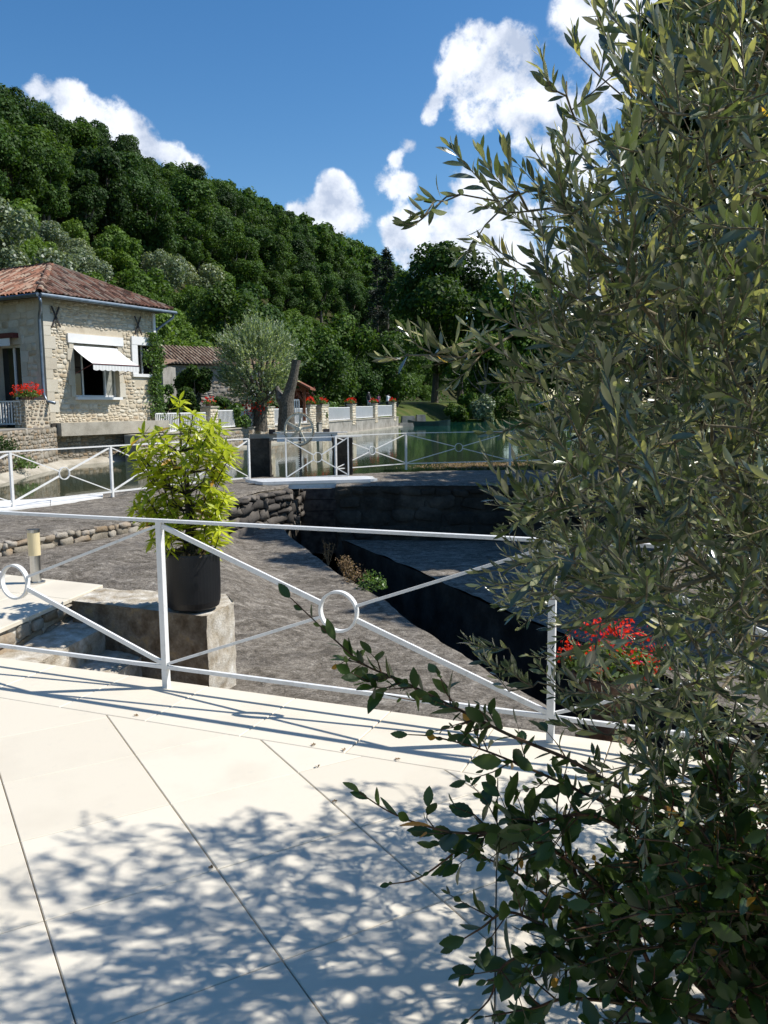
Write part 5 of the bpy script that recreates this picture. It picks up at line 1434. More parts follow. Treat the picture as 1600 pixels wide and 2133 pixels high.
def build_forest():
    for s in range(6): one_mesh_tree('forest_tree', 100 + s, (3.9, 4.6, 3.4, 5.0, 3.6, 4.2)[s], (15, 14, 17, 15, 13, 16)[s], 20, 9000, .34, ('forest', 'park_tree', 'forest', 'forest', 'park_tree', 'forest')[s], z0=.16, asp=(.9, .8, 1.2, .8, 1.1, 1.0)[s], shape=('round', 'round', 'column', 'round', 'column', 'round')[s])
    for s in range(3): one_mesh_tree('hillside_bush', 140 + s, 2.6, 4.6, 12, 5200, .22, 'forest_light', z0=.05)
    for s in range(2): one_mesh_tree('grey_bush', 150 + s, 2.6, 5.2, 12, 5500, .20, 'forest_grey', z0=.05)
    r_ = np.random.default_rng(11)
    cand = []
    T = -30.0
    while T < 640:
        step = 7.0 if T < 220 else 9.0
        for S in np.arange(9, 240, step):
            s, t = S + r_.uniform(-.42, .42) * step, T + r_.uniform(-.42, .42) * step
            z = float(land(np.array(s), np.array(t)))
            if z < 1.0: continue
            p = st(s, t); pj = PJ((p[0], p[1], z + 6)); 
            if p[1] < 34 or pj[0] < -70 or pj[0] > 1700: continue
            f0 = float(foot(t))
            if s < f0 + 1.0: continue
            if 1.2 < -1: continue
            cand.append((p[0], p[1], z, s - f0, t, pj[0]))
        T += step
    cand = np.array(cand)
    # what stands behind many others nearer the camera and lower than them is never seen
    dist = np.hypot(cand[:, 0], cand[:, 1])
    el = (cand[:, 2] + 13 - CAM_H) / dist; az = cand[:, 0] / cand[:, 1]
    order = np.argsort(dist); hor = {}
    keep = []
    for i in order:
        b = int(round(az[i] * 90)); h = max(hor.get(b + q, [-9] * 1)[0] if False else hor.get(b + q, -9) for q in (0,))
        if el[i] > h + .002: keep.append(i)
        hor[b] = max(hor.get(b, -9), (cand[i, 2] + 10.5 - CAM_H) / dist[i])
    keep = np.array(keep)
    cand = cand[keep]
    far = []; n_one = 0
    sky_el = {}
    for q in cand:
        b = int(round(q[0] / q[1] * 60)); sky_el[b] = max(sky_el.get(b, -9), (q[2] + 13 - CAM_H) / math.hypot(q[0], q[1]))
    for (x, y, z, f, t, u) in cand:
        zone = f + 4 * mnoise.noise(Vector((x * .06, y * .06, 0))) * 2
        if zone < 40 - t * .10 and t < 230:
            grey = mnoise.noise(Vector((x * .05 + 7, y * .05, 3))) > .12 and u < 420
            key, lab, cat, grp = (('grey_bush', 'silvery grey-green bushy tree low on the hillside behind the stone house', 'tree', 'silvery bushes on the lower hillside') if grey else
                                  ('hillside_bush', 'fresh green bushy tree on the lower part of the wooded hillside', 'tree', 'fresh green bushes on the lower hillside'))
            sc = r_.uniform(.9, 1.55)
        else:
            key, lab, cat, grp = 'forest_tree', 'tall dark green broadleaf tree on the steep wooded hillside', 'tree', 'dark trees on the wooded hillside'
            sc = r_.uniform(.7, 1.3)
            if n_one >= 285 or math.hypot(x, y) > 300:
                far.append((x, y, z, sc)); continue
            n_one += 1
        where = ('behind the house roof' if u < 350 else 'between house and willow' if u < 450 else 'above the grey willow' if u < 640 else 'over the far fences' if u < 800 else 'behind the olive tree')
        top_ = (z + 13 - CAM_H) / math.hypot(x, y) > sky_el.get(int(round(x / y * 60)), 9) - .012
        if key == 'forest_tree': lab = ('dark tree on the hill skyline ' if top_ else 'dark tree on the steep hillside ') + where
        elif key == 'hillside_bush': lab = 'fresh green bushy tree at the foot of the hill ' + where
        else: lab = 'silvery grey-green bushy tree at the foot of the hill ' + where
        o = bpy.data.objects.new(key, PROTO[key][r_.integers(len(PROTO[key]))]); COL.objects.link(o)
        o.location = (x, y, z - .5); o.rotation_euler = (r_.normal(0, .04), r_.normal(0, .04), r_.uniform(0, 6.28)); o.scale = (sc * r_.uniform(.9, 1.15), sc * r_.uniform(.9, 1.15), sc * r_.uniform(.85, 1.15))
        tag(o, lab, cat, grp)
    Vs, Fs, n = [], [], 0
    lows = [crown_mesh('x', 170 + s, 4.4, 14.0, 15, 900, .95, 'forest', z0=.2)[:2] for s in range(3)]
    for k, (x, y, z, sc) in enumerate(far):
        V, F = lows[k % 3]; a = r_.uniform(0, 6.28); ca, sa = math.cos(a), math.sin(a)
        W_ = V @ np.array([[ca, sa, 0], [-sa, ca, 0], [0, 0, 1]]) * sc + (x, y, z - .5)
        Vs.append(W_); Fs.append(F + n); n += len(V)
    if Vs:
        o = link('distant_wood', big_mesh('distant_wood', np.concatenate(Vs), np.concatenate(Fs), M['forest'])); tag(o, 'distant dark wood closing the valley behind the nearer trees', 'wood', kind='stuff')
    # a leaf litter and brush layer under the wood
    n = 26000
    s = r_.uniform(10, 150, n); t = r_.uniform(-10, 260, n); z = land(s, t)
    f0 = foot(t)
    k = (s > f0) ; s, t, z = s[k], t[k], z[k]; n = len(s)
    P = np.concatenate([W0 + WD * t[:, None] + WL * s[:, None], (z + r_.uniform(0, 1.6, n) ** 1.5)[:, None]], 1)
    x, y, zz = rand_rot(n, r_, .5); sz = r_.uniform(.4, 1.1, n)[:, None]
    V, F = scatter_arrays(*LEAFCARD, frames(x * sz, y * sz, zz * sz, P))
    o = link('undergrowth', big_mesh('undergrowth', V, F, M['forest'])); tag(o, 'dense dark undergrowth covering the hillside under the trees', 'undergrowth', kind='stuff')
def tree(name, label, p, R_, H_, nb, nl, size, leaf, seed, cat='tree', group=None, card=None, r0=None, **kw):
    p = np.asarray(p, float)
    root = thing(name, label, cat, p, group)
    V, F, C, CR = crown_mesh(name, seed, R_, H_, nb, nl, size, leaf, **kw)
    o = link('crown', big_mesh('crown', V, F, M[leaf]), root, local=True)
    o = link('trunk', trunk_mb(H_, R_, C, seed, r0).mesh('trunk', M['bark']), root, local=True)
    return root
def build_near_trees():
    def gz(x, y):
        q = np.array([x, y]) - W0; return float(land(np.array(q @ WL), np.array(q @ WD)))
    def by(u, vt, y, vb=None): 
        c = D(u, vt, y); return c[0], c[2]
    # the grey willow: upright sprays of narrow leaves
    y = 45.0; x, zt = by(535, 640, y); z0 = .66
    root = thing('willow', 'round silvery grey-green willow with feathery shoots behind the quay fence', 'tree', (x, y, z0))
    r_ = np.random.default_rng(21); ns = 1150; H_ = zt - z0
    c = np.array([0, 0, H_ * .54]); Rr = 2.1
    d_ = unit(r_.normal(size=(ns, 3)) + (0, 0, .15)); rad = r_.uniform(.35, 1.0, ns) ** .5
    Rr = Rr * (1 + .22 * np.array([mnoise.noise(Vector(q * 1.9)) for q in d_]) + .10 * np.array([mnoise.noise(Vector(q * 5 + 9)) for q in d_]))
    L_x = r_.uniform(.35, .85, ns) ** 1.0
    B = c + d_ * (Rr * rad * .88)[:, None] * (1, 1, 1.0) - np.array([0, 0, .25]) * (d_[:, 2:3] < 0)
    up = unit(d_ * .9 + np.array([0, 0, .75]) + r_.normal(size=(ns, 3)) * .18)
    L_ = r_.uniform(.35, .75, ns) + .45 * (r_.random(ns) < .12)
    k = 26; f = np.tile(np.linspace(0, 1, k), ns); Bi = np.repeat(B, k, 0); U = np.repeat(up, k, 0)
    P = Bi + U * (f * np.repeat(L_, k))[:, None] + r_.normal(size=(ns * k, 3)) * .035
    yv = unit(U + r_.normal(size=(ns * k, 3)) * .45); xv = unit(np.cross(yv, r_.normal(size=(ns * k, 3)))); zv = np.cross(xv, yv)
    s_ = (r_.uniform(.6, 1.2, ns * k) * .15)[:, None]
    V, F = scatter_arrays(np.array([(-.16, 0, 0), (.16, 0, 0), (.0, 1, .05), (0, -.5, 0)]), np.array([(0, 3, 1, 2)]), frames(xv * s_, yv * s_, zv * s_, P))
    link('crown', big_mesh('crown', V, F, M['willow']), root, local=True)
    mb = MB(); mb.tube([(0, 0, -.2), (.02, 0, .7), (.1, 0, 1.3)], [.42, .34, .36], 12)
    for i in range(26):
        q = B[i]; mb.tube([(.1, 0, 1.2), np.array([.1, 0, 1.2]) * .5 + q * .5 + (0, 0, -.1), q], [.1, .06, .02], 5)
    mb.obj('trunk', M['bark'], root, local=True)
    # dark bush in front of the barn
    y = 43.0; x, zt = by(402, 768, y)
    tree('dark_bush', 'rounded dark green bush in front of the barn wall, left of the willow', (x, y, .66), 1.05, zt - .3, 12, 6000, .12, 'park_tree', 31, 'bush', z0=.05)
    x, zt = by(352, 800, 41); tree('dark_bush', 'low dark shrub beside the ivy at the foot of the barn', (x, 41, .66), .6, zt - .4, 7, 2000, .10, 'forest', 32, 'bush', z0=.05)
    for i, (u, v, yy, R_, lab, leaf) in enumerate([(500, 838, 43, .9, 'leafy flower bed of green shrubs just behind the second quay fence', 'ivy'), (472, 825, 48, 1.0, 'dark shrub under the left side of the willow', 'forest'),
                                                  (560, 830, 50, 1.0, 'shrub filling the gap under the willow beside the dead trunk', 'park_tree'), (655, 832, 58, 1.0, 'rose bushes right of the wooden shelter', 'park_tree'),
                                                  (680, 815, 62, 1.3, 'light green shrub above the dark gap in the quay', 'ivy')]):
        x, zt = by(u, v, yy); tree('garden_shrub', lab, (x, yy, .66), R_, max(zt - .66, .9), 8, 2200, .13, leaf, 40 + i, 'shrub', z0=.05)
    r_ = np.random.default_rng(33)
    for (u, v, yy, lab) in ((628, 822, 56, 'pale pink roses beside the wooden shelter'), (520, 852, 44, 'dull red flowers in the bed behind the quay fence')):
        c = D(u, v, yy); n = 90; P = c + r_.normal(size=(n, 3)) * (.5, .2, .22); x, y_, z = rand_rot(n, r_)
        V, F = scatter_arrays(*PET, frames(x * .12, y_ * .12, z * .12, P))
        root = thing('rose_bush', lab, 'flowers', (c[0], c[1], .66))
        o = link('blossoms', big_mesh('blossoms', V, F, M['petal'] if u == 520 else m_plain('pink_petal', (.6, .3, .32), .7, .1, 5)), root); o['kind'] = 'stuff'
        mb = MB()
        for k in range(12): mb.tube([(c[0] + r_.normal(0, .2), c[1], .66), P[k]], .015, 4)
        o = mb.obj('stems', M['stem_dark'], root); o['kind'] = 'stuff'
    L = [  # u, top v, y, R, H factor..., label, leaf
        (826, 690, 106, 5.0, 14, 9000, .30, 'park_tree', 'round lime-green leafed tree over the lawn behind the people', 'round'),
        (905, 505, 128, 8.5, 24, 12000, .50, 'park_tree', 'tall broad tree on the far lawn, rising above the wood against the cloud', 'round'),
        (960, 530, 140, 8.0, 22, 9000, .5, 'forest', 'tall dark broadleaf tree right of the lawn, half behind the olive', 'round'),
        (1040, 560, 120, 7.5, 20, 9000, .5, 'forest', 'dark tree on the far bank seen through the left side of the olive', 'round'),
        (1010, 690, 112, 5.0, 14, 6000, .34, 'forest', 'drooping tree leaning over the far bank of the pond', 'round'),
        (1110, 600, 118, 8, 20, 8000, .5, 'forest', 'broad dark tree on the far bank behind the middle of the olive', 'round'),
        (1190, 640, 120, 8, 18, 8000, .5, 'forest', 'dark tree at the right end of the far bank behind the olive', 'round'),
        (1310, 640, 120, 9, 19, 7000, .5, 'forest', 'wide dark tree on the far bank hidden by the thick of the olive', 'round'),
        (1450, 620, 120, 9, 20, 7000, .5, 'forest', 'dark tree on the far bank near the right edge behind the olive', 'round'),
        (1240, 700, 150, 10, 20, 6000, .6, 'forest', 'far bank tree behind the olive, left of the tall conifer', 'round'),
        (1400, 690, 155, 10, 20, 6000, .6, 'forest', 'far bank tree behind the olive, right of the tall conifer', 'round'),
        (1560, 680, 150, 10, 20, 6000, .6, 'forest', 'far bank tree at the right edge of the picture', 'round'),
        (1740, 680, 150, 10, 20, 6000, .6, 'forest', 'far bank tree just beyond the right edge of the picture', 'round'),
        (700, 745, 78, 2.6, 8, 5000, .24, 'park_tree', 'yellow-tinged tree between the shelter and the lawn', 'round'),
        (745, 760, 101, 3.0, 7.5, 5000, .24, 'forest', 'dark tree at the left edge of the lawn', 'round'),
        (655, 700, 70, 2.6, 9, 5000, .24, 'park_tree', 'green tree rising right behind the wooden shelter', 'round'),
        (470, 600, 75, 3.6, 13, 7000, .26, 'forest_light', 'tall light green tree behind the willow at the foot of the hill', 'column'),
        (590, 660, 72, 3.0, 11, 6000, .26, 'forest_light', 'light green tree right behind the willow crown', 'round'),
        (380, 690, 66, 3.0, 9, 6000, .26, 'forest_light', 'light green tree behind the barn roof', 'round'),
        (300, 640, 62, 3.4, 10, 6000, .26, 'forest_light', 'fresh green tree just behind the right end of the house roof', 'round'),
        (520, 560, 95, 4.0, 14, 6000, .34, 'forest', 'dark tree above the willow at the foot of the hill', 'round'),
        (640, 620, 96, 4.0, 13, 6000, .34, 'forest_light', 'mid green tree at the hill foot above the shelter', 'round'),
        (720, 650, 105, 4.5, 14, 6000, .36, 'forest', 'dark tree at the hill foot left of the lime-green tree', 'round'),
    ]
    for i, (u, v, yy, R_, H_, nl, size, leaf, lab, shp) in enumerate(L):
        x, zt = by(u, v, yy); z0 = max(gz(x, yy), .1); H2 = zt - z0
        if z0 > zt - 3: z0 = zt - H_; H2 = H_
        tree('broadleaf_tree', lab, (x, yy, z0), R_, H2, 16, nl, size, leaf, 60 + i, z0=.12 if H2 < 15 else .16, asp=.9, shape=shp)
    # spiky conifers
    for i, (u, v, yy, R_, lab) in enumerate([(806, 516, 150, 4.2, 'dark spiky conifer standing out of the ridge line in the middle'), (785, 540, 155, 4.0, 'second dark conifer just left of the spiky one')]):
        x, zt = by(u, v, yy); z0 = max(gz(x, yy), .5)
        conifer(lab, (x, yy, z0), R_, zt - z0, 80 + i)
    # tall cedars beyond the right bank: they darken the far ledge with their shade
    for i, (u, v, yy, R_, lab) in enumerate([(1345, 245, 27, 1.9, 'tall blue-black conifer whose top shows above the olive against the sky'), (1560, -60, 24, 2.4, 'tall dark conifer at the top right corner behind the olive')]):
        x, zt = by(u, v, yy); conifer(lab, (x, yy, -.1 if yy < 19 else -.4), R_, zt + .1, 90 + i, n=9000)
    for i, (x, y, R_, H_) in enumerate([(9.2, 17.0, 2.4, 14.0), (7.2, 14.6, 2.0, 11.5), (11.0, 20.8, 2.8, 13.0), (6.6, 12.6, 1.7, 8.8), (8.8, 12.0, 2.4, 11), (7.0, 17.0, 2.2, 11.5), (10.2, 24.0, 2.6, 11.5)]):
        tree('bank_tree', ['big dark tree on the right bank, hidden behind the thick of the olive', 'dark bank tree standing by the channel right of the olive', 'tallest bank tree at the pond side of the right bank', 'small bank tree by the lower ledge',
                           'rear bank tree behind the small one', 'middle bank tree between the two tall ones', 'bank tree at the far corner of the ledge'][i], (x, y, -.1), R_, H_, 16, 6500, .30, 'forest', 120 + i, asp=1.0, z0=.22)
    # bank plants at the far shore
    for i, (u, v, yy, R_, lab, leaf) in enumerate([(950, 845, 108, 1.6, 'green shrub at the water edge behind the boat', 'park_tree'), (985, 805, 112, 2.2, 'dense shrub on the far bank right of the boat', 'forest_light'), (1040, 810, 112, 3.0, 'leafy shrub overhanging the far bank of the pond', 'forest'),
                                                   (1090, 805, 110, 3.0, 'bush on the far bank just left of the thick of the olive', 'forest_light'), (1150, 810, 110, 3, 'bush on the far bank behind the olive leaves', 'forest'), (1010, 830, 106, 1.8, 'low bush hanging into the water on the far bank', 'forest_grey')]):
        x, zt = by(u, v, yy); tree('bank_shrub', lab, (x, yy, -.3), R_, max(zt + .3, 1.2), 9, 3000, .24, leaf, 140 + i, 'shrub', z0=.02)
    # far right shore under those trees
    MB().prism([(8, 108), (90, 98), (120, 200), (6, 200)], -2, -.05).obj('far_bank', M['grass'])['kind'] = 'structure'
def conifer(label, p, R_, H_, seed, n=6000):
    r_ = np.random.default_rng(seed); p = np.asarray(p, float)
    root = thing('conifer', label, 'conifer', p)
    nbr = 130; f = np.sort(r_.uniform(.08, 1, nbr)); a = r_.uniform(0, 6.28, nbr)
    Ln = R_ * (1 - f) ** .75 * r_.uniform(.65, 1.15, nbr) + .12
    k = max(8, n // nbr); t = np.tile(np.linspace(.1, 1, k), nbr); A = np.repeat(a, k); LL = np.repeat(Ln, k); FF = np.repeat(f, k)
    dirh = np.stack([np.cos(A), np.sin(A), np.zeros_like(A)], -1)
    P = dirh * (LL * t)[:, None] + np.stack([0 * A, 0 * A, FF * H_ - LL * t * .32 + LL * t ** 2 * .25], -1) + r_.normal(size=(nbr * k, 3)) * .10 * (R_ / 2.2)
    y = unit(dirh + r_.normal(size=P.shape) * .5 + (0, 0, .1)); x = unit(np.cross(y, r_.normal(size=P.shape))); z = np.cross(x, y)
    s_ = (r_.uniform(.5, 1.2, len(P)) * R_ * .16)[:, None]
    V, F = scatter_arrays(np.array([(-.14, 0, 0), (.14, 0, 0), (.05, 1, .0), (-.05, 1, 0)]), np.array([(0, 1, 2, 3)]), frames(x * s_, y * s_, z * s_, P))
    link('crown', big_mesh('crown', V, F, M['conifer']), root, local=True)
    mb = MB().tube([(0, 0, -.5), (0, 0, H_ * .5), (0, 0, H_ * .99)], [R_ * .1, R_ * .06, R_ * .01], 8)
    for i in range(0, nbr, 2):
        mb.tube([(0, 0, f[i] * H_), (math.cos(a[i]) * Ln[i] * .9, math.sin(a[i]) * Ln[i] * .9, f[i] * H_ - Ln[i] * .08)], [R_ * .018, .01], 4)
    mb.obj('trunk', M['bark'], root, local=True)
build_forest()
build_near_trees()

# ------------------------------------------------------------------ far bank: boat, people, stones
def person(label, p, h, hair, top, legs, turn, pose):
    root = thing('person', label, 'person', p, None)
    s = h / 1.72
    J = dict(pel=(0, 0, .95), ch=(0, .01, 1.25), nk=(0, 0, 1.47), hd=(0, -.01, 1.60), ht=(0, 0, 1.70),
             sl=(.17, 0, 1.42), el=(.23, .03, 1.16), wl=(.20, -.10, .95), sr=(-.17, 0, 1.42), er=(-.23, .03, 1.16), wr=(-.20, -.06, .93),
             hl=(.09, 0, .90), kl=(.10, -.02, .50), al=(.10, .02, .08), tl=(.11, -.13, .03), hr=(-.09, 0, .90), kr=(-.10, .02, .50), ar=(-.11, .04, .08), tr=(-.12, -.11, .03))
    J.update(pose)
    rad = dict(pel=.14, ch=.15, nk=.055, hd=.095, ht=.07, sl=.065, el=.045, wl=.03, sr=.065, er=.045, wr=.03, hl=.09, kl=.06, al=.04, tl=.035, hr=.09, kr=.06, ar=.04, tr=.035)
    E = [('pel', 'ch'), ('ch', 'nk'), ('nk', 'hd'), ('hd', 'ht'), ('ch', 'sl'), ('sl', 'el'), ('el', 'wl'), ('ch', 'sr'), ('sr', 'er'), ('er', 'wr'), ('pel', 'hl'), ('hl', 'kl'), ('kl', 'al'), ('al', 'tl'), ('pel', 'hr'), ('hr', 'kr'), ('kr', 'ar'), ('ar', 'tr')]
    names = list(J); me = bpy.data.meshes.new('body')
    ca, sa = math.cos(turn), math.sin(turn)
    def T(q): return ((q[0] * ca - q[1] * sa) * s, (q[0] * sa + q[1] * ca) * s, q[2] * s)
    me.from_pydata([T(J[k]) for k in names], [(names.index(a), names.index(b)) for a, b in E], [])
    me.materials.append(M['skin'])
    o = link('body', me, root, local=True)
    md = o.modifiers.new('skin', 'SKIN'); me.skin_vertices or None
    for i, k in enumerate(names):
        me.skin_vertices[0].data[i].radius = (rad[k] * s, rad[k] * s)
    me.skin_vertices[0].data[0].use_root = True
    o.modifiers.new('sub', 'SUBSURF').levels = 1; o.modifiers[-1].render_levels = 1
    o.location = (0, 0, 0)
    def part(nm, pts, r, mat, k=12):
        MB().tube([T(q) for q in pts], [a * s for a in r], k).obj(nm, M[mat], root, smooth=True, local=True)
    part('top', [(0, 0, .86), J['pel'], J['ch'], (0, 0, 1.43), (0, 0, 1.49)], [.165, .17, .185, .15, .07], top)
    for a, b in (('sl', 'el'), ('sr', 'er')): part('sleeve', [np.array(J[a]) * (.8, 1, 1), J[a], tuple((np.array(J[a]) + np.array(J[b])) / 2)], [.08, .078, .07], top, 8)
    for a in 'lr': part('trouser_leg', [J['h' + a], J['k' + a], J['a' + a]], [.11, .08, .055], legs, 8)
    hd = np.array(J['hd'])
    MB().lathe(np.array(T(hd + (0, .015, -.06))), [(.06 * s, 0), (.11 * s, .04 * s), (.115 * s, .12 * s), (.08 * s, .18 * s), (.01, .2 * s)], 12).obj('hair', M[hair], root, smooth=True, local=True)
    return root
def build_far_bank():
    def g(u, v, y): p = D(u, v, y); return p
    y = 95.0
    for (u, vt, yy, h, lab, hair, top, legs, turn, pose) in [
        (768, 817, 93, 1.72, 'grey-haired person in a dark top and pale trousers, leftmost of three on the lawn', 'hair_grey', 'cloth_black', 'cloth_grey', .4, {}),
        (788, 822, 97, 1.60, 'person in a mauve top standing in the middle of three on the lawn', 'hair_dark', 'cloth_pink', 'cloth_black', -.3, {}),
        (807, 820, 94, 1.70, 'person in a white shirt bending away, rightmost of three on the lawn', 'hair_dark', 'cloth_white', 'cloth_black', 2.6, dict(ch=(0, -.12, 1.22), nk=(0, -.2, 1.40), hd=(0, -.27, 1.50), ht=(0, -.3, 1.58), sl=(.17, -.17, 1.36), sr=(-.17, -.17, 1.36), el=(.22, -.2, 1.08), er=(-.22, -.2, 1.08), wl=(.16, -.36, .98), wr=(-.16, -.36, .98)))]:
        p = D(u, vt, yy); person(lab, (p[0], yy, p[2] - h), h, hair, top, legs, turn, pose)
    # lawn under their feet, rising gently behind the quay
    pl = D(768, 817, 93)[2] - 1.72
    V = []; nx, ny = 30, 40
    P = [(-9, 84.5), (22, 84.5)]
    r_ = []
    for i in range(nx):
        for j in range(ny):
            y = 70 + 90 * j / (ny - 1); 
            xr = np.interp(y, [70, 83, 84.6, 90, 105, 128, 160], [-2.6, 1.0, 2.4, 3.4, 6.5, 14.0, 22]); xl = -32
            x = xr + (xl - xr) * (i / (nx - 1)) ** 1.6
            dd = xr - x
            z = -.35 + 1.05 * sm(dd / (1.4 if y < 84 else 3.5)) + np.clip((y - 78) / 18, 0, 1) * sm(dd / 6) * (pl - .68) + np.clip((y - 96) / 60, 0, 1) * sm(dd / 6) * 1.1
            V.append((x, y, z + .06 * mnoise.noise(Vector((x * .6, y * .6, 0)))))
    i, j = np.meshgrid(np.arange(nx - 1), np.arange(ny - 1), indexing='ij'); a = (i * ny + j).ravel()
    o = link('lawn', big_mesh('lawn', np.array(V), np.stack([a, a + ny, a + ny + 1, a + 1], -1), M['grass'], smooth=True)); tag(o, kind='structure')
    # boat
    a, b = G(850, 887, WATER_Z), G(936, 885, WATER_Z); a = np.array([a[0], 88.5, 0]); a = D(850, 887, 84.5); b = D(936, 885, 86.0); a[2] = b[2] = WATER_Z
    d = unit(b - a); s = np.array([-d[1], d[0], 0]); L_ = np.linalg.norm(b - a); up = np.array([0, 0, 1.0])
    root = thing('punt', 'flat dark green punt moored at the end of the quay', 'boat', (a + b) / 2)
    prof = [(0, .12, .34), (.12, .40, .26), (.35, .52, .24), (.7, .52, .24), (.92, .42, .27), (1, .28, .32)]
    V = []
    for (t, w, h) in prof:
        c = a + d * L_ * t; lo = .10 if t in (0,) else (.06 if t == 1 else -.1)
        for (ww, z) in ((w, h * 2.0), (w * .8, lo), (-w * .8, lo), (-w, h * 2.0), (-w + .05, h * 2.0), (-w * .8 + .06, lo + .06), (w * .8 - .06, lo + .06), (w - .05, h * 2.0)):
            V.append(c + s * ww + up * z)
    F = [(i * 8 + m, (i + 1) * 8 + m, (i + 1) * 8 + (m + 1) % 8, i * 8 + (m + 1) % 8) for i in range(5) for m in range(8)] + [tuple(range(8)), tuple(range(40, 48))]
    MB().add(V, F).obj('hull', M['boat'], root)
    for t in (.3, .62): MB().frame(a + d * L_ * t - s * .45 + up * .24, d * .22, s * .9, up * .03).obj('thwart', M['boat'], root)
    # stones and landing stage beside it
    for k, (u, v, w, h, lab) in enumerate([(850, 874, 1.5, .75, 'broken masonry block at the end of the quay beside the boat'), (876, 871, 1.0, .7, 'pale stone block on the bank above the boat'), (845, 884, 1.6, .3, 'flat pale stone at the waterline by the bow of the boat')]):
        c = D(u, v, 86.5 + k * .8 if k < 2 else 84.2); o = thing('bank_stone', lab, 'stone', c)
        mb = MB().box(c - (0, 0, .1), w, .8, h + .2, .2, 0, .85); me_ = mb.obj('stone', M['quay_render'], o)
    # floating weeds on the pond behind the ledge
    n = 2600; r2 = np.random.default_rng(3); c = G(985, 969, WATER_Z)
    P = np.c_[r2.normal(0, 1, n) * .95 + c[0] + .25, r2.normal(0, 1, n) * .75 + c[1], np.full(n, WATER_Z + .01)]
    x, y_, z = rand_rot(n, r2, 4.0); s_ = r2.uniform(.02, .07, n)[:, None]
    V, F = scatter_arrays(*PET, frames(x * s_, y_ * s_, z * s_, P))
    o = link('floating_weed', big_mesh('floating_weed', V, F, M['dry'])); tag(o, 'raft of brown floating weed on the pond behind the ledge', 'pond weed', kind='stuff')
build_far_bank()

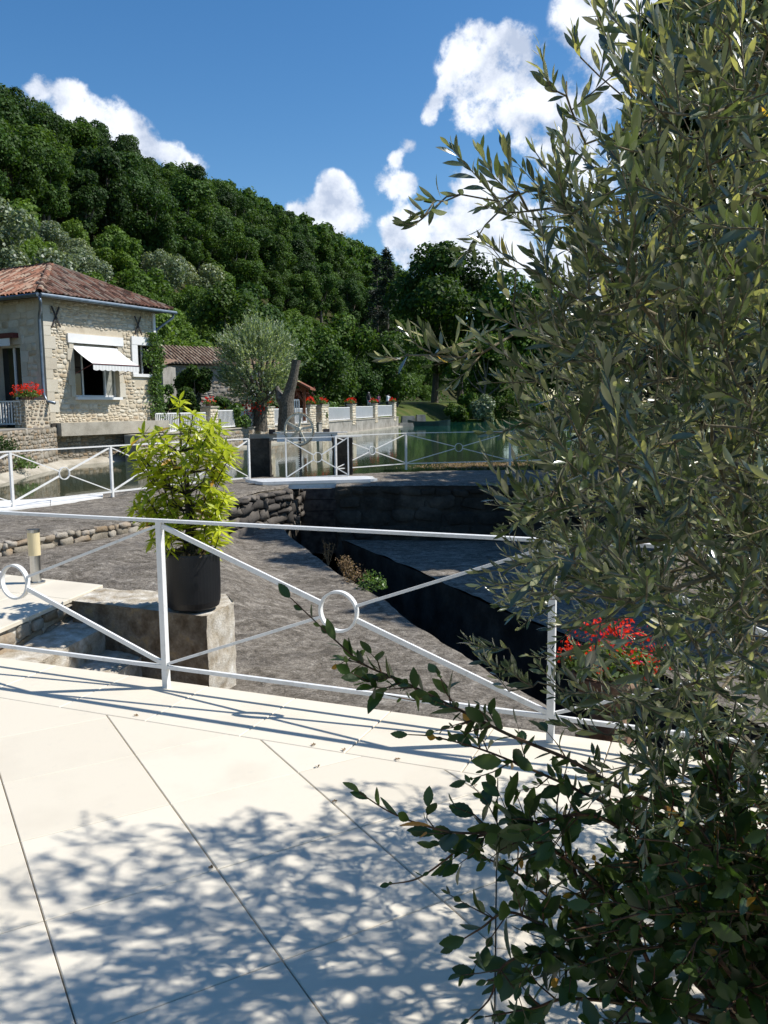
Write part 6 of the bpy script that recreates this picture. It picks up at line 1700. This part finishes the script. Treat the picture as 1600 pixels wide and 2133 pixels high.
# ------------------------------------------------------------------ bollard lamp, black pot and its shrub
def build_landing_things():
    p = G(76, 1214); r = .058
    root = thing('bollard_lamp', 'short steel bollard lamp with cream shade on the pale landing', 'lamp', p)
    hgt = D(62, 1104, p[1])[2]
    MB().lathe(p, [(.085, 0), (.085, .014), (.06, .016)], 24).obj('base_plate', M['steel'], root)
    MB().lathe(p + (0, 0, .014), [(r * .86, 0), (r * .86, hgt * .50)], 24).obj('shaft', M['steel'], root, smooth=False)
    MB().lathe(p + (0, 0, .014 + hgt * .5), [(r, 0), (r, hgt * .43)], 24).obj('shade', M['lamp_shade'], root)
    MB().lathe(p + (0, 0, .014 + hgt * .93), [(r * 1.04, 0), (r * 1.04, hgt * .055)], 24).obj('cap', M['steel'], root)
    # the pot
    c = G(401, 1252); c = np.array([D(401, 1200, 7.02)[0], 7.02, 0.0]); R_ = .235
    root = thing('plant_pot', 'large black cylindrical plant pot on the stone block', 'pot', c)
    zt = D(401, 1150, 7.02)[2]
    MB().lathe(c + (0, 0, .005), [(R_ * .80, 0), (R_ * .93, .02), (R_ * .98, .07), (R_, .2), (R_ * 1.0, zt - .02), (R_ * .99, zt), (R_ * .93, zt), (R_ * .92, zt - .05)], 48).obj('shell', M['pot'], root, smooth=False)
    s = MB().lathe(c + (0, 0, zt - .06), [(R_ * .915, 0), (R_ * .5, .015), (.01, .03)], 24); s.obj('soil', M['soil'], root)
    # the shrub in it: forked stems ending in drooping whorls of narrow leaves
    r_ = np.random.default_rng(17)
    sh = thing('potted_shrub', 'bright yellow-green potted shrub with narrow drooping leaves', 'shrub', c + (0, 0, zt - .04))
    base = c + (0, 0, zt - .05)
    tips = [(300, 905), (330, 900), (312, 935), (290, 950), (345, 925), (300, 975), (330, 975), (362, 950), (402, 862), (395, 890), (420, 888), (440, 900), (400, 915), (425, 925), (452, 925), (470, 935), (462, 955),
            (440, 950), (410, 950), (385, 960), (480, 950), (350, 990), (322, 1005), (375, 985), (445, 985), (465, 990), (290, 1050), (308, 1040), (325, 1055), (345, 1040), (365, 1050), (385, 1035), (350, 1075),
            (405, 1050), (425, 1060), (442, 1045), (458, 1055), (462, 1030), (450, 1080), (430, 1090), (395, 1085), (300, 1070), (330, 1085), (445, 1115), (455, 1130), (425, 1110), (335, 1120), (318, 1128), (350, 1110), (400, 1120), (375, 1100), (460, 1105), (340, 1015), (440, 1015), (415, 1000)]
    LV = leaf_protos(6, .26, .5, 1.0, 7, 0.75)
    X, Y, Z, P_ = [], [], [], []
    st_ = MB()
    forks = [base + np.array([r_.normal(0, .03), r_.normal(0, .03), h]) for h in (.12, .25, .40, .55, .72, .9)]
    tips = tips + [(u + r_.normal(0, 13), v + r_.normal(0, 13)) for u, v in tips if v < 1100] 
    for k, (u, v) in enumerate(tips):
        tip = D(u, v, 7.02 + r_.uniform(-.30, .30)); zz = tip[2] - base[2]
        fk = forks[min(5, max(0, int((zz - .25) / .16)))] if zz > .3 else base + (r_.normal(0, .05), r_.normal(0, .05), 0)
        if k % 5 == 0: st_.tube([base + (r_.normal(0, .05), r_.normal(0, .04), -.02), (base + fk) / 2 + (r_.normal(0, .03), 0, 0), fk], [.016, .012, .008], 6)
        mid = (fk + tip) / 2 + np.array([(tip[0] - fk[0]) * .18, (tip[1] - fk[1]) * .18, -.05])
        st_.tube([fk, mid, tip], [.007, .005, .0035], 5)
        ax = unit(tip - mid)
        for (pt, m_, sc) in ((tip, r_.integers(9, 13), 1.0), (tip - ax * .06, r_.integers(5, 8), 1.05), (tip - ax * .14, 4, 1.0)):
            for q in range(m_):
                a = 2 * math.pi * (q + r_.uniform(-.3, .3)) / m_
                e1 = unit(np.cross(ax, (0.3, .1, 1))); e2 = np.cross(ax, e1)
                o = e1 * math.cos(a) + e2 * math.sin(a)
                y = unit(o * r_.uniform(.7, 1.2) + ax * r_.uniform(.1, .9) + np.array([0, 0, -.45 + r_.uniform(-.2, .2)]))
                zv = unit(np.array([0, 0, 1.0]) + r_.normal(size=3) * .35); x = unit(np.cross(y, zv)); zv = np.cross(x, y)
                s_ = sc * r_.uniform(.085, .145)
                X.append(x * s_); Y.append(y * s_); Z.append(zv * s_); P_.append(pt)
    P_ = np.array(P_); n = len(P_)
    place_many('leaf', LV, r_.integers(0, len(LV), n), frames(np.array(X), np.array(Y), np.array(Z), P_), M['yellowleaf'], sh, 300, P_[:, 1], True, 'inner_leaves')
    st_.obj('stems', M['stem_dark'], sh)
    # creeping growth over the rim
    n = 500; a = r_.uniform(0, 6.28, n); rr = R_ * r_.uniform(.2, 1.0, n)
    P = c + np.stack([np.cos(a) * rr, np.sin(a) * rr, zt - .02 + r_.uniform(0, .04, n)], -1); x, y, z = rand_rot(n, r_, .8); s_ = r_.uniform(.012, .03, n)[:, None]
    V, F = scatter_arrays(*PET, frames(x * s_, y * s_, z * s_, P)); o = link('ground_cover', big_mesh('ground_cover', V, F, M['dry']), sh); o['kind'] = 'stuff'
    # terracotta urn with red geraniums behind the railing
    c = np.array([1.32, 4.78, -.40]); zr = .13
    root = thing('stone_urn', 'weathered brown urn on a round foot and square plinth behind the railing', 'urn', (1.32, 4.78, -.8))
    MB().box((1.32, 4.78, -.55), .30, .30, .50, .1).obj('plinth', M['terracotta'], root)
    MB().lathe((1.32, 4.78, -.302), [(.06, 0), (.11, .02), (.125, .08), (.11, .14), (.06, .17), (.055, .19)], 28).obj('foot', M['terracotta'], root, smooth=True)
    MB().lathe((1.32, 4.78, -.115), [(.05, 0), (.09, .02), (.16, .09), (.20, .17), (.225, .20), (.225, .235), (.20, .235), (.18, .20), (.02, .18)], 36).obj('bowl', M['terracotta'], root, smooth=True)
    geranium(np.array([1.32, 4.78, .02]), .30, 'bushy red geranium growing in the weathered urn behind the railing', 7, green=.40, dens=2.2, pot=False, fl=.022, lf=.045)
    # weeds along the channel edge of the platform
    for (u, v, yy, r, lab, m_, n, sz) in [(775, 1222, 11.1, .22, 'fresh green weeds growing on the channel edge of the platform', 'ivy', 420, .035), (742, 1200, 11.6, .22, 'mixed dry and green weeds on the channel edge, left of the fresh green ones', 'dry', 300, .03)]:
        p = D(u, v, yy); p[2] = -.75; scrub(p, r, lab, m_, n, 5, sz, 1.2)
    for (u, y, h, lab) in ((683, 12.9, .42, 'tall brown dried weed standing alone on the channel edge'), (728, 12.0, .36, 'white-tipped dry weed on the channel edge'), (715, 12.1, .3, 'short brown dried weed beside the white-tipped one')):
        p = np.array([D(u, 1150, y)[0], y, -.78]); root = thing('dry_weed', lab, 'weeds', p); mb = MB(); P = []
        for k in range(7):
            t = p + np.array([r_.normal(0, .07), r_.normal(0, .05), h * r_.uniform(.6, 1)]); mb.tube([p, (p + t) / 2 + (r_.normal(0, .02), 0, 0), t], [.006, .004, .003], 4)
            P += [p + (t - p) * f + r_.normal(size=3) * .018 for f in r_.uniform(.35, 1.05, 34)]
        mb.obj('stems', M['dry'], root); P = np.array(P); x, y_, z = rand_rot(len(P), r_); s_ = r_.uniform(.01, .026, len(P))[:, None]
        V, F = scatter_arrays(*PET, frames(x * s_, y_ * s_, z * s_, P)); o = link('seed_heads', big_mesh('seed_heads', V, F, M['dry']), root); o['kind'] = 'stuff'

def leaf_protos(n, width, peak, length, seed, curl=0.3, serr=0.0, fold=.25, K=5):
    """leaf blades along +y, unit length, folded along the midrib and bent"""
    r_ = random.Random(seed); out = []
    for _ in range(n):
        c = curl * r_.uniform(-.2, 1.0); sd = r_.uniform(-.15, .15); V, F = [], []
        for i in range(K + 1):
            t = i / K; w = width / 2 * (math.sin(math.pi * t ** (math.log(.5) / math.log(peak))) ** .85 if 0 < t < 1 else .0)
            y = t; z = -c * t * t * .5; x0 = sd * t * t
            wl = wr = w
            if serr and 0 < t < 1: wl *= 1 + serr * (1 if i % 2 else -1); wr *= 1 + serr * (-1 if i % 2 else 1)
            V += [(x0 - wl, y - .0, z + wl * fold), (x0, y, z), (x0 + wr, y, z + wr * fold)]
        for i in range(K):
            a = 3 * i; b = a + 3
            for m in (0, 1):
                q = (a + m, a + m + 1, b + m + 1, b + m)
                if i == 0: F.append((q[0] if m == 1 else q[1], q[2], q[3]))
                elif i == K - 1: F.append((q[0], q[1], q[2] if m == 0 else q[3]))
                else: F += [(q[0], q[1], q[2]), (q[0], q[2], q[3])]
        out.append((np.array(V), np.array(F)))
    return out

build_landing_things()

# ------------------------------------------------------------------ the olive
def inpoly(x, y, poly):
    r = False; j = len(poly) - 1
    for i in range(len(poly)):
        if (poly[i][1] > y) != (poly[j][1] > y) and x < (poly[j][0] - poly[i][0]) * (y - poly[i][1]) / (poly[j][1] - poly[i][1]) + poly[i][0]: r = not r
        j = i
    return r
def grow_network(roots, root_r, targets, r_, sag=.03, bias=.25):
    """join every target to the nearest point of the branches grown so far"""
    nodes = [np.asarray(p, float) for p in roots]; par = [max(i - 1, -1) for i in range(len(roots))]
    trunk = np.asarray(roots[len(roots) // 2]); path = [0.0] * len(nodes)
    order = sorted(range(len(targets)), key=lambda i: np.linalg.norm(targets[i] - trunk))
    ends = {}
    arr = np.array(nodes); parr = np.array(path)
    for i in order:
        t = targets[i]
        d = np.linalg.norm(arr - t, axis=1) + bias * parr
        k = int(np.argmin(d)); a = arr[k]; L_ = np.linalg.norm(t - a)
        m = max(1, int(L_ / .07)); side = r_.normal(size=3) * .10 * L_
        prev = k; new = []
        for q in range(1, m + 1):
            f = q / m; p = a + (t - a) * f + side * math.sin(math.pi * f) * .5 + np.array([0, 0, -sag * math.sin(math.pi * f) * L_])
            new.append(p); par.append(prev); prev = len(par) - 1
        arr = np.concatenate([arr, np.array(new)]); parr = np.concatenate([parr, parr[k] + np.arange(1, m + 1) / m * L_])
        ends[i] = prev
    return arr, par, ends
def branch_mesh(arr, par, base_n, r_tip, root_r, expo=.5, k=5):
    n = len(arr); cnt = np.zeros(n)
    child = np.zeros(n, int)
    for i in range(n):
        if par[i] >= 0: child[par[i]] += 1
    cnt[child == 0] = 1
    for i in range(n - 1, 0, -1):
        if par[i] >= 0: cnt[par[i]] += cnt[i]
    rad = r_tip * np.maximum(cnt, 1) ** expo
    rad = np.minimum(rad, root_r)
    mb = MB()
    for i in range(1, n):
        if par[i] < 0: continue
        a, b = arr[par[i]], arr[i]
        if np.linalg.norm(b - a) < 1e-4: continue
        mb.tube([a, b], [max(rad[i], min(rad[par[i]], rad[i] * 1.5)), rad[i]], k, cap=False)
    return mb
def leafy_twigs(twigs, r_, spacing, lsize, ang=(.55, .95), pairs=True, bare=.05, up=.25):
    """leaves along twigs (a list of polylines)"""
    X, Y, Z, P = [], [], [], []
    for pts in twigs:
        pts = np.asarray(pts); seg = np.linalg.norm(np.diff(pts, axis=0), axis=1); L_ = seg.sum(); cum = np.r_[0, np.cumsum(seg)]
        s = L_ * bare; ph = r_.uniform(0, 3.14); k = 0
        sc0 = r_.uniform(.85, 1.15)
        while s < L_:
            p = np.array([np.interp(s, cum, pts[:, c]) for c in range(3)])
            i = min(np.searchsorted(cum, s, side='right') - 1, len(pts) - 2); d = unit(pts[i + 1] - pts[i])
            e1 = unit(np.cross(d, (.1, .2, 1))); e2 = np.cross(d, e1)
            a = ph + k * (math.pi / 2 if pairs else 2.4) + r_.normal(0, .25)
            for sg in ((0, math.pi) if pairs else (0,)):
                if r_.random() < .12: continue
                o = e1 * math.cos(a + sg) + e2 * math.sin(a + sg)
                th = r_.uniform(*ang) * (1 - .35 * s / L_)
                y = unit(d * math.cos(th) + o * math.sin(th) + np.array([0, 0, up * r_.uniform(0, 1)]))
                z = unit(np.cross(np.cross(y, d + r_.normal(size=3) * .25), y)); x = np.cross(y, z)
                l = lsize * sc0 * r_.uniform(.6, 1.15) * (1 - .45 * (s / L_) ** 3)
                X.append(x * l); Y.append(y * l); Z.append(z * l); P.append(p + o * .002)
            s += spacing * r_.uniform(.75, 1.25); k += 1
        # end leaf
        d = unit(pts[-1] - pts[-2]); z = unit(np.cross(d, r_.normal(size=3))); x = np.cross(d, z); l = lsize * .6
        X.append(x * l); Y.append(d * l); Z.append(z * l); P.append(pts[-1])
    return np.array(X), np.array(Y), np.array(Z), np.array(P)
def build_olive():
    r_ = np.random.default_rng(5)
    T0 = np.array([1.22, 2.42, 0.0])
    roots = [T0 + (0, 0, -.05), T0 + (.01, 0, .2), T0 + (.03, .02, .45), T0 + (.02, .03, .7), T0 + (.04, .02, .95), T0 + (.08, .0, 1.25), T0 + (.10, -.02, 1.6), T0 + (.14, 0, 2.0), T0 + (.16, .04, 2.4)]
    # main limbs drawn where the picture shows them
    limbs = [[(1600, 410, 2.35), (1500, 405, 2.2), (1380, 385, 2.05), (1290, 372, 1.95), (1190, 400, 1.8), (1100, 440, 1.7), (1040, 420, 1.6), (930, 410, 1.55)],
             [(1600, 560, 2.2), (1480, 600, 2.1), (1320, 640, 1.9), (1200, 660, 1.75), (1080, 690, 1.6), (1000, 720, 1.55), (900, 740, 1.5), (850, 740, 1.48)],
             [(1600, 760, 2.2), (1480, 800, 2.1), (1330, 830, 2.0), (1180, 850, 1.85), (1090, 880, 1.75)],
             [(1550, 1000, 2.2), (1420, 1040, 2.1), (1250, 1035, 2.0), (1150, 1020, 1.9), (1080, 1060, 1.8)],
             [(1560, 1200, 2.2), (1400, 1230, 2.1), (1260, 1230, 2.0), (1130, 1250, 1.9)],
             [(1540, 1330, 2.1), (1400, 1370, 2.0), (1260, 1400, 1.9), (1120, 1420, 1.8), (1060, 1440, 1.75)],
             [(1640, 200, 2.3), (1520, 130, 2.2), (1430, 60, 2.15), (1370, -40, 2.1)],
             [(1480, 380, 2.2), (1400, 280, 2.0), (1330, 200, 1.85), (1250, 160, 1.75), (1180, 170, 1.7)],
             [(1300, 380, 1.95), (1220, 300, 1.8), (1190, 230, 1.7), (1160, 190, 1.65)]]
    targets = []
    for lb in limbs:
        for (u, v, y) in lb: targets.append(D(u, v, y))
    n_l = len(targets)
    sil = [(1470, -40), (1400, 20), (1360, 90), (1320, 160), (1310, 260), (1240, 330), (1150, 390), (1150, 450), (1180, 500), (1170, 560), (1180, 640), (1170, 700), (1160, 750), (1170, 800), (1170, 870), (1140, 930), (1130, 1040), (1140, 1140), (1130, 1210), (1130, 1320), (1150, 1380), (1200, 1450), (1290, 1560), (1420, 1680), (1760, 1760), (2100, 1700), (2100, -300), (1480, -170)]
    tips = []
    while len(tips) < 1400:
        u = r_.uniform(960, 2100); v = r_.uniform(-700, 1760)
        if not inpoly(u, v, sil): continue
        y = 1.30 + 2.1 * r_.random() ** 1.15
        if u < 1230: y = r_.uniform(1.4, 2.6)
        if u > 1600 and r_.random() < .5: continue
        if v > 1300 and r_.random() < .25: continue
        dens = np.interp(u, [960, 1250, 1450], [.80, .75, 1.0]) if v < 520 else 1.0
        if v < 380: dens *= np.interp(u, [1150, 1300, 1600], [.55, .55, .80])
        if r_.random() > dens: continue
        if 1140 < u < 1420 and 1260 < v < 1480 and r_.random() < .62: continue
        p = D(u, v, y)
        if p[2] < .25 or np.linalg.norm(p - (0, 0, 1.69)) < 1.15: continue
        tips.append(p)
    # the rest of the crown, right of and above the picture
    while len(tips) < 2250:
        q = r_.normal(size=3); q = q / np.linalg.norm(q) * r_.random() ** .4
        p = np.array([1.75, 2.6, 1.98]) + q * (1.1, 1.2, 1.1)
        uv = PJ(p)
        if uv[0] < 1250 and uv[1] > -60: continue
        if p[2] < .8 or np.linalg.norm(p - (0, 0, 1.69)) < 1.2: continue
        if uv[1] > 0 and uv[0] < 1500: continue
        tips.append(p)
    extra = [((905, 420, 1.50), (868, 452, 1.47)), ((880, 455, 1.5), (842, 465, 1.47)), ((960, 405, 1.55), (890, 415, 1.5)), ((1010, 470, 1.6), (955, 540, 1.55)), ((850, 738, 1.48), (800, 742, 1.44)), ((900, 735, 1.5), (845, 690, 1.47)), ((960, 745, 1.52), (880, 690, 1.5)),
             ((1150, 190, 1.66), (1125, 100, 1.62)), ((1180, 200, 1.68), (1135, 160, 1.66)), ((1210, 120, 1.7), (1195, 70, 1.68)), ((1060, 400, 1.6), (1000, 320, 1.56)), ((1080, 400, 1.62), (1050, 300, 1.6)), ((1100, 440, 1.66), (1010, 430, 1.6)), ((1075, 560, 1.6), (1020, 510, 1.56)),
             ((1070, 640, 1.6), (1035, 560, 1.56)), ((1080, 885, 1.7), (1010, 900, 1.66)), ((1085, 1060, 1.75), (1010, 1020, 1.7)), ((1090, 1080, 1.75), (1040, 1110, 1.7)), ((1100, 1180, 1.8), (1050, 1150, 1.78)), ((1110, 1230, 1.8), (1020, 1210, 1.76)), ((1100, 1250, 1.85), (1040, 1260, 1.8)), ((1060, 1350, 1.75), (975, 1335, 1.7)),
             ((1080, 1400, 1.75), (1000, 1370, 1.7)), ((1110, 1430, 1.75), (1060, 1390, 1.7)), ((1000, 720, 1.55), (905, 760, 1.5)), ((1005, 735, 1.55), (935, 800, 1.5)), ((1450, 90, 2.0), (1420, 0, 1.95)), ((1330, 200, 1.85), (1290, 110, 1.8))]
    for a, b in extra: tips.append(D(*a))
    targets += tips
    arr, par, ends = grow_network(roots, .05, targets, r_)
    root = thing('olive_tree', 'large silvery olive tree filling the right side in front of the railing', 'tree', T0)
    nt_ = len(targets)
    tw = []
    mid = np.array([1.35, 2.45, 1.5])
    for i in range(n_l, nt_ - len(extra)):
        p = targets[i]; e = ends[i]; back = arr[par[e]]
        d0 = unit(p - back); out = unit((p - mid) * (1, 1, .7))
        d = unit(d0 * .45 + out * .55 + np.array([0, 0, .30]) + r_.normal(size=3) * .55)
        if p[2] > 1.0 and r_.random() < .25: d = unit(d + (0, 0, -.9))
        L_ = r_.uniform(.10, .23); q = unit(r_.normal(size=3)) * .02
        tw.append(np.array([p, p + d * L_ * .5 + q, p + d * L_ + np.array([0, 0, .03])]))
    for (a, b) in extra:
        A_, B_ = D(*a), D(*b); tw.append(np.array([A_, (A_ + B_) / 2 + (0, 0, -.008), B_]))
    for i in range(n_l):      # short shoots on the limbs
        if i % 2 == 0:
            p = targets[i]; d = unit(r_.normal(size=3) + (-.2, -.2, .8)); tw.append(np.array([p, p + d * .08, p + d * .16]))
    X, Y, Z, P = leafy_twigs(tw, r_, .0155, .049, ang=(.40, .95), up=.55)
    LV = leaf_protos(8, .245, .54, 1.0, 3, .45, fold=.22, K=5)
    n = len(P); uv = PJ(P); inside = (uv[:, 0] > 0) & (uv[:, 0] < 1600) & (uv[:, 1] > 0) & (uv[:, 1] < 2133)
    size = np.linalg.norm(Y, axis=1) / uv[:, 2]
    # the 300 that show largest and freest: nearest the eye first
    place_many('leaf', LV, r_.integers(0, len(LV), n), frames(X, Y, Z, P), M['olive'], root, 300, np.where(inside, -size, 10), True, 'foliage')
    mb = branch_mesh(arr, par, len(roots), .00155, .035, .47)
    mb.tube(roots, [.062, .052, .05, .046, .042, .036, .03, .024, .015], 10)
    mb.obj('trunk', M['bark_olive'], root, smooth=True)
    tm = MB()
    for pts in tw: tm.tube(pts, [.0016, .0013, .0008], 4, cap=False)
    o = tm.obj('twigs', M['bark_olive'], root); o['kind'] = 'stuff'
    print('olive leaves', n)
build_olive()

# ------------------------------------------------------------------ the serrated-leaf shrub below it
def build_shrub():
    r_ = np.random.default_rng(8)
    base = np.array([1.18, 1.98, 0.0])
    root = thing('serrated_shrub', 'dark green shrub with serrated oval leaves and long arching branches at lower right', 'shrub', base)
    stems = [
        [(1560, 2080, 1.95), (1560, 1900, 1.85), (1500, 1760, 1.75), (1400, 1690, 1.72), (1290, 1640, 1.75), (1180, 1580, 1.80), (1070, 1535, 1.84), (980, 1490, 1.88), (900, 1450, 1.92), (830, 1415, 1.95), (760, 1385, 1.98), (700, 1335, 2.0), (650, 1288, 2.02), (605, 1245, 2.03)],
        [(1450, 2050, 1.9), (1400, 1880, 1.8), (1330, 1760, 1.75), (1240, 1700, 1.72), (1150, 1705, 1.72), (1060, 1728, 1.74), (960, 1735, 1.76), (880, 1718, 1.78), (810, 1690, 1.8), (748, 1650, 1.8)],
        [(1400, 2080, 1.9), (1300, 1900, 1.8), (1180, 1790, 1.75), (1080, 1740, 1.76), (985, 1745, 1.78), (930, 1790, 1.8), (870, 1830, 1.82), (812, 1842, 1.82)],
        [(1380, 2100, 1.9), (1260, 2010, 1.8), (1150, 1940, 1.75), (1060, 1900, 1.73), (1000, 1935, 1.74), (950, 1965, 1.76)],
        [(1400, 2110, 1.85), (1250, 2020, 1.75), (1130, 1985, 1.72), (1050, 2010, 1.70), (1020, 2080, 1.68), (975, 2125, 1.66)],
        [(1420, 2110, 1.8), (1200, 2080, 1.7), (1110, 2100, 1.68), (1010, 2118, 1.66)],
        [(1500, 2080, 1.9), (1450, 1850, 1.9), (1300, 1700, 1.95), (1190, 1640, 2.0), (1100, 1600, 2.05), (1000, 1560, 2.1), (905, 1535, 2.1), (850, 1530, 2.1)],
        [(1500, 2000, 1.7), (1520, 1800, 1.6), (1500, 1650, 1.55), (1455, 1560, 1.5), (1450, 1520, 1.48)],
        [(1560, 2000, 1.7), (1570, 1850, 1.6), (1540, 1720, 1.55), (1520, 1600, 1.52), (1540, 1540, 1.5)],
        [(1350, 2080, 1.9), (1240, 1960, 1.85), (1120, 1850, 1.85), (1040, 1800, 1.86), (960, 1770, 1.88)],
        [(1350, 2080, 1.9), (1230, 1900, 1.95), (1180, 1750, 1.98), (1160, 1680, 2.0), (1180, 1600, 2.0)],
    ]
    curves = []
    for s in stems:
        pts = [np.array([base[0] + r_.normal(0, .08), base[1] + r_.normal(0, .08), 0])] + [D(*q) for q in s]
        curves.append(smooth_curve(pts))
    # the mass of the bush
    poly = [(1040, 2200), (1100, 1900), (1090, 1760), (1180, 1640), (1290, 1600), (1400, 1590), (1500, 1540), (1700, 1560), (2000, 1800), (2000, 2600), (1040, 2600)]
    k = 0
    while k < 92:
        u, v = r_.uniform(1130, 2000), r_.uniform(1540, 2450)
        if not inpoly(u, v, poly): continue
        tip = D(u, v, r_.uniform(1.35, 2.3))
        if tip[2] < .05 or tip[0] > 2.2: continue
        b = base + np.array([r_.uniform(-.25, .45), r_.uniform(-.35, .3), 0]); b[2] = 0
        m1 = b + (tip - b) * .35 + np.array([0, 0, .15 + .1 * r_.random()]); m2 = b + (tip - b) * .75 + np.array([0, 0, .12])
        curves.append(smooth_curve([b, m1, m2, tip])); k += 1
    mb = MB(); tw = []
    for i, c in enumerate(curves):
        n = len(c); mb.tube(c, np.linspace(.0065 if i < 11 else .0055, .0014, n), 5)
        L_ = np.linalg.norm(np.diff(c, axis=0), axis=1).sum()
        keep = c[int(n * (.30 if i >= 11 else .22)):]
        tw.append(keep)
        # side shoots
        ns = int(L_ / .085)
        for q in range(ns):
            f = r_.uniform(.25, .93) if i >= 11 else r_.uniform(.25, .80)
            j = int(f * (n - 2)); p = c[j]; d = unit(c[j + 1] - c[j])
            o = unit(np.cross(d, r_.normal(size=3))); l = r_.uniform(.06, .2) * (1.1 - f * .6)
            sd = unit(d * .6 + o * .8 + np.array([0, 0, .2])); e = p + sd * l
            pts = np.array([p, (p + e) / 2 + r_.normal(size=3) * .006, e]); mb.tube(pts, [.0022, .0016, .0009], 4, cap=False); tw.append(pts)
    X, Y, Z, P = [], [], [], []
    big = tw
    X, Y, Z, P = leafy_twigs(big, r_, .026, .058, ang=(.7, 1.25), pairs=False, bare=.08, up=.25)
    n = len(P)
    lone = PJ(P)[:, 0] < 1120
    sc = np.where(r_.random(n) < np.where(lone, .5, .25), 1.35, r_.uniform(.5, 1.0, n))[:, None]
    X, Y, Z = X * sc, Y * sc, Z * sc
    # the lone leaves along the long branch, large and well apart
    LV = leaf_protos(6, .50, .48, 1.0, 9, .35, serr=.045, fold=.22, K=12)
    uv = PJ(P); inside = (uv[:, 0] > 0) & (uv[:, 0] < 1600) & (uv[:, 1] > 0) & (uv[:, 1] < 2133)
    size = np.linalg.norm(Y, axis=1) / uv[:, 2]; free = uv[:, 0] < 1250
    place_many('leaf', LV, r_.integers(0, 6, n), frames(X, Y, Z, P), M['shrub'], root, 300, np.where(inside, -size - free * .01, 10), True, 'foliage')
    mb.obj('stems', M['stem_red'], root)
    print('shrub leaves', n)
def smooth_curve(pts, sub=6):
    pts = [np.asarray(p, float) for p in pts]; P = [2 * pts[0] - pts[1]] + pts + [2 * pts[-1] - pts[-2]]; out = []
    for i in range(1, len(P) - 2):
        for s in range(sub):
            t = s / sub; a, b, c, d = P[i - 1], P[i], P[i + 1], P[i + 2]
            out.append(.5 * ((2 * b) + (-a + c) * t + (2 * a - 5 * b + 4 * c - d) * t * t + (-a + 3 * b - 3 * c + d) * t ** 3))
    out.append(pts[-1]); return np.array(out)
build_shrub()
